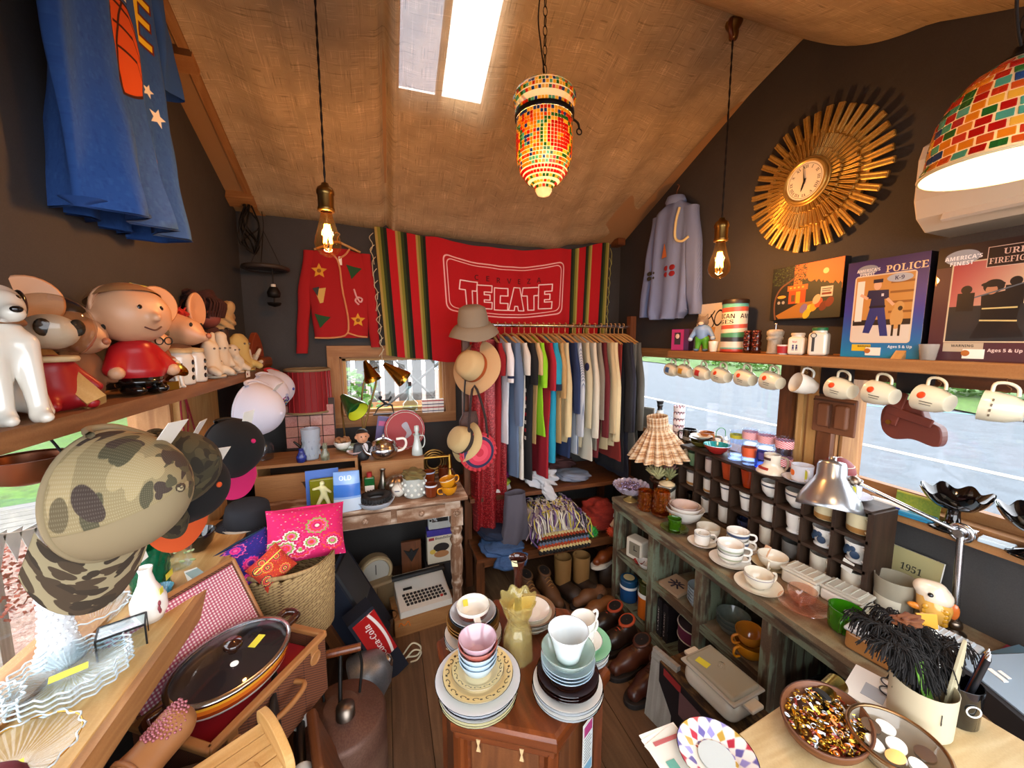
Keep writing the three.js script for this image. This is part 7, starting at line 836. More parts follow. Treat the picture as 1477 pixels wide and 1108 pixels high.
// ---------- on the floor under and beside the console ----------
{
const tb=T('typewriter_crate','shallow pine crate under the typewriter','crate',[0.155,0,-2.17],{ry:0.12});P(tb,'box',B(0.34,0.1,0.3,[0,0.05,0]),wPine);P(tb,'orange_stencil',TU([[-0.15,0.06,0.151],[-0.14,0.08,0.151],[-0.12,0.06,0.151],[-0.1,0.08,0.151],[-0.09,0.05,0.151]],0.003),M(0xd8761c,0.7));
const tw=T('typewriter','cream portable typewriter with black keys','typewriter',[0.16,0.101,-2.17],{ry:0.12});P(tw,'case',[EX([[0.14,0],[0.14,0.03],[0.02,0.055],[-0.06,0.075],[-0.13,0.075],[-0.14,0]],0.28,0.006,[0.14,0,0],[0,-Math.PI / 2,0])],M(0xd8d4c8,0.5));P(tw,'key_bed',B(0.24,0.004,0.1,[0,0.046,0.075],[0.2,0,0]),black);for(let r=0;r<4;r++)for(let i=0;i<11;i++)P(tw,'key',RB(0.016,0.008,0.015,0.003),r===3&&i===9?M(0xb02c24,0.5):M(0x1c1c1e,0.4),[-0.108 + i*0.021 + r*0.004,0.058 - r*0.0045,0.042 + r*0.022],{rx:0.2});P(tw,'platen',C(0.018,0.018,0.31,[0,0.085,-0.09],[0,0,Math.PI / 2]),black);P(tw,'badge',B(0.05,0.002,0.016,[-0.08,0.07,0.005],[0.3,0,0]),black);
const bkT=canTex(128,160,(c)=>{c.fillStyle='#d8cfb8';c.fillRect(0,0,128,160);c.fillStyle='#2a2420';c.font='bold 18px serif';c.fillText('Bundtform',36,20);c.beginPath();c.ellipse(66,70,38,26,0,0,7);c.fill();c.fillStyle='#b07a4c';c.beginPath();c.ellipse(66,110,36,20,0,0,7);c.fill();c.fillStyle='#9c2c2c';c.fillRect(6,6,26,16);c.fillStyle='#d8b84c';c.beginPath();c.arc(24,90,14,0,7);c.fill();});
const bx=T('bakeware_box','cream bakeware carton picturing a cake ring','carton',[0.3,0.18,-2.27],{ry:0.05});P(bx,'carton',B(0.17,0.18,0.06,[0,0.09,0]),M(0xd0c6ac,0.6));P(bx,'printed_front',X(new THREE.BoxGeometry(0.168,0.178,0.001),[0,0.09,0.031]),M(0xffffff,0.5,{map:bkT}));bx.position.y=0.185;
const pw=T('radio_in_bag','cream cassette radio wrapped in a clear bag on the carton','radio',[0.3,0.366,-2.27]);P(pw,'radio',RB(0.15,0.1,0.06,0.012,[0,0.09,0]),M(0xb8bcb8,0.4));P(pw,'cassette_window',[B(0.1,0.025,0.003,[0,0.105,0.031]),B(0.012,0.012,0.004,[-0.06,0.105,0.031])],black);P(pw,'purple_label',B(0.17,0.04,0.064,[0,0.02,0]),M(0x3c3490,0.4));P(pw,'bag',LOFT([[0.16,-0.08,0.08,0.06],[0.08,-0.09,0.09,0.085],[0.0,-0.088,0.088,0.08]],24,0.12),glass);
const pd=T('stacked_case','dark pedestal case supporting the bakeware carton','case',[0.3,0,-2.4]);P(pd,'body',B(0.2,0.184,0.3,[0,0.092,-0.02]),M(0x1c1a1c,0.7));P(pd,'latch',B(0.03,0.02,0.004,[0,0.15,0.132]),brassA);pd.position.z=-2.45;bx.position.z=-2.37;pw.position.z=-2.37;
const wp=T('wood_plaque','carved wood plaque with a dark eagle behind the typewriter','plaque',[0.12,0,-2.38]);P(wp,'board',B(0.12,0.34,0.02,[0,0.17,0]),wMid);P(wp,'carving',EX([[0,-0.05],[0.045,0.03],[0.012,0.015],[0,0.035],[-0.012,0.015],[-0.045,0.03]],0.008,0.001,[0,0.26,0.012]),black);
const sc=T('kitchen_scale','tan metal kitchen scale with a round dial','scale',[-0.07,0,-2.26],{ry:0.3});P(sc,'body',RB(0.15,0.2,0.11,0.012,[0,0.1,0]),M(0x8a7250,0.5));P(sc,'dial_housing',C(0.1,0.1,0.05,[-0.02,0.24,-0.03],[Math.PI / 2,0,0],32),M(0x8a7250,0.5));P(sc,'dial_ring',[TO(0.085,0.008,[-0.02,0.24,0.0],[0,0,0],32)],M(0xa89470,0.4));P(sc,'dial_face',new THREE.CircleGeometry(0.078,28),M(0xa8a498,0.5),[-0.02,0.24,-0.004]);P(sc,'front_plate',RB(0.1,0.17,0.01,0.004,[0.015,0.1,0.058]),M(0x6c583c,0.5));P(sc,'needle',B(0.004,0.06,0.002,[-0.02,0.26,0]),black);
const ca=T('tin_can','open silver tin beside the red sign','can',[-0.02,0,-2.05]);P(ca,'can',bowlGeo([[0.04,0],[0.04,0.11]],24,0.002),steel);
const bxl=T('leaning_cabinet','tilted wooden cabinet with a navy side','cabinet',[-0.15,0.0,-1.95],{ry:-0.15,rz:0.46});P(bxl,'wood_side',B(0.05,0.56,0.3,[0,0.28,0]),wMid);P(bxl,'navy_case',B(0.12,0.5,0.26,[0.086,0.27,0]),M(0x141c2c,0.6));P(bxl,'metal_plate',B(0.012,0.24,0.2,[0.152,0.38,0.01]),metal(0x6c6e70,0.5));P(bxl,'sticker',B(0.03,0.001,0.02,[0.07,0.521,0.1]),stickerM);
const coT=canTex(128,256,(c)=>{c.fillStyle='#b01c1c';c.fillRect(0,0,128,256);c.fillStyle='#f0e8e0';c.save();c.translate(52,240);c.rotate(-1.57);c.font='italic bold 44px serif';c.fillText('Coca-Cola',0,20,200);c.restore();c.beginPath();c.moveTo(90,256);c.quadraticCurveTo(120,128,80,0);c.lineTo(96,0);c.quadraticCurveTo(136,128,106,256);c.fill();});
const sg=T('soda_sign','red enamel soda sign on a navy box','sign',[-0.005,0.0,-1.8],{ry:0.4,rz:0.4});P(sg,'box',B(0.12,0.42,0.08,[0,0.21,0]),M(0x141a26,0.6));P(sg,'face',X(new THREE.BoxGeometry(0.105,0.26,0.004),[0.005,0.27,0.042]),M(0xffffff,0.3,{map:coT}));P(sg,'cable',TU([[0.06,0.03,0.03],[0.11,0.05,0.05],[0.13,0.02,0.06],[0.1,-0.01,0.05],[0.07,0.02,0.06]],0.004,30),M(0xc8c0a4,0.7));P(sg,'cable',TU([[0.06,0.05,0.02],[0.12,0.08,0.04],[0.14,0.03,0.05],[0.11,0.0,0.04],[0.07,0.03,0.03]],0.004,30),M(0xc8c0a4,0.7));
const dm=T('metal_dome','dented galvanised dome shade on the floor','shade',[-0.16,0.0,-1.66],{});P(dm,'dome',L([[0.112,0],[0.114,0.01],[0.104,0.07],[0.074,0.12],[0.035,0.146],[0.001,0.15]],34,[0,0.1,0],[-0.3,0,-1.15]),M(0xffffff,0.4,{metalness:0.7,map:speck(0xa8acb0,0x5c6064,7,141)}));P(dm,'socket_cap',L([[0.03,0],[0.03,0.02],[0.012,0.03],[0.001,0.03]],18,[0.118,0.155,-0.02],[-0.3,0,-1.15]),steel);
const rust=M(0xffffff,0.55,{map:speck(0x8a6a56,0x4a2a20,5,143),metalness:0.3});
const oc=T('oil_can','big rusty round oil can with a wooden pump handle','oil can',[-0.19,0,-1.36]);P(oc,'drum',L([[0.001,0],[0.15,0],[0.152,0.06],[0.148,0.07],[0.152,0.08],[0.152,0.15],[0.148,0.16],[0.152,0.17],[0.152,0.25],[0.14,0.275],[0.06,0.3],[0.055,0.31],[0.001,0.312]],44),rust);P(oc,'spout_cap',L([[0.001,0.04],[0.03,0.035],[0.032,0]],20,[0.02,0.31,0.05]),metal(0x8c8074,0.4));P(oc,'pump_rod',TU([[0.0,0.31,0.02],[0,0.4,-0.02],[0,0.46,-0.06]],0.007),iron);for(const q of[-1,1])P(oc,'handle_wire',TU([[q*0.06,0.3,-0.04],[q*0.07,0.4,-0.06],[q*0.06,0.46,-0.06]],0.005),iron);P(oc,'wooden_grip',C(0.014,0.014,0.14,[0,0.465,-0.06],[0,0,Math.PI / 2]),wRed);
}
// ---------- figurines on the left shelf ----------
{
const LY=1.4455,skin=M(0xd0a07c,0.4),wc=gloss(0xdcd8cc,0.2),X0=-0.69;
{const p0=atX(40,498,-0.745),p1=V(-0.63,LY + 0.018,atX(135,580,-0.63).z),q=p1.clone().sub(p0),bg=B(0.036,0.036,q.length()+ 0.02);bg.applyQuaternion(qt.setFromUnitVectors(V(0,0,1),q.normalize()));P(shL,'brace',bg,wPale,p0.add(p1).multiplyScalar(0.5));}
const dog=(name,label,pos,s,o={})=>{const g=T(name,label,'figurine',pos,{ry:o.ry||0.9,s});P(g,'body',BLOB([[[0,0.06,-0.03,0.045],[0,0.15,0.01,0.036]],[[0,0.15,0.01,0.036],[0,0.19,0.015,0.024]],[[-0.02,0.15,0.035,0.02],[-0.022,0.012,0.055,0.013]],[[0.02,0.15,0.035,0.02],[0.022,0.012,0.055,0.013]],[[-0.035,0.04,-0.03,0.03],[-0.04,0.012,0.02,0.014]],[[0.035,0.04,-0.03,0.03],[0.04,0.012,0.02,0.014]],[[-0.022,0.009,0.06,0.011],[-0.022,0.009,0.078,0.01]],[[0.022,0.009,0.06,0.011],[0.022,0.009,0.078,0.01]]],46,0.016),wc);P(g,'head',BLOB([[[0,0.225,0.01,0.036],[0,0.22,0.03,0.03]],[[0,0.21,0.045,0.02],[0,0.205,0.072,0.016]]],34,0.014),wc);for(const q of[-1,1]){P(g,'ear',SP(0.02,[q*0.036,0.225,-0.008],[0.5,1.5,0.9],12),blackG);P(g,'eye',SP(0.0055,[q*0.016,0.235,0.045],1,8),blackG);}P(g,'nose',SP(0.008,[0,0.212,0.088],[1.1,0.8,0.7],8),blackG);P(g,'collar',TO(0.028,0.006,[0,0.188,0.015],[1.4,0,0],22),M(0x8a5a34,0.6));};
dog('ceramic_dog','large white porcelain dog seated on the shelf',[X0 + 0.01,LY,-0.985],0.98);dog('ceramic_dog','tiny white dog figurine with black ears beside the gold horn',[X0 + 0.045,LY,-1.52],0.36,{ry:1.1});
const as=T('astronaut_toy','toy astronaut in red with a clear bubble helmet','figurine',[X0 - 0.0,LY,-1.115],{ry:1.0,s:0.9});P(as,'suit',BLOB([[[0,0.04,0,0.05],[0,0.1,0,0.035]],[[-0.03,0.1,0,0.016],[-0.07,0.05,0.02,0.012]],[[0.03,0.1,0,0.016],[0.07,0.05,0.02,0.012]],[[-0.03,0.03,0.02,0.02],[-0.035,0.015,0.06,0.014]],[[0.03,0.03,0.02,0.02],[0.035,0.015,0.06,0.014]]],34,0.02),M(0x98141c,0.4));P(as,'head',SP(0.05,[0,0.19,0.01],[1,0.85,1.1],18),M(0xd4cec4,0.5));P(as,'goggles',[SP(0.016,[-0.03,0.2,0.05],[1,1.3,0.5],10),SP(0.016,[0.03,0.2,0.05],[1,1.3,0.5],10)],black);P(as,'bubble_helmet',SP(0.082,[0,0.2,0.005],1,26),glassM(0xf0e8dc));P(as,'collar_ring',TO(0.04,0.008,[0,0.125,0.003],[1.57,0,0],24),M(0xc8b48c,0.4));
const mouse=(label,z,s,hair,x=X0 - 0.02,ry=1.1)=>{const g=T('mouse_doll',label,'figurine',[x,LY,z],{ry,s});P(g,'body',BLOB([[[0,0.03,0,0.045],[0,0.1,0,0.035]],[[-0.03,0.1,0.0,0.016],[-0.055,0.05,0.03,0.012]],[[0.03,0.1,0,0.016],[0.055,0.05,0.03,0.012]]],28,0.02),M(0xffffff,0.9,{map:speck(0xa87048,0x6c3c24,20,151)}));P(g,'head',BLOB([[[0,0.17,0,0.055],[0,0.165,0.03,0.044]],[[0,0.15,0.05,0.026],[0,0.145,0.085,0.014]]],34,0.02),skin);for(const q of[-1,1]){P(g,'ear',L([[0.001,0.0],[0.04,0.004],[0.056,0.014],[0.06,0.022],[0.054,0.026],[0.001,0.014]],26,[q*0.075,0.24,-0.01],[Math.PI / 2,q*0.25,0]),skin);P(g,'eye',SP(0.006,[q*0.022,0.185,0.062],[1,1.4,0.6],8),black);}P(g,'nose',SP(0.009,[0,0.15,0.098],1,8),M(0xb06a4c,0.4));if(hair)P(g,'hair_tuft',Array.from({length:18},(_,i)=>X(new THREE.ConeGeometry(0.008,0.04,5),[Math.cos(i*2.4)*0.02,0.232,Math.sin(i*2.4)*0.02],[Math.sin(i)*0.8,0,Math.cos(i)*0.8])),hair);};
mouse('big-eared tan mouse doll behind the boy figure',-1.275,1.0,null,X0 - 0.05);mouse('big-eared mouse doll with red hair behind the dotted jars',-1.75,1.12,M(0xb02414,0.9),X0 - 0.03,1.3);
const bo=T('boy_bank','round-headed boy figure in a plain red sweater','figurine',[X0 + 0.03,LY,-1.36],{ry:1.05});P(bo,'sweater',BLOB([[[0,0.07,0,0.058],[0,0.12,0,0.042]],[[-0.04,0.12,0,0.022],[-0.07,0.075,0.018,0.02]],[[0.04,0.12,0,0.022],[0.07,0.075,0.018,0.02]]],38,0.02),M(0xa8141c,0.35));P(bo,'head',BLOB([[[-0.012,0.222,0,0.075],[0.012,0.222,0,0.075]],[[0,0.215,0.07,0.014],[0,0.214,0.086,0.011]],[[-0.085,0.21,-0.005,0.016],[-0.09,0.21,-0.005,0.014]],[[0.085,0.21,-0.005,0.016],[0.09,0.21,-0.005,0.014]]],46,0.014),skin);P(bo,'hair',X(new THREE.SphereGeometry(0.083,24,12,0,6.283,0,1.1),[0,0.228,-0.008],[-0.35,0,0],[1.12,0.98,1]),M(0x9a6c44,0.5));for(const q of[-1,1]){P(bo,'eye',SP(0.006,[q*0.026,0.24,0.07],[1,1.3,0.5],8),blackG);P(bo,'hand',SP(0.018,[q*0.07,0.066,0.03],1,10),skin);P(bo,'shoe',SP(0.024,[q*0.028,0.016,0.02],[1,0.65,1.6],14),blackG);}P(bo,'mouth',TU([[-0.02,0.188,0.07],[0,0.18,0.076],[0.022,0.19,0.07]],0.002),M(0x4c2018,0.5));P(bo,'shorts',L([[0.001,0.022],[0.048,0.024],[0.056,0.05],[0.001,0.055]],24),blackG);
const go=T('gold_gramophone','small gilt gramophone ornament at the shelf edge','ornament',[X0 + 0.05,LY,-1.46],{ry:1.2});P(go,'box',B(0.04,0.025,0.04,[0,0.0125,0]),metal(0xa87c2c,0.3));P(go,'horn',L([[0.004,0],[0.008,0.03],[0.02,0.05],[0.028,0.055]],16,[0,0.03,0],[0.9,0,0]),metal(0xb48a34,0.25));
const rg=T('rag_doll','brown rag doll sitting between the boy and the jars','doll',[X0 - 0.0,LY,-1.52],{ry:1.0});P(rg,'dress',lump(0.1,0.12,0.08,31,0.15),M(0x8a4c34,0.9));P(rg,'head',SP(0.036,[0,0.145,0.01],1,14),skin);P(rg,'spectacles',[TO(0.011,0.0018,[-0.013,0.15,0.045]),TO(0.011,0.0018,[0.013,0.15,0.045])],black);P(rg,'hair',lump(0.085,0.05,0.08,33,0.2),M(0x7c6a4c,0.95),[0,0.155,-0.01]);
for(const[z,l,x]of[[-1.6,'wider white glass jar painted with black dots',0.025],[-1.7,'slimmer white glass jar painted with black dots',0.03]]){const g=T('dotted_jar',l,'jar',[X0 + x,LY,z],{ry:1.1}),r=z>-1.65?0.043:0.036;P(g,'jar',L([[0.001,0],[r,0],[r*1.02,0.008],[r*1.02,0.09],[r*0.86,0.105],[r*0.86,0.112]],28),M(0xd4d4ce,0.12,{clearcoat:0.6}));P(g,'lid',L([[r*0.92,0.108],[r*0.94,0.122],[0.001,0.126]],28),M(0xb0a484,0.4));for(let k=0;k<12;k++){const a=(k % 4)/ 4*6.283 + 0.3 +(k>>2)*0.05;P(g,'dot',X(new THREE.SphereGeometry(0.009,10,6),[Math.sin(a)*r*1.02,0.025 +(k>>2)*0.026,Math.cos(a)*r*1.02],[0,a,0],[1,1,0.15]),blackG);}}
const gm=T('troll_doll','dark brown long-haired troll doll at the back','doll',[X0 - 0.035,LY,-2.0],{ry:1.3});P(gm,'body',lump(0.14,0.2,0.12,35,0.1),M(0x3c1c18,0.9));P(gm,'head',SP(0.05,[0,0.25,0.012],[1,0.95,1],16),M(0x7c3c30,0.6));P(gm,'hair',[X(lump(0.15,0.12,0.14,37,0.2),[0,0.24,-0.02]),...Array.from({length:40},(_,i)=>TU([[Math.cos(i)*0.05,0.33,Math.sin(i)*0.05],[Math.cos(i)*0.08,0.31,Math.sin(i)*0.08],[Math.cos(i)*0.085,0.25,Math.sin(i)*0.085 - 0.02]],0.005,5,4))],M(0x34140e,0.95));
const fur=T('fur_tail','tuft of blond fur beside the troll doll','fur',[X0 - 0.01,LY,-2.12]);P(fur,'stand',C(0.02,0.03,0.22,[0,0.11,0]),wDark);P(fur,'tuft',lump(0.09,0.12,0.09,39,0.3),M(0xa88c60,0.95),[0,0.2,0]);
const pt=T('pattern_card','card printed with yellow and grey ripples by the wall','card',[WL + 0.02,LY,-1.68],{ry:Math.PI / 2,rx:-0.06});P(pt,'card',B(0.13,0.34,0.004,[0,0.17,0]),M(0xffffff,0.6,{map:canTex(128,128,(c)=>{c.fillStyle='#c8c860';c.fillRect(0,0,128,128);c.strokeStyle='#8ca09c';c.lineWidth=6;for(let r=10;r<150;r +=14){c.beginPath();c.arc(30,100,r,0,7);c.stroke();}})}));P(pt,'prop',B(0.02,0.2,0.01,[0,0.1,-0.01]),wPale);
const clay=M(0xcabfaa,0.75);const cf=(label,z,s,parts,m=clay)=>{const g=T('clay_figurine',label,'figurine',[X0 + 0.03,LY,z],{ry:1.2,s});P(g,'body',BLOB(parts,32,0.014),m);P(g,'base',L([[0.001,0],[0.045,0],[0.042,0.012],[0.001,0.012]],20),m);for(const q of[-1,1])P(g,'eye',SP(0.004,[q*0.012,0.108,0.028],1,6),M(0x6c6258,0.6));};
const seat=[[[0,0.03,0,0.036],[0,0.07,0,0.028]],[[0,0.1,0,0.028],[0,0.105,0,0.028]],[[-0.03,0.03,0.03,0.014],[-0.03,0.02,0.05,0.012]],[[0.03,0.03,0.03,0.014],[0.03,0.02,0.05,0.012]]],stand=[[[0,0.02,0,0.022],[0,0.08,0,0.024]],[[0,0.112,0,0.026],[0,0.115,0,0.026]],[[-0.024,0.085,0,0.012],[-0.03,0.04,0.02,0.009]],[[0.024,0.085,0,0.012],[0.03,0.04,0.02,0.009]],[[0,0.138,0,0.02],[0,0.15,0,0.022]]];
cf('white clay figurine of a seated rabbit',-1.85,1.1,[...seat,[[-0.012,0.12,0,0.01],[-0.016,0.16,0,0.008]],[[0.012,0.12,0,0.01],[0.016,0.16,0,0.008]]]);cf('white clay figurine of a small cook',-1.96,1.1,stand);cf('low white clay figurine curled up before the cook',-1.9,0.6,seat);cf('cream woolly clay lion with a yellow mane',-2.2,1.25,[...seat,...Array.from({length:10},(_,i)=>[[Math.cos(i*0.63)*0.03,0.1 + Math.sin(i*0.63)*0.03,-0.006,0.014],[Math.cos(i*0.63)*0.034,0.1 + Math.sin(i*0.63)*0.034,-0.006,0.014]])],M(0xb8a060,0.75));cf('white clay lamb with a curly fleece',-2.08,1.0,[...seat,...Array.from({length:14},(_,i)=>[[Math.cos(i*2.4)*0.03,0.03 +(i % 7)*0.008,Math.sin(i*2.4)*0.03,0.013],[Math.cos(i*2.4)*0.03,0.03 +(i % 7)*0.008,Math.sin(i*2.4)*0.03,0.013]])]);
const co=T('coral_piece','white branching coral near the end of the shelf','coral',[X0 + 0.03,LY,-2.33]);P(co,'branches',BLOB(Array.from({length:9},(_,i)=>[[0,0.01,0,0.014],[Math.cos(i*0.7)*0.05,0.04 +(i % 3)*0.03,Math.sin(i*0.7)*0.04,0.009]]),36,0.01),clay);P(ONE('price_tag','white paper tag hanging over the shelf edge','tag',B(0.002,0.03,0.05),paper,[-0.608,LY - 0.006,-2.1]),'eyelet',TO(0.004,0.0012,[0.002,0,0.016],[0,1.57,0]),M(0x8c3c34,0.6));
const wr=T('carved_horse','dark wooden carved rocking piece with an orange crest','carving',[X0 + 0.02,LY,-2.43],{ry:1.4});P(wr,'crest',EX(SPL([[-0.05,0],[-0.06,0.1],[0.0,0.19],[0.06,0.1],[0.05,0],[0.03,0.0],[0.03,0.08],[0,0.12],[-0.03,0.08],[-0.03,0]],50),0.02,0.002),M(0x7c3414,0.5));P(wr,'trunk',RB(0.12,0.06,0.05,0.02,[0.04,0.03,0.03]),wRed);
}
// ---------- caps hanging under the shelf ----------
function CAP(label,pos,up,front,o){
const g=T('peaked_hat',label,'hat',pos);const U=V(...up).normalize(),F=V(...front).normalize(),R=V(0,0,0).crossVectors(U,F).normalize();F.crossVectors(R,U);g.quaternion.setFromRotationMatrix(new THREE.Matrix4().makeBasis(R,U,F));const r=0.088;
const dome=(a0,a1)=>CLOTH(26,12,(u,v)=>{const a=a0 +(a1 - a0)*u,f=v*1.5;return[Math.sin(a)*r*Math.cos(f),Math.sin(f)*0.125,Math.cos(a)*r*1.15*Math.cos(f)];},0.002);
P(g,'front_panel',dome(-1.0,1.0),o.f||o.m);P(g,'crown',dome(1.0,5.28),o.m);P(g,'brim',CLOTH(24,10,(u,v)=>{const a=(u - 0.5)*2.2,x=Math.sin(a)*r,z0=Math.cos(a)*r*1.12,ext=0.078*Math.cos(a*0.72);return[x*(1 + 0.08*v),0.0 - 0.9*x*x*2.2 - 0.006*v,z0 + ext*v];},0.004),o.b||o.m);P(g,'button',SP(0.008,[0,0.126,0],[1,0.6,1],10),o.b||o.m);P(g,'strap',TU([[-0.05,0.02,-0.09],[-0.04,0.0,-0.1],[0,-0.004,-0.108],[0.04,0.0,-0.1],[0.05,0.02,-0.09]],0.006,16),o.s||o.m);P(g,'sweatband',TU(Array.from({length:24},(_,i)=>[Math.sin(i / 24*6.283)*r*0.985,0.004,Math.cos(i / 24*6.283)*r*1.135]),0.005,60,6,true),o.k||o.m);if(o.tag)P(g,'price_tag',B(0.04,0.001,0.07,[0.02,0.075,-0.085],[0.75,0.2,-0.1]),paper);
return g;
}
{
const camo=(a,cols,s,mesh)=>M(0xffffff,0.85,{map:canTex(256,256,(c)=>{c.fillStyle=a;c.fillRect(0,0,256,256);const old=seed;seed=s*790919 + 12345;for(let i=0;i<46;i++){c.fillStyle=cols[i % cols.length];c.beginPath();const x=rnd()*256,y=rnd()*256;c.ellipse(x,y,rr(14,36),rr(10,24),rr(0,3),0,7);c.ellipse(x + rr(-20,20),y + rr(-16,16),rr(8,18),rr(8,16),0,0,7);c.fill();}seed=old;if(mesh){c.fillStyle='rgba(255,255,240,.13)';for(let i=0;i<64;i++)for(let j=0;j<64;j++)c.fillRect(i*4,j*4,2,2);}})});
const cm=camo('#8a7c58',['#4a4630','#3a2e26','#5c5238','#a09068'],5,1),cb=camo('#9c9070',['#3a3024','#4a3c2c'],6),khaki=M(0x8c7e60,0.9),drk=camo('#3c3826',['#28241a','#4c4630'],8);
CAP('mesh-backed camouflage cap nearest the doorway',[-0.55,1.285,-0.985],[0.9,0.1,0.35],[-0.35,-0.9,0.15],{m:cm,f:khaki,b:cb,s:khaki,k:khaki,tag:1}).scale.setScalar(1.27);CAP('dark olive camouflage cap behind the mesh-backed one',[-0.55,1.26,-1.21],[0.9,0.2,0.1],[-0.2,-0.95,0.2],{m:drk,tag:1});CAP('black cap with an orange brim',[-0.56,1.17,-1.33],[0.75,0.15,0.5],[-0.1,-0.9,0.4],{m:M(0x0e0d0e,0.95),b:M(0xc8501c,0.85),s:black,tag:1});CAP('black cap with a hot pink brim',[-0.52,1.22,-1.56],[0.7,0.3,0.6],[0.15,-0.95,0.35],{m:M(0x0c0c0e,0.95),b:M(0xb8145c,0.85),s:black,tag:1});
const wt=M(0xc6c6d4,0.9),mul=M(0xffffff,0.85,{map:canTex(128,128,(c)=>{const cs=['#4c2c8c','#2c50a8','#b03c9c','#c8c04c','#3c9c8c','#e0d8e0'];for(let i=0;i<160;i++){c.fillStyle=cs[i % 6];c.beginPath();const x=rnd()*128,y=rnd()*128;c.moveTo(x,y);c.lineTo(x + rr(-26,26),y + rr(-26,26));c.lineTo(x + rr(-26,26),y + rr(-26,26));c.fill();}})});
CAP('plain white cap hanging before the corner',[-0.555,1.3,-1.92],[0.85,-0.1,0.4],[0.0,-0.95,0.1],{m:wt,tag:1}).scale.setScalar(1.15);CAP('white cap with a multicoloured splash panel',[-0.57,1.33,-2.17],[0.85,0.0,0.4],[0.1,-0.95,0.1],{m:wt,f:mul,b:M(0x9ca4c4,0.9)});CAP('white and blue cap with a red tab behind the splash one',[-0.58,1.34,-2.33],[0.85,0.0,0.3],[0.1,-0.95,0.1],{m:wt,b:M(0x2c3c8c,0.9),s:M(0xb01c24,0.8)});
const cp=T('copper_pot','small copper pot hanging by its chain in the left window','pot',[-0.72,1.3,-1.07]);P(cp,'pan',bowlGeo([[0.03,0],[0.055,0.01],[0.062,0.05],[0.066,0.055]],26),metal(0x8a5a44,0.4));P(cp,'chain',[TU([[-0.06,0.05,0],[-0.03,0.1,0],[0,0.106,0]],0.0025),TU([[0.06,0.05,0],[0.03,0.1,0],[0,0.106,0]],0.0025)],iron);
ONE('red_string','tangle of red string hanging by the plywood panel','string',TU([[-0.75,1.405,-1.8],[-0.745,1.3,-1.78],[-0.745,1.2,-1.8],[-0.745,1.3,-1.83],[-0.745,1.38,-1.82],[-0.745,1.22,-1.88]],0.003,40,5),M(0x8c2430,0.9));
}
{const ct=canTex(128,64,(c)=>{c.fillStyle='#e8e4da';c.fillRect(0,0,128,64);c.fillStyle='#a8303c';c.font='bold 22px sans-serif';c.fillText('COMFORT',12,30,104);c.fillStyle='#667';c.fillRect(14,42,70,4);}),p=atX(180,815,-0.6);const g=T('hang_card','white card with red lettering hanging below the camouflage cap','card',[p.x,p.y,p.z],{ry:1.2,rz:0.25});P(g,'card',X(new THREE.BoxGeometry(0.1,0.05,0.002)),M(0xffffff,0.7,{map:ct}));P(g,'loop',TU([[0,0.025,0],[0.004,0.1,0],[0,0.16,0]],0.001,6,4),paper);}
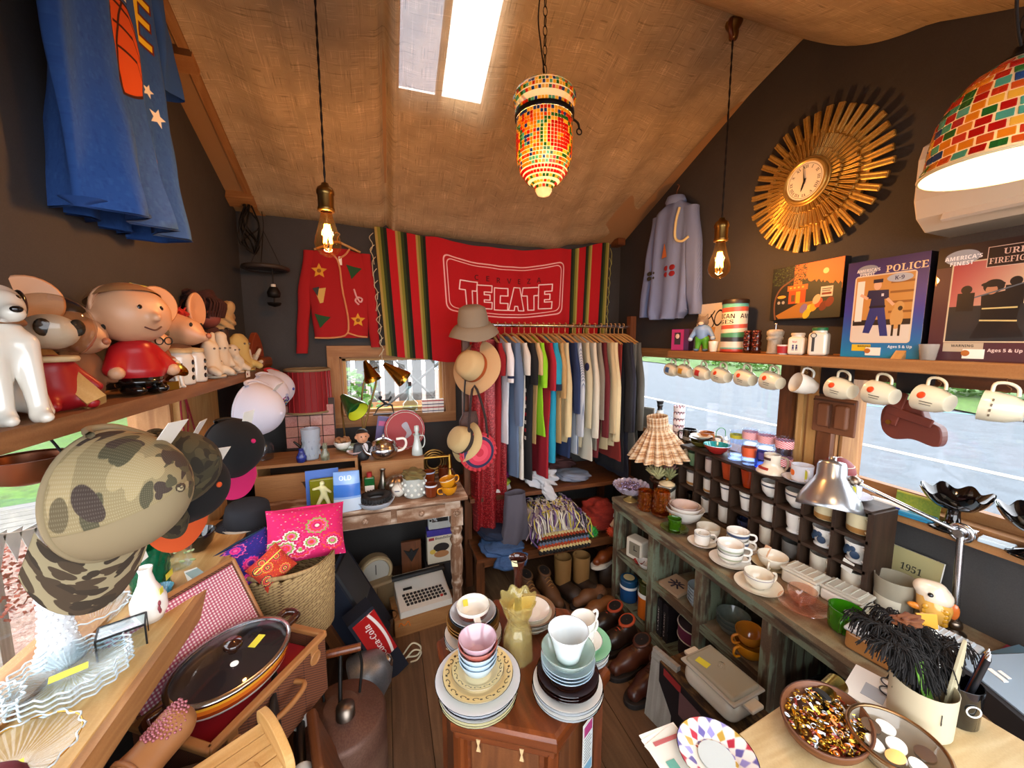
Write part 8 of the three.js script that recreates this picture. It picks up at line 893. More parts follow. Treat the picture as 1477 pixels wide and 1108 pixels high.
// ---------- glassware on the left ledge ----------
{
const Y=0.8005,q=(px,py)=>{const p=atY(px,py,Y);return[p.x,Y,p.z];},cg=M(0xf2f8fa,0.03,{transmission:1,thickness:0});
const wv=T('white_bud_vase','white porcelain bud vase with a red flower sprig','vase',[-0.665,Y,-1.3]);P(wv,'vase',L([[0.001,0],[0.03,0],[0.042,0.03],[0.04,0.065],[0.02,0.11],[0.014,0.14],[0.018,0.158],[0.014,0.157],[0.01,0.13]],28),white);P(wv,'flower_sprig',[0,1,2,3,4].map((i)=>X(new THREE.SphereGeometry(0.008,8,6),[0.036 + Math.cos(i*1.25)*0.002,0.046 + Math.sin(i*1.25)*0.012,0.022 + Math.cos(i*1.25)*0.012*0.8],[0,0,0],[0.4,1,0.6])),M(0x8c3c44,0.5));P(wv,'sticker',B(0.001,0.018,0.016,[0.036,0.085,0.008]),stickerM);
const gt=T('green_tumbler','textured emerald green glass tumbler on the ledge','tumbler',[-0.735,Y,-1.46]);P(gt,'glass',CLOTH(40,14,(u,v)=>{const a=u*6.2832,r=0.048*(1 + 0.06*Math.sin(a*9 + Math.floor(v*7)*1.5))*(0.9 + 0.1*v);return[Math.cos(a)*r,v*0.15,Math.sin(a)*r];},0.003),M(0x148a5c,0.06,{transmission:0.65,thickness:0}));P(gt,'sticker',B(0.001,0.02,0.04,[0.051,0.045,0.004]),stickerM);
const glassDish=(name,label,pos,r,h,n,m=cg,o={})=>{const g=T(name,label,'glass dish',pos,o);P(g,'dish',GRID(n*12,12,(u,v)=>{const a=u*6.2832,k=(0.02 + 0.98*v)*r*(1 + 0.05*v*Math.cos(a*n));return[Math.cos(a)*k,h*v*v + 0.002 + 0.0022*v*Math.cos(a*n*3)*(v>0.3),Math.sin(a)*k];}),m);P(g,'thick_rim',TU(Array.from({length:n*4},(_,i)=>{const a=i / n / 4*6.2832,k=r*(1 + 0.05*Math.cos(a*n));return[Math.cos(a)*k,h + 0.002,Math.sin(a)*k];}),0.0022,n*6,5,true),M(0xdfe8ec,0.1,{transmission:0.4,thickness:0}));return g;};
const dp=q(110,985);for(let i=0;i<4;i++){const d=glassDish('pressed_plate','scalloped pressed-glass plate in the ledge stack, ' +['lowest','second up','third up','topmost with a yellow sticker'][i],[-0.715,Y + i*0.012,-1.09],0.1,0.016,18);if(i===3)P(d,'sticker',B(0.06,0.001,0.025,[0.01,0.012,0.02],[0,0.5,0]),stickerM);}
const od=glassDish('oval_glass_dish','gold-rimmed oval glass dish at the ledge end',[-0.69,Y,-0.9],0.09,0.02,14);P(od,'gold_rim',X(TO(0.09,0.0015,[0,0,0],[1.57,0,0],44),[0,0.022,0]),brass);P(od,'sticker',B(0.05,0.001,0.025,[0.0,0.01,0.02],[0,0.6,0]),stickerM);glassDish('fan_glass_bowl','fan-cut glass bowl behind the little glass casket',[-0.795,Y,-1.31],0.075,0.055,16);glassDish('cut_glass_bowl','deep cut-glass bowl by the milk-glass vase',[-0.81,Y,-0.99],0.07,0.06,20);
const hv=T('hobnail_vase','tall white hobnail milk-glass vase on the ledge','vase',[-0.795,Y,-1.19]);P(hv,'vase',bowlGeo([[0.045,0],[0.048,0.01],[0.03,0.07],[0.024,0.15],[0.027,0.21]],24,0.003),gloss(0xd8dee4));const hb=[];for(let r=0;r<11;r++)for(let i=0;i<14;i++){const k=lerpTab([[0,0.047],[0.07,0.031],[0.15,0.025],[0.21,0.028]],r*0.018 + 0.012);hb.push(SP(0.0042,[Math.cos((i +(r % 2)/ 2)/ 14*6.283)*k,r*0.018 + 0.012,Math.sin((i +(r % 2)/ 2)/ 14*6.283)*k],1,6));}P(hv,'hobnails',hb,gloss(0xd8dee4),null,{kind:'stuff'});
const tg=T('tall_glass_vase','tall clear cut vase behind the hobnail vase','vase',[-0.83,Y,-1.31]);P(tg,'vase',bowlGeo([[0.03,0],[0.032,0.01],[0.038,0.18]],8,0.003),cg);tg.position.z=-1.42;tg.position.x=-0.815;
const bx=T('glass_casket','little glass casket with dark metal edges','box',[-0.675,Y,-1.2],{ry:0.4});const W=0.09,H=0.055,D=0.06;for(const[w,h,d,p]of[[W,H,0.002,[0,H / 2,D / 2]],[W,H,0.002,[0,H / 2,-D / 2]],[0.002,H,D,[W / 2,H / 2,0]],[0.002,H,D,[-W / 2,H / 2,0]],[W,0.002,D,[0,H,0]]])P(bx,'pane',B(w,h,d,p),cg);for(const x of[-1,1])for(const z of[-1,1])P(bx,'lead_edge',B(0.004,H,0.004,[x*W / 2,H / 2,z*D / 2]),iron);for(const z of[-1,1])P(bx,'lead_edge',B(W,0.004,0.004,[0,H,z*D / 2]),iron);for(const x of[-1,1])P(bx,'lead_edge',B(0.004,0.004,D,[x*W / 2,H,0]),iron);
const fg=T('leaf_glass','clear goblet enamelled with pale green leaves','goblet',[-0.715,Y,-1.585]);P(fg,'goblet',bowlGeo([[0.036,0],[0.04,0.01],[0.042,0.11]],22,0.002),cg);P(fg,'leaf',Array.from({length:16},(_,i)=>X(new THREE.SphereGeometry(0.01,6,5),[Math.cos(i*2.4)*0.042,0.02 + i*0.005,Math.sin(i*2.4)*0.042],[i,i,0],[1,0.5,0.2])),M(0xb4c88c,0.5),null,{kind:'stuff'});const bgl=T('blue_glass_bowl','small aqua glass bowl beside the white vase','bowl',[-0.68,Y,-1.39]);P(bgl,'bowl',bowlGeo([[0.02,0],[0.034,0.04]],20,0.002),M(0x7cc4d8,0.05,{transmission:0.75,thickness:0}));const kb=BOWL('black glazed bowl under the black caps',[-0.7,Y,-1.7],0.06,0.07,blackG);P(ONE('ledge_cards','fan of small pale cards lying on the ledge','cards',B(0.035,0.003,0.11),paper,[-0.64,Y + 0.0016,-1.5],{ry:0.5}),'card',B(0.035,0.002,0.09,[0.01,0.003,0.005],[0,0.2,0]),M(0x9cb4b0,0.6));
const rc=T('red_beret','dark red felt hat at the near end of the ledge','hat',[-0.685,Y,-0.79]);P(rc,'felt',lump(0.15,0.07,0.15,41,0.05),M(0x5c0c14,0.95));P(rc,'stalk',C(0.003,0.004,0.012,[0,0.074,0]),M(0x5c0c14,0.95));
const rb=T('red_maple_branch','rust-red feathery shrub just outside the left window','shrub',[-1.3,GY,-1.62]);P(rb,'stem',[TU([[0,0,0],[0.03,0.6,0],[-0.02,1.05,0.05]],0.012,16),TU([[0.02,0.6,0],[0.15,0.95,0.15],[0.22,1.12,0.2]],0.006,12)],M(0x5c2c20,0.8));P(rb,'foliage',X(leafClump(1500,0.32,0.1,0.22,0.013,95),[0.05,1.1,0.08]),M(0x8a4430,0.8),null,{kind:'stuff'});
const gp=T('green_leaf_plant','broad green-leaved plant outside the left window','plant',[-1.2,GY,-1.0]);P(gp,'stem',TU([[0,0,0],[0,0.6,0],[0.02,0.95,0]],0.01,8),M(0x5c6c3c,0.8));for(let i=0;i<7;i++)P(gp,'leaf',X(new THREE.SphereGeometry(0.09,10,6),[Math.cos(i*0.9)*0.1,0.93 +(i % 3)*0.04,Math.sin(i*0.9)*0.1],[0.5*Math.cos(i),i,0.4],[1,0.06,0.65]),leafG[i % 3]);
{const g=T('pennant_string','string of white triangular pennants outside the left window','bunting',[0,0,0]),a=atX(-20,772,-1.12),b=atX(70,752,-1.12);P(g,'string',TU([a,a.clone().lerp(b,0.5).add(V(0,-0.012,0)),b,b.clone().add(V(0,0.2,-0.5))],0.003,20,5),paper);for(let i=0;i<4;i++){const p=a.clone().lerp(b,(i + 0.5)/ 4);P(g,'pennant',EX([[-0.035,0],[0.035,0],[0,-0.1]],0.002,0,[0,0,0],[0,Math.PI / 2,0]),M(0xb8bcb8,0.8),[p.x,p.y - 0.006,p.z],{ry:0});}const q=b.clone().add(V(0,0.2,-0.5));P(g,'post',B(0.04,q.y - GY,0.04),wGrey,[q.x,(q.y + GY)/ 2,q.z]);P(g,'post',B(0.04,a.y - GY + 0.02,0.04),wGrey,[a.x,(a.y + 0.02 + GY)/ 2,a.z + 0.02]);}
}
// ---------- picnic case, basket and cushions on the left bench ----------
{
const bench=T('low_bench','dark low bench under the picnic case and basket','bench',[-0.5,0,-1.36]);P(bench,'seat',B(0.3,0.03,0.86,[0,0.4,0]),wDark);for(const x of[-0.12,0.12])for(const z of[-0.39,0.39])P(bench,'leg',B(0.05,0.386,0.05,[x,0.193,z]),wDark);
const BY=0.4155,wick=(a,b)=>M(0xffffff,0.75,{map:canTex(128,128,(c)=>{c.fillStyle=b;c.fillRect(0,0,128,128);for(let j=0;j<16;j++)for(let i=0;i<8;i++){c.fillStyle=a;c.beginPath();c.ellipse(i*16 +(j % 2)*8 + 4,j*8 + 4,8,3,0.25,0,7);c.fill();}},[4,3])});
const sg=wick('#b89a68','#6c5030'),bk=T('seagrass_basket','tall oval seagrass basket holding bright cushions','basket',[-0.4,BY,-1.69]);
P(bk,'wall',CLOTH(64,20,(u,v)=>{const a=u*6.2832,r=1 + 0.1*v,k=1 + 0.012*Math.sin(v*60 + Math.floor(u*32)*3.14);return[Math.cos(a)*0.15*r*k,v*(0.29 + 0.02*Math.sin(a*2 + 1)),Math.sin(a)*0.12*r*k];},0.008),sg);P(bk,'bottom',C(0.15,0.15,0.01,[0,0.006,0],[0,0,0],30).scale(1,1,0.8),sg);P(bk,'rim',X(TO(0.165,0.009,[0,0,0],[1.57,0,0],44),[0,0.292,0],[0,0,0],[1,1,0.8]),sg);const ros=[];for(let r=0;r<13;r++)for(let i=0;i<26;i++){const a=(i +(r % 2)/ 2)/ 26*6.283,k=1 + 0.1*r / 13;ros.push(X(new THREE.SphereGeometry(1,6,4),[Math.cos(a)*0.153*k,0.015 + r*0.0215,Math.sin(a)*0.123*k],[0,-a + 1.57,0.35],[0.021,0.009,0.007]));}P(bk,'woven_strands',ros,M(0xa88c5c,0.85),null,{kind:'stuff'});
const emb=(bg,cs,s)=>M(0xffffff,0.9,{map:canTex(256,256,(c)=>{c.fillStyle=bg;c.fillRect(0,0,256,256);const old=seed;seed=s;for(let k=0;k<7;k++){const x=rr(20,236),y=rr(20,236);for(let r=44;r>4;r -=7){c.fillStyle=cs[(k +(r / 7|0))% cs.length];c.beginPath();for(let i=0;i<24;i++){const q=i % 2?r:r*0.82;c.lineTo(x + Math.cos(i*0.2618)*q,y + Math.sin(i*0.2618)*q);}c.fill();}}for(let i=0;i<260;i++){c.fillStyle=cs[i % cs.length];c.fillRect(rnd()*256,rnd()*256,5,3);}seed=old;})});
const pillow=(w,h,t)=>GRIDP(w,h,t);function GRIDP(w,h,t){const f=(s)=>GRID(18,18,(u,v)=>{const x=u*2 - 1,y=v*2 - 1,e=(1 - x**4)*(1 - y**4);return[s*x*w / 2*(1 - 0.06*(1 - y*y)),y*h / 2*(1 - 0.06*(1 - x*x)),s*t / 2*e**0.6];});return MG([f(1),f(-1)]);}
const c1=T('pink_cushion','hot pink embroidered cushion leaning up out of the basket','cushion',[-0.335,0.79,-1.735],{ry:0.35,rx:-0.5,rz:-0.12});P(c1,'cover',pillow(0.3,0.22,0.09),emb('#c8145c',['#e02c6c','#d83c2c','#f05a8c','#7c9c3c','#d8c8c0','#b00c50'],3));P(c1,'braid_edge',TU([[-0.14,0.1,0],[0,0.104,0],[0.14,0.1,0]],0.006),M(0xd81c68,0.9));
const c2=T('blue_cushion','royal blue cushion with pink stitched medallions','cushion',[-0.53,0.735,-1.66],{ry:0.75,rx:-0.6,rz:0.15});P(c2,'cover',pillow(0.24,0.18,0.08),emb('#241c7c',['#c81c7c','#e0348c','#2c2c9c','#5c1c8c','#d85c9c'],7));P(c2,'braid_edge',TU([[-0.11,0.085,0],[0,0.09,0],[0.11,0.085,0]],0.005),M(0x14304c,0.9));
const c3=T('zigzag_pouch','small zigzag patterned pouch in red and gold','pouch',[-0.435,0.735,-1.6],{ry:0.5,rx:-0.45,rz:0.5});P(c3,'cover',pillow(0.13,0.12,0.05),emb('#b8341c',['#d8a83c','#2c1c3c','#e05c1c','#b81c4c'],11));P(c3,'zip',B(0.11,0.004,0.004,[0,0.03,0.024]),brass);
const nb=T('knit_basket','black and cream woven pot under the denim hat','basket',[-0.54,0,-1.83]);P(nb,'wall',L([[0.001,0],[0.08,0],[0.1,0.4],[0.1,0.72],[0.085,0.8]],30),wick('#b8b0a0','#1c1a18'));P(nb,'rim',TO(0.085,0.008,[0,0.8,0],[1.57,0,0],30),M(0xb8b0a0,0.9));nb.position.set(-0.6,0,-1.885);
const bh=T('denim_bucket_hat','black denim bucket hat with a small white tag','hat',[-0.59,0.815,-1.885],{rz:-0.1,rx:0.15});P(bh,'crown',L([[0.001,0.085],[0.05,0.083],[0.08,0.07],[0.09,0.0]],30),M(0x1a1c22,0.95));P(bh,'brim',L([[0.09,0.0],[0.12,-0.025],[0.14,-0.04]],34),M(0x1c1e26,0.95));P(bh,'tag',B(0.03,0.001,0.025,[0.1,-0.008,0.06],[0.4,0,-0.5]),paper);
const wk=wick('#7a4628','#3c1c0e'),cane=M(0xa06c3c,0.5),gin=M(0xffffff,0.85,{map:canTex(64,64,(c)=>{c.fillStyle='#e4d8d4';c.fillRect(0,0,64,64);c.fillStyle='rgba(150,30,60,.55)';for(let i=0;i<4;i++){c.fillRect(i*16,0,8,64);c.fillRect(0,i*16,64,8);}},[9,6])});
const pc=T('picnic_case','open wicker picnic case lined in red gingham','picnic case',[-0.435,BY,-1.235],{ry:1.0});const w=0.38,d=0.25,h=0.2;for(const[bw,bd,x,z]of[[w,0.012,0,d / 2],[w,0.012,0,-d / 2],[0.012,d,w / 2,0],[0.012,d,-w / 2,0]]){P(pc,'wicker_side',X(new THREE.BoxGeometry(bw,h,bd),[x,h / 2,z]),wk);P(pc,'cane_rim',RB(bw + 0.012,0.018,bd + 0.012,0.006,[x,h,z]),cane);}P(pc,'bottom',B(w,0.01,d,[0,0.006,0]),wk);P(pc,'red_insert',B(w - 0.03,0.01,d - 0.03,[0,h - 0.05,0]),M(0xa81c24,0.5));P(pc,'lid',X(new THREE.BoxGeometry(w,d,0.018),[0,h + 0.105,-d / 2 - 0.06],[-0.5,0,0]),wk);P(pc,'gingham_lining',X(new THREE.BoxGeometry(w - 0.03,d - 0.03,0.004),[0,h + 0.108,-d / 2 - 0.049],[-0.5,0,0]),gin);for(const[a,b]of[[[-w / 2,h,-d / 2],[-w / 2,h + 0.215,-d / 2 - 0.115]],[[w / 2,h,-d / 2],[w / 2,h + 0.215,-d / 2 - 0.115]],[[-w / 2,h + 0.215,-d / 2 - 0.115],[w / 2,h + 0.215,-d / 2 - 0.115]]])P(pc,'cane_rim',TU([a,b],0.009,2),cane);P(pc,'handle',TU([[-0.06,h - 0.05,d / 2],[-0.06,h - 0.05,d / 2 + 0.04],[0,h - 0.055,d / 2 + 0.05],[0.06,h - 0.05,d / 2 + 0.04],[0.06,h - 0.05,d / 2]],0.008,24),cane);for(const x of[-0.14,0.14])P(pc,'clasp',[TO(0.018,0.004,[x,h - 0.04,d / 2 + 0.01]),RB(0.03,0.06,0.01,0.004,[x,h - 0.03,d / 2 + 0.006])],cane);
const sk=T('electric_skillet','oval orange-banded skillet with a glass lid and brown knobs','skillet',[-0.45,BY + h + 0.012,-1.22],{ry:0.95,rx:0.1});const ov=(m,nm,pf,o)=>P(sk,nm,L(pf,44).scale(1.3,1,0.95),m,null,o);ov(offw,'base',[[0.001,0],[0.1,0],[0.118,0.012],[0.12,0.02]]);ov(gloss(0x8c3414),'brown_band',[[0.12,0.02],[0.122,0.032]]);ov(gloss(0xc8641c),'orange_band',[[0.122,0.032],[0.123,0.045]]);ov(gloss(0xd89a2c),'yellow_band',[[0.123,0.045],[0.124,0.055]]);ov(M(0x1a181a,0.35),'pan_floor',[[0.001,0.024],[0.112,0.024],[0.121,0.056]]);ov(steel,'lid_rim',[[0.116,0.058],[0.126,0.056],[0.126,0.064],[0.116,0.066]]);const gll=ov(glass,'glass_lid',[[0.001,0.082],[0.06,0.079],[0.117,0.063]]);P(gll,'lid_knob',L([[0.012,0.08],[0.014,0.09],[0.024,0.098],[0.022,0.112],[0.001,0.116]],20),gloss(0x2c140c));for(const q of[-1,1])P(sk,'side_handle',TU([[q*0.155,0.045,-0.025],[q*0.2,0.05,-0.02],[q*0.205,0.05,0.02],[q*0.155,0.045,0.025]],0.012,14),gloss(0x34180e));P(sk,'sticker',B(0.05,0.001,0.02,[0.05,0.083,0.03],[0,0.3,-0.05]),stickerM);P(sk,'price_dot',C(0.01,0.01,0.001,[-0.03,0.084,0.045]),paper);
const tr=T('storage_chest','dark chest under the oak tray and the clog','chest',[-0.44,0,-0.84]);P(tr,'box',B(0.34,0.625,0.2,[0,0.3125,0]),wDark);P(tr,'lid',B(0.37,0.03,0.21,[0,0.64,0]),wDark);const KY=0.656;
const ot=T('oak_tray','slatted oak bread tray with cut-out handles','tray',[-0.365,KY + 0.002,-0.875],{ry:0.55,rx:0.0});for(let i=0;i<4;i++)P(ot,'slat',RB(0.2,0.012,0.036,0.003,[0,0.006,-0.057 + i*0.038]),wPale);for(const q of[-1,1])P(ot,'end_rail',EX(SPL([[-0.09,0],[-0.09,0.03],[-0.03,0.055],[0.03,0.055],[0.09,0.03],[0.09,0]],30),0.014,0.002,[q*0.1,0,0],[0,Math.PI / 2,0]),wPale);P(ot,'handle_bar',EX(SPL([[-0.06,0],[-0.05,0.045],[0,0.06],[0.05,0.045],[0.06,0],[0.04,0],[0.03,0.03],[-0.03,0.03],[-0.04,0]],40),0.016,0.002,[0,0.01,0.06]),wPale);
const cg=T('beaded_clog','tan leather clog studded with pink beads','clog',[-0.545,KY,-0.955],{ry:1.15});P(cg,'shoe',BLOB([[[-0.1,0.04,0,0.036],[0.0,0.045,0,0.036]],[[0,0.045,0,0.036],[0.1,0.06,0,0.042]],[[-0.1,0.05,0,0.04],[-0.1,0.07,0,0.036]]],36,0.03),M(0x8c5c34,0.5));P(cg,'beads',Array.from({length:110},(_,i)=>{const t=Math.sqrt(i / 110),a=i*2.4;return SP(0.0038,[0.085 + Math.cos(a)*t*0.045,0.098 + 0.006*Math.cos(a)*t - 0.022*(Math.sin(a)*t)**2,Math.sin(a)*t*0.036],1,5);}),M(0x9c5c64,0.2,{metalness:0.4}),null,{kind:'stuff'});P(cg,'strap',TU([[0.0,0.03,0.042],[0.0,0.082,0.02],[0.0,0.086,-0.02],[0.0,0.03,-0.042]],0.005),M(0x7c4c28,0.5));const cl2=T('clog_plinth','dark box raising the clog against the ledge','box',[-0.56,0,-1.0]);cl2.removeFromParent();delete names.clog_plinth;cg.position.set(-0.53,KY,-0.9);
const pb=T('postcard_book','postcard book showing dark palm fronds','book',[-0.56,KY,-0.78],{ry:0.5,rx:0.0});P(pb,'pages',B(0.09,0.02,0.12,[0,0.01,0]),paper);P(pb,'cover',X(new THREE.BoxGeometry(0.092,0.002,0.122),[0,0.021,0]),M(0x9cb0b4,0.5));P(pb,'frond_print',EX([[0,0],[0.01,0.04],[0.03,0.02],[0.02,0.0],[0.04,-0.02],[0,-0.01],[-0.03,0.03]],0.001,0,[0,0.0225,0],[-1.57,0,0]),M(0x1c2c34,0.6));pb.position.set(-0.55,KY,-0.775);
const fr=(l,pos,ry,rz,m)=>{const g=T('leaning_board',l,'board',pos,{ry,rz});P(g,'board',RB(0.025,0.46,0.2,0.006,[0,0.23,0]),m);P(g,'moulding',RB(0.03,0.04,0.21,0.01,[0,0.45,0]),m);};fr('glossy red-brown panel leaning by the picnic case',[-0.215,0.0,-0.95],0.5,0.1,wRed);fr('brown plank leaning on the oil can',[-0.1,0.0,-1.16],0.25,0.3,wMid);
const sb=T('skateboard','upright skateboard with white wheels beside the oil can','skateboard',[-0.275,0,-1.16],{ry:0.2,rz:0.05});P(sb,'deck',RB(0.016,0.6,0.19,0.008,[-0.03,0.3,0]),black);for(const y of[0.14,0.4]){P(sb,'truck',C(0.012,0.012,0.2,[0.02,y,0],[1.57,0,0]),metal(0x5c5c5c,0.4));for(const q of[-1,1])P(sb,'wheel',[L([[0.001,-0.016],[0.024,-0.016],[0.028,-0.01],[0.028,0.01],[0.024,0.016],[0.001,0.016]],22,[0.02,y,q*0.09],[1.57,0,0])],gloss(0xd4d4cc));}
}
// ---------- near right: task lamp, sill things, counter by the doorway ----------
{
const lp=T('task_lamp','brushed metal swing-arm lamp clamped by the sill','lamp',[1.7,UY,-0.63]);const el=[0.02,0.33,-0.02],hd=[-0.07,0.42,-0.27];
P(lp,'clamp',[L([[0.028,0],[0.03,0.01],[0.016,0.02],[0.016,0.05]],18),SP(0.02,[0,0.035,0])],metal(0x8c7c6c,0.35));P(lp,'lower_arm',TU([[0,0.04,0],el],0.01,2,10),steel);P(lp,'elbow_joint',[TO(0.024,0.008,el,[0,1.57,0]),C(0.012,0.012,0.04,el,[0,0,1.57])],steel);P(lp,'upper_arm',TU([el,hd],0.007,2,10),steel);P(lp,'head_joint',SP(0.02,hd),metal(0x8c7c6c,0.35));const shd=L([[0.012,0.12],[0.012,0.105],[0.04,0.1],[0.045,0.085],[0.046,0.045],[0.06,0.02],[0.09,-0.03],[0.1,-0.06],[0.101,-0.075],[0.096,-0.072],[0.055,0.018]],36);shd.rotateZ(0.0);P(lp,'shade',shd,M(0xb8bcc0,0.28,{metalness:0.9}),[-0.13,0.385,-0.31],{rx:-0.2,rz:-0.3});
const S=0.9765,comp=(l,z,s)=>{const g=T('black_compote',l,'compote',[1.765,S,z],{s});P(g,'foot',L([[0.001,0],[0.06,0],[0.058,0.008],[0.02,0.02],[0.016,0.06],[0.02,0.08]],30),gloss(0x08080a,0.05));P(g,'ruffled_bowl',CLOTH(72,10,(u,v)=>{const a=u*6.2832,r=0.016 + 0.066*v**0.8*(1 + 0.07*Math.cos(a*8)*v);return[Math.cos(a)*r,0.075 + 0.055*v*v + 0.009*Math.cos(a*8)*v*v,Math.sin(a)*r];},0.004),gloss(0x08080a,0.05));};comp('ruffled black glass compote before the near window',-0.69,0.98);comp('second ruffled black glass compote nearer the doorway',-0.515,1);
const sil=(nm,l,cat,z,w,h,d,m,x=1.752,ry=0.1)=>{const g=T(nm,l,cat,[x,S,z],{ry});P(g,'body',RB(w,h,d,Math.min(h,w)*0.3,[0,h / 2,0]),m);return g;};
P(sil('toothpaste_box','white carton with blue print on the sill','carton',-0.855,0.035,0.03,0.12,paper),'print',B(0.001,0.014,0.05,[-0.0182,0.015,0.015]),M(0x3c4a9c,0.5));P(sil('blue_case','flat turquoise plastic case on the sill','case',-0.77,0.05,0.02,0.09,gloss(0x2c84ac),1.75),'seam',B(0.0505,0.002,0.091,[0,0.011,0]),M(0x1c5c7c,0.5));P(sil('harmonica','small brown harmonica on the sill','harmonica',-0.665,0.028,0.02,0.08,gloss(0x6c4428),1.748),'cover_plate',RB(0.026,0.006,0.078,0.002,[0,0.02,0]),steel);P(sil('hand_mirror','small clear case lying on the sill','case',-0.585,0.04,0.012,0.07,M(0xb8ccd8,0.15),1.75),'lid',RB(0.036,0.004,0.066,0.001,[0,0.013,0]),M(0xd0e0e8,0.1));
P(ONE('seed_packet','yellow-green printed packet leaning at the near window','packet',B(0.004,0.07,0.12),M(0xffffff,0.6,{map:speck(0xb8b02c,0x3c6c24,10,161)}),[1.785,S + 0.036,-0.79],{rz:-0.1}),'fold',B(0.005,0.006,0.12,[0,0.032,0]),M(0xb0a82c,0.6));
const CY=0.75,ct=T('sales_counter','paper-topped sales counter by the doorway','counter',[0.0,0,0]);P(ct,'top',EX([[0.5,0.52],[0.9,0.57],[1.09,0.545],[1.25,0.44],[1.262,0.3],[0.5,0.3]],0.03,0.003,[0,CY - 0.03,0],[-Math.PI / 2,0,0]),M(0xffffff,0.7,{map:woodTex(0xd0bc94,0xa88c5c,171)}));P(ct,'cabinet',B(0.66,CY - 0.035,0.14,[0.86,(CY - 0.035)/ 2,-0.39]),wDark);
const on=(px,py)=>{const p=atY(px,py,CY);return[p.x,CY + 0.004,p.z];};
const jb=T('jewellery_bowl','wooden bowl heaped with gilt pins and charms','bowl',on(1188,1062),{ry:0.3});P(jb,'bowl',bowlGeo([[0.05,0],[0.06,0.004],[0.085,0.025],[0.092,0.045]],40,0.006).scale(1.15,1,0.85),wMid);const jm=[metal(0xc8a03c,0.25),metal(0x8c6c2c,0.3),metal(0xc8ccd0,0.2),gloss(0x8c2c1c),gloss(0xd8741c),gloss(0xd4dce4)],jl=jm.map(()=>[]);for(let i=0;i<330;i++){const t=Math.sqrt(rnd()),a=rnd()*6.283,p=[Math.cos(a)*t*0.088,0.028 + rr(0,0.016)*(1 - t*0.4),Math.sin(a)*t*0.065],k=i % 3;jl[Math.floor(hash(i,2,3)**1.7*6)].push(k===0?X(new THREE.BoxGeometry(0.014,0.002,0.005),p,[rr(-1,1),rr(0,6),rr(-1,1)]):k===1?SP(0.004,p,[1,0.6,1.3],6):TO(0.0045,0.0014,p,[rr(0,3),rr(0,3),0],8));}jl.forEach((l,i)=>P(jb,'trinkets',l,jm[i],null,{kind:'stuff'}));
const wt=T('watch_bowl','clear lidded bowl of old wristwatches','bowl',on(1290,1100));P(wt,'bowl',bowlGeo([[0.05,0],[0.07,0.03],[0.075,0.045]],36,0.003),M(0xc0b4a0,0.08,{transmission:0.6,thickness:0}));P(wt,'rim',TO(0.076,0.004,[0,0.046,0],[1.57,0,0],36),metal(0x8c6c4c,0.3));for(let i=0;i<7;i++)P(wt,'watch',[C(0.016,0.016,0.006,[Math.cos(i*0.9)*0.04*(i>0),0.034 +(i % 2)*0.006,Math.sin(i*0.9)*0.04*(i>0)],[rr(-0.3,0.3),0,rr(-0.3,0.3)])],i % 2?steel:paper);
const pa=T('patterned_plate','plate with a violet and red mosaic border','plate',on(1033,1100));P(pa,'plate',bowlGeo(plateProf(0.075),40),M(0xffffff,0.3,{map:canTex(256,64,(c)=>{c.fillStyle='#dcd4cc';c.fillRect(0,0,256,64);for(let i=0;i<16;i++)for(let j=0;j<5;j++){c.fillStyle=['#5c5490','#a82c3c','#b08c3c','#8c84b8'][(i + j)% 4];c.beginPath();c.moveTo(i*16 + 8,j*13);c.lineTo(i*16 + 15,j*13 + 6);c.lineTo(i*16 + 8,j*13 + 12);c.lineTo(i*16 + 1,j*13 + 6);c.fill();}})}));P(pa,'centre',C(0.034,0.034,0.001,[0,0.008,0]),M(0xb8c4c4,0.4));
const cd=T('shop_cards','fan of illustrated cards under the mosaic plate','cards',on(975,1095));for(let i=0;i<3;i++)P(cd,'card',B(0.09,0.0015,0.12,[i*0.004,0.001 + i*0.0018,i*0.006],[0,i*0.12,0]),i===2?M(0xd8d8cc,0.7):paper);P(cd,'print',[B(0.02,0.001,0.03,[-0.02,0.0068,0.02]),B(0.012,0.001,0.05,[0.02,0.0068,0.02])],M(0x5c9c8c,0.6));P(cd,'red_title',B(0.06,0.001,0.008,[0,0.0068,-0.03]),M(0xb05c5c,0.6));
const sp=T('brass_shell','polished brass canister lying on the counter','canister',on(1195,1012),{ry:0.2});P(sp,'tube',C(0.022,0.022,0.08,[0,0.022,0],[0,0,1.57],26),metal(0x8c7430,0.25));P(sp,'cap',C(0.023,0.023,0.014,[-0.046,0.022,0],[0,0,1.57],26),black);const nt=T('stamped_paper','sheet of white paper with a grey stamped box','paper',on(1262,1000),{ry:0.3});P(nt,'sheet',B(0.13,0.002,0.1),paper);P(nt,'stamp',B(0.05,0.001,0.04,[-0.01,0.0012,0.0]),M(0xa8acb0,0.6));P(nt,'spectacles',[TO(0.016,0.0015,[0.02,0.004,0.02],[1.57,0,0]),TO(0.016,0.0015,[0.055,0.004,0.016],[1.57,0,0])],black);
const pk=on(1325,1052);const cup=T('pencil_tin','cream barcode-printed tin holding feathers and pens','tin',[1.1,CY + 0.004,-0.44]);P(cup,'tin',bowlGeo([[0.05,0],[0.052,0.004],[0.054,0.1]],30,0.002),M(0xbcae90,0.6));P(cup,'barcode',Array.from({length:8},(_,i)=>B(0.0012,0.024,0.001,[-0.03 + i*0.003,0.06,0.0455 - i*0.0008],[0,-0.6,0])),black);
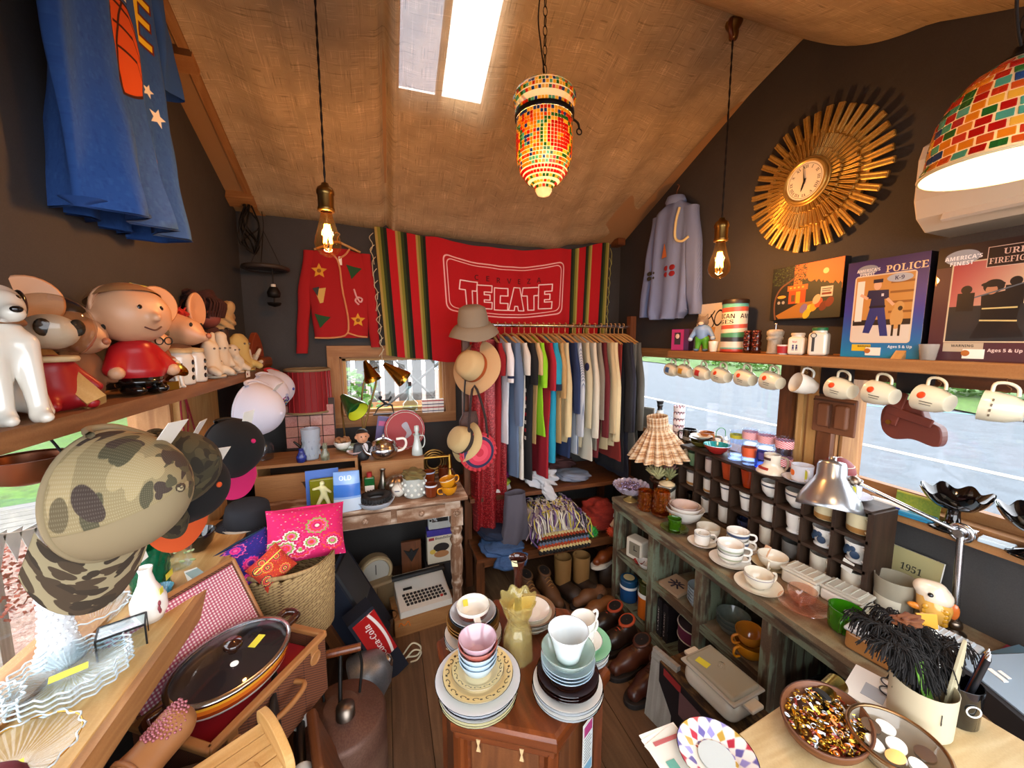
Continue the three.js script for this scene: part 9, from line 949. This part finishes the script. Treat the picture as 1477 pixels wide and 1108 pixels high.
const ft=T('black_feathers','plume of black ostrich feathers drooping from the tin','feathers',[1.1,CY + 0.02,-0.445]);for(const[ax,az,hh2]of[[0.11,-0.06,0.15],[0.06,-0.11,0.165],[-0.02,-0.1,0.16],[0.13,0.0,0.14],[-0.06,-0.05,0.15],[0.02,-0.14,0.14]]){const q=(t)=>V(ax*t*t,hh2*Math.sin(t*1.9),az*t*t),brs=[];P(ft,'quill',TU([0,0.3,0.6,0.85,1].map((t)=>q(t)),0.0025,20),M(0x1c1612,0.8));for(let i=0;i<240;i++){const t=0.3 + 0.7*rnd(),p=q(t),a=rnd()*6.283,l=rr(0.02,0.045);brs.push(TU([p,[p.x + Math.cos(a)*l*0.6,p.y + 0.006,p.z + Math.sin(a)*l*0.6],[p.x + Math.cos(a)*l,p.y - rr(0.01,0.035),p.z + Math.sin(a)*l]],0.0014,4,3));}P(ft,'barbs',brs,M(0x14100e,0.9),null,{kind:'stuff'});}P(ft,'brown_tuft',lump(0.07,0.02,0.035,51,0.3),M(0x6c3c1c,0.9),[0.06,0.155,-0.06]);P(ft,'green_reeds',Array.from({length:7},(_,i)=>TU([[-0.02 + i*0.004,0.05,0.02],[-0.03 + i*0.004,0.13,0.0]],0.0022,3)),M(0x5c8c2c,0.8));
const sl=T('horn_paperknife','pale horn paper knife standing in the tin','paper knife',[1.125,CY + 0.03,-0.415],{rz:-0.25});P(sl,'blade',EX(SPL([[0,0],[0.012,0.03],[0.01,0.12],[-0.004,0.18],[-0.01,0.1],[-0.008,0.02]],30),0.004,0.001),M(0xb0a888,0.4));P(sl,'rivet',SP(0.005,[0.002,0.02,0.006]),steel);
for(const[dx,c,l]of[[0.045,0x18181c,'black pen standing in the holder'],[0.06,0x8c3c1c,'rust-brown pencil standing in the holder'],[0.075,0x2c3c6c,'navy pen standing in the holder']]){const g=T('pen',l,'pen',[1.165 + dx*0.6,CY + 0.02,-0.4 - dx*0.3],{rz:-0.1,rx:0.15});P(g,'barrel',C(0.005,0.005,0.15,[0,0.075,0],[0,0,0],10),M(c,0.4));P(g,'tip',C(0.001,0.005,0.014,[0,0.157,0],[0,0,0],10),steel);}const ph=T('pen_holder','black cup of pens beside the cream tin','cup',[1.195,CY + 0.004,-0.42]);P(ph,'cup',bowlGeo([[0.034,0],[0.036,0.09]],26,0.002),blackG);P(ph,'ring_logo',TO(0.012,0.0015,[-0.02,0.05,0.031],[0,-0.6,0]),paper);
const mk=T('marker_pack','carded marker with an orange header','marker pack',[1.2,CY + 0.06,-0.47],{ry:-0.4,rx:-0.2});P(mk,'card',B(0.045,0.14,0.002,[0,0.07,0]),paper);P(mk,'header',B(0.046,0.035,0.003,[0,0.123,0]),M(0xc88c14,0.5));P(mk,'marker',C(0.007,0.007,0.075,[0,0.05,0.008],[0,0,0],12),black);
const rg=T('cash_register','blue-grey cash register at the counter edge','cash register',[1.52,UY,-0.4],{ry:-0.45});P(rg,'body',EX([[-0.12,0],[0.12,0],[0.12,0.1],[-0.12,0.06]],0.26,0.006,[-0.0,0,-0.1],[0,0,0]),M(0x1c1c20,0.6));P(rg,'panel',B(0.23,0.006,0.25,[0,0.088,0.03],[0,0,0.165]),M(0x8ca0b0,0.45));P(rg,'display',B(0.09,0.004,0.16,[0.05,0.102,0.06],[0,0,0.165]),M(0x2c343c,0.25));P(rg,'brand_mark',[B(0.01,0.002,0.04,[-0.07,0.081,-0.03],[0,0,0.165]),B(0.008,0.002,0.024,[-0.055,0.084,-0.03],[0,0,0.165])],paper);
for(const[y,c,l,r]of[[0,0x8c1c34,'crimson folder lying behind the register',0.1],[0.014,0x5c7c90,'blue-grey folder on top of the crimson one',-0.1]])P(ONE('folder',l,'folder',B(0.2,0.012,0.07),M(c,0.5),[1.68,UY + 0.008 + y,-0.5],{ry:r}),'edge',B(0.19,0.004,0.071,[0,0,0.001]),paper);
const bx=T('game_carton','black printed carton under the casserole','carton',[1.15,0,-0.98],{ry:0.05});P(bx,'carton',B(0.2,0.27,0.42,[0,0.135,0]),M(0x17151a,0.6));P(bx,'leopard_top',X(new THREE.BoxGeometry(0.2,0.006,0.42),[0,0.274,0]),M(0xffffff,0.8,{map:speck(0xa8824c,0x2c1a0c,16,181,1.6)}));P(bx,'label',B(0.001,0.1,0.1,[-0.101,0.19,-0.05]),M(0x6c4c4c,0.6));P(bx,'red_label',B(0.001,0.03,0.09,[-0.101,0.25,-0.14]),M(0x9c2c2c,0.6));
const cs=T('casserole','white oblong casserole with a glass lid','casserole',[1.14,0.278,-0.98],{ry:0.1});P(cs,'dish',RB(0.16,0.09,0.22,0.04,[0,0.045,0],[0,0,0],4),M(0xd8d0bc,0.2,{clearcoat:0.5}));for(const q of[-1,1])P(cs,'handle',RB(0.06,0.016,0.045,0.006,[0,0.08,q*0.12]),M(0xd8d0bc,0.2,{clearcoat:0.5}));P(cs,'lid_rim',RB(0.164,0.01,0.224,0.005,[0,0.094,0]),M(0xd4d0c4,0.1,{transmission:0.4,thickness:0}));const cgl=P(cs,'glass_lid',RB(0.14,0.022,0.2,0.01,[0,0.1,0]),M(0xcdc8b4,0.06,{transmission:0.5,thickness:0}));P(cgl,'knob',L([[0.006,0.11],[0.008,0.118],[0.014,0.124],[0.012,0.134],[0.001,0.136]],16),glass);P(cs,'sticker',B(0.03,0.001,0.045,[-0.035,0.112,-0.05],[0,0.2,0]),stickerM);
CUP('orange-brown mug lying on its side by the casserole',[1.17,0.31,-0.8],{m:gloss(0x9c5414),r:0.034,h:0.07,rx:1.4,ry:-0.6,handle:false,name:'clay_cup',cat:'cup'});const wbk=T('wooden_board','thin weathered board leaning before the carton','board',[1.03,0,-1.17],{ry:0.2,rz:-0.12});P(wbk,'board',B(0.02,0.3,0.12,[0,0.15,0]),wGrey);P(wbk,'cleat',B(0.026,0.03,0.12,[0,0.27,0]),wGrey);
}
scene.traverse((o)=>{if(o.isMesh){o.castShadow=true;o.receiveShadow=true;}if(o.isLight)o.castShadow=true;});
renderer.render(scene,camera);
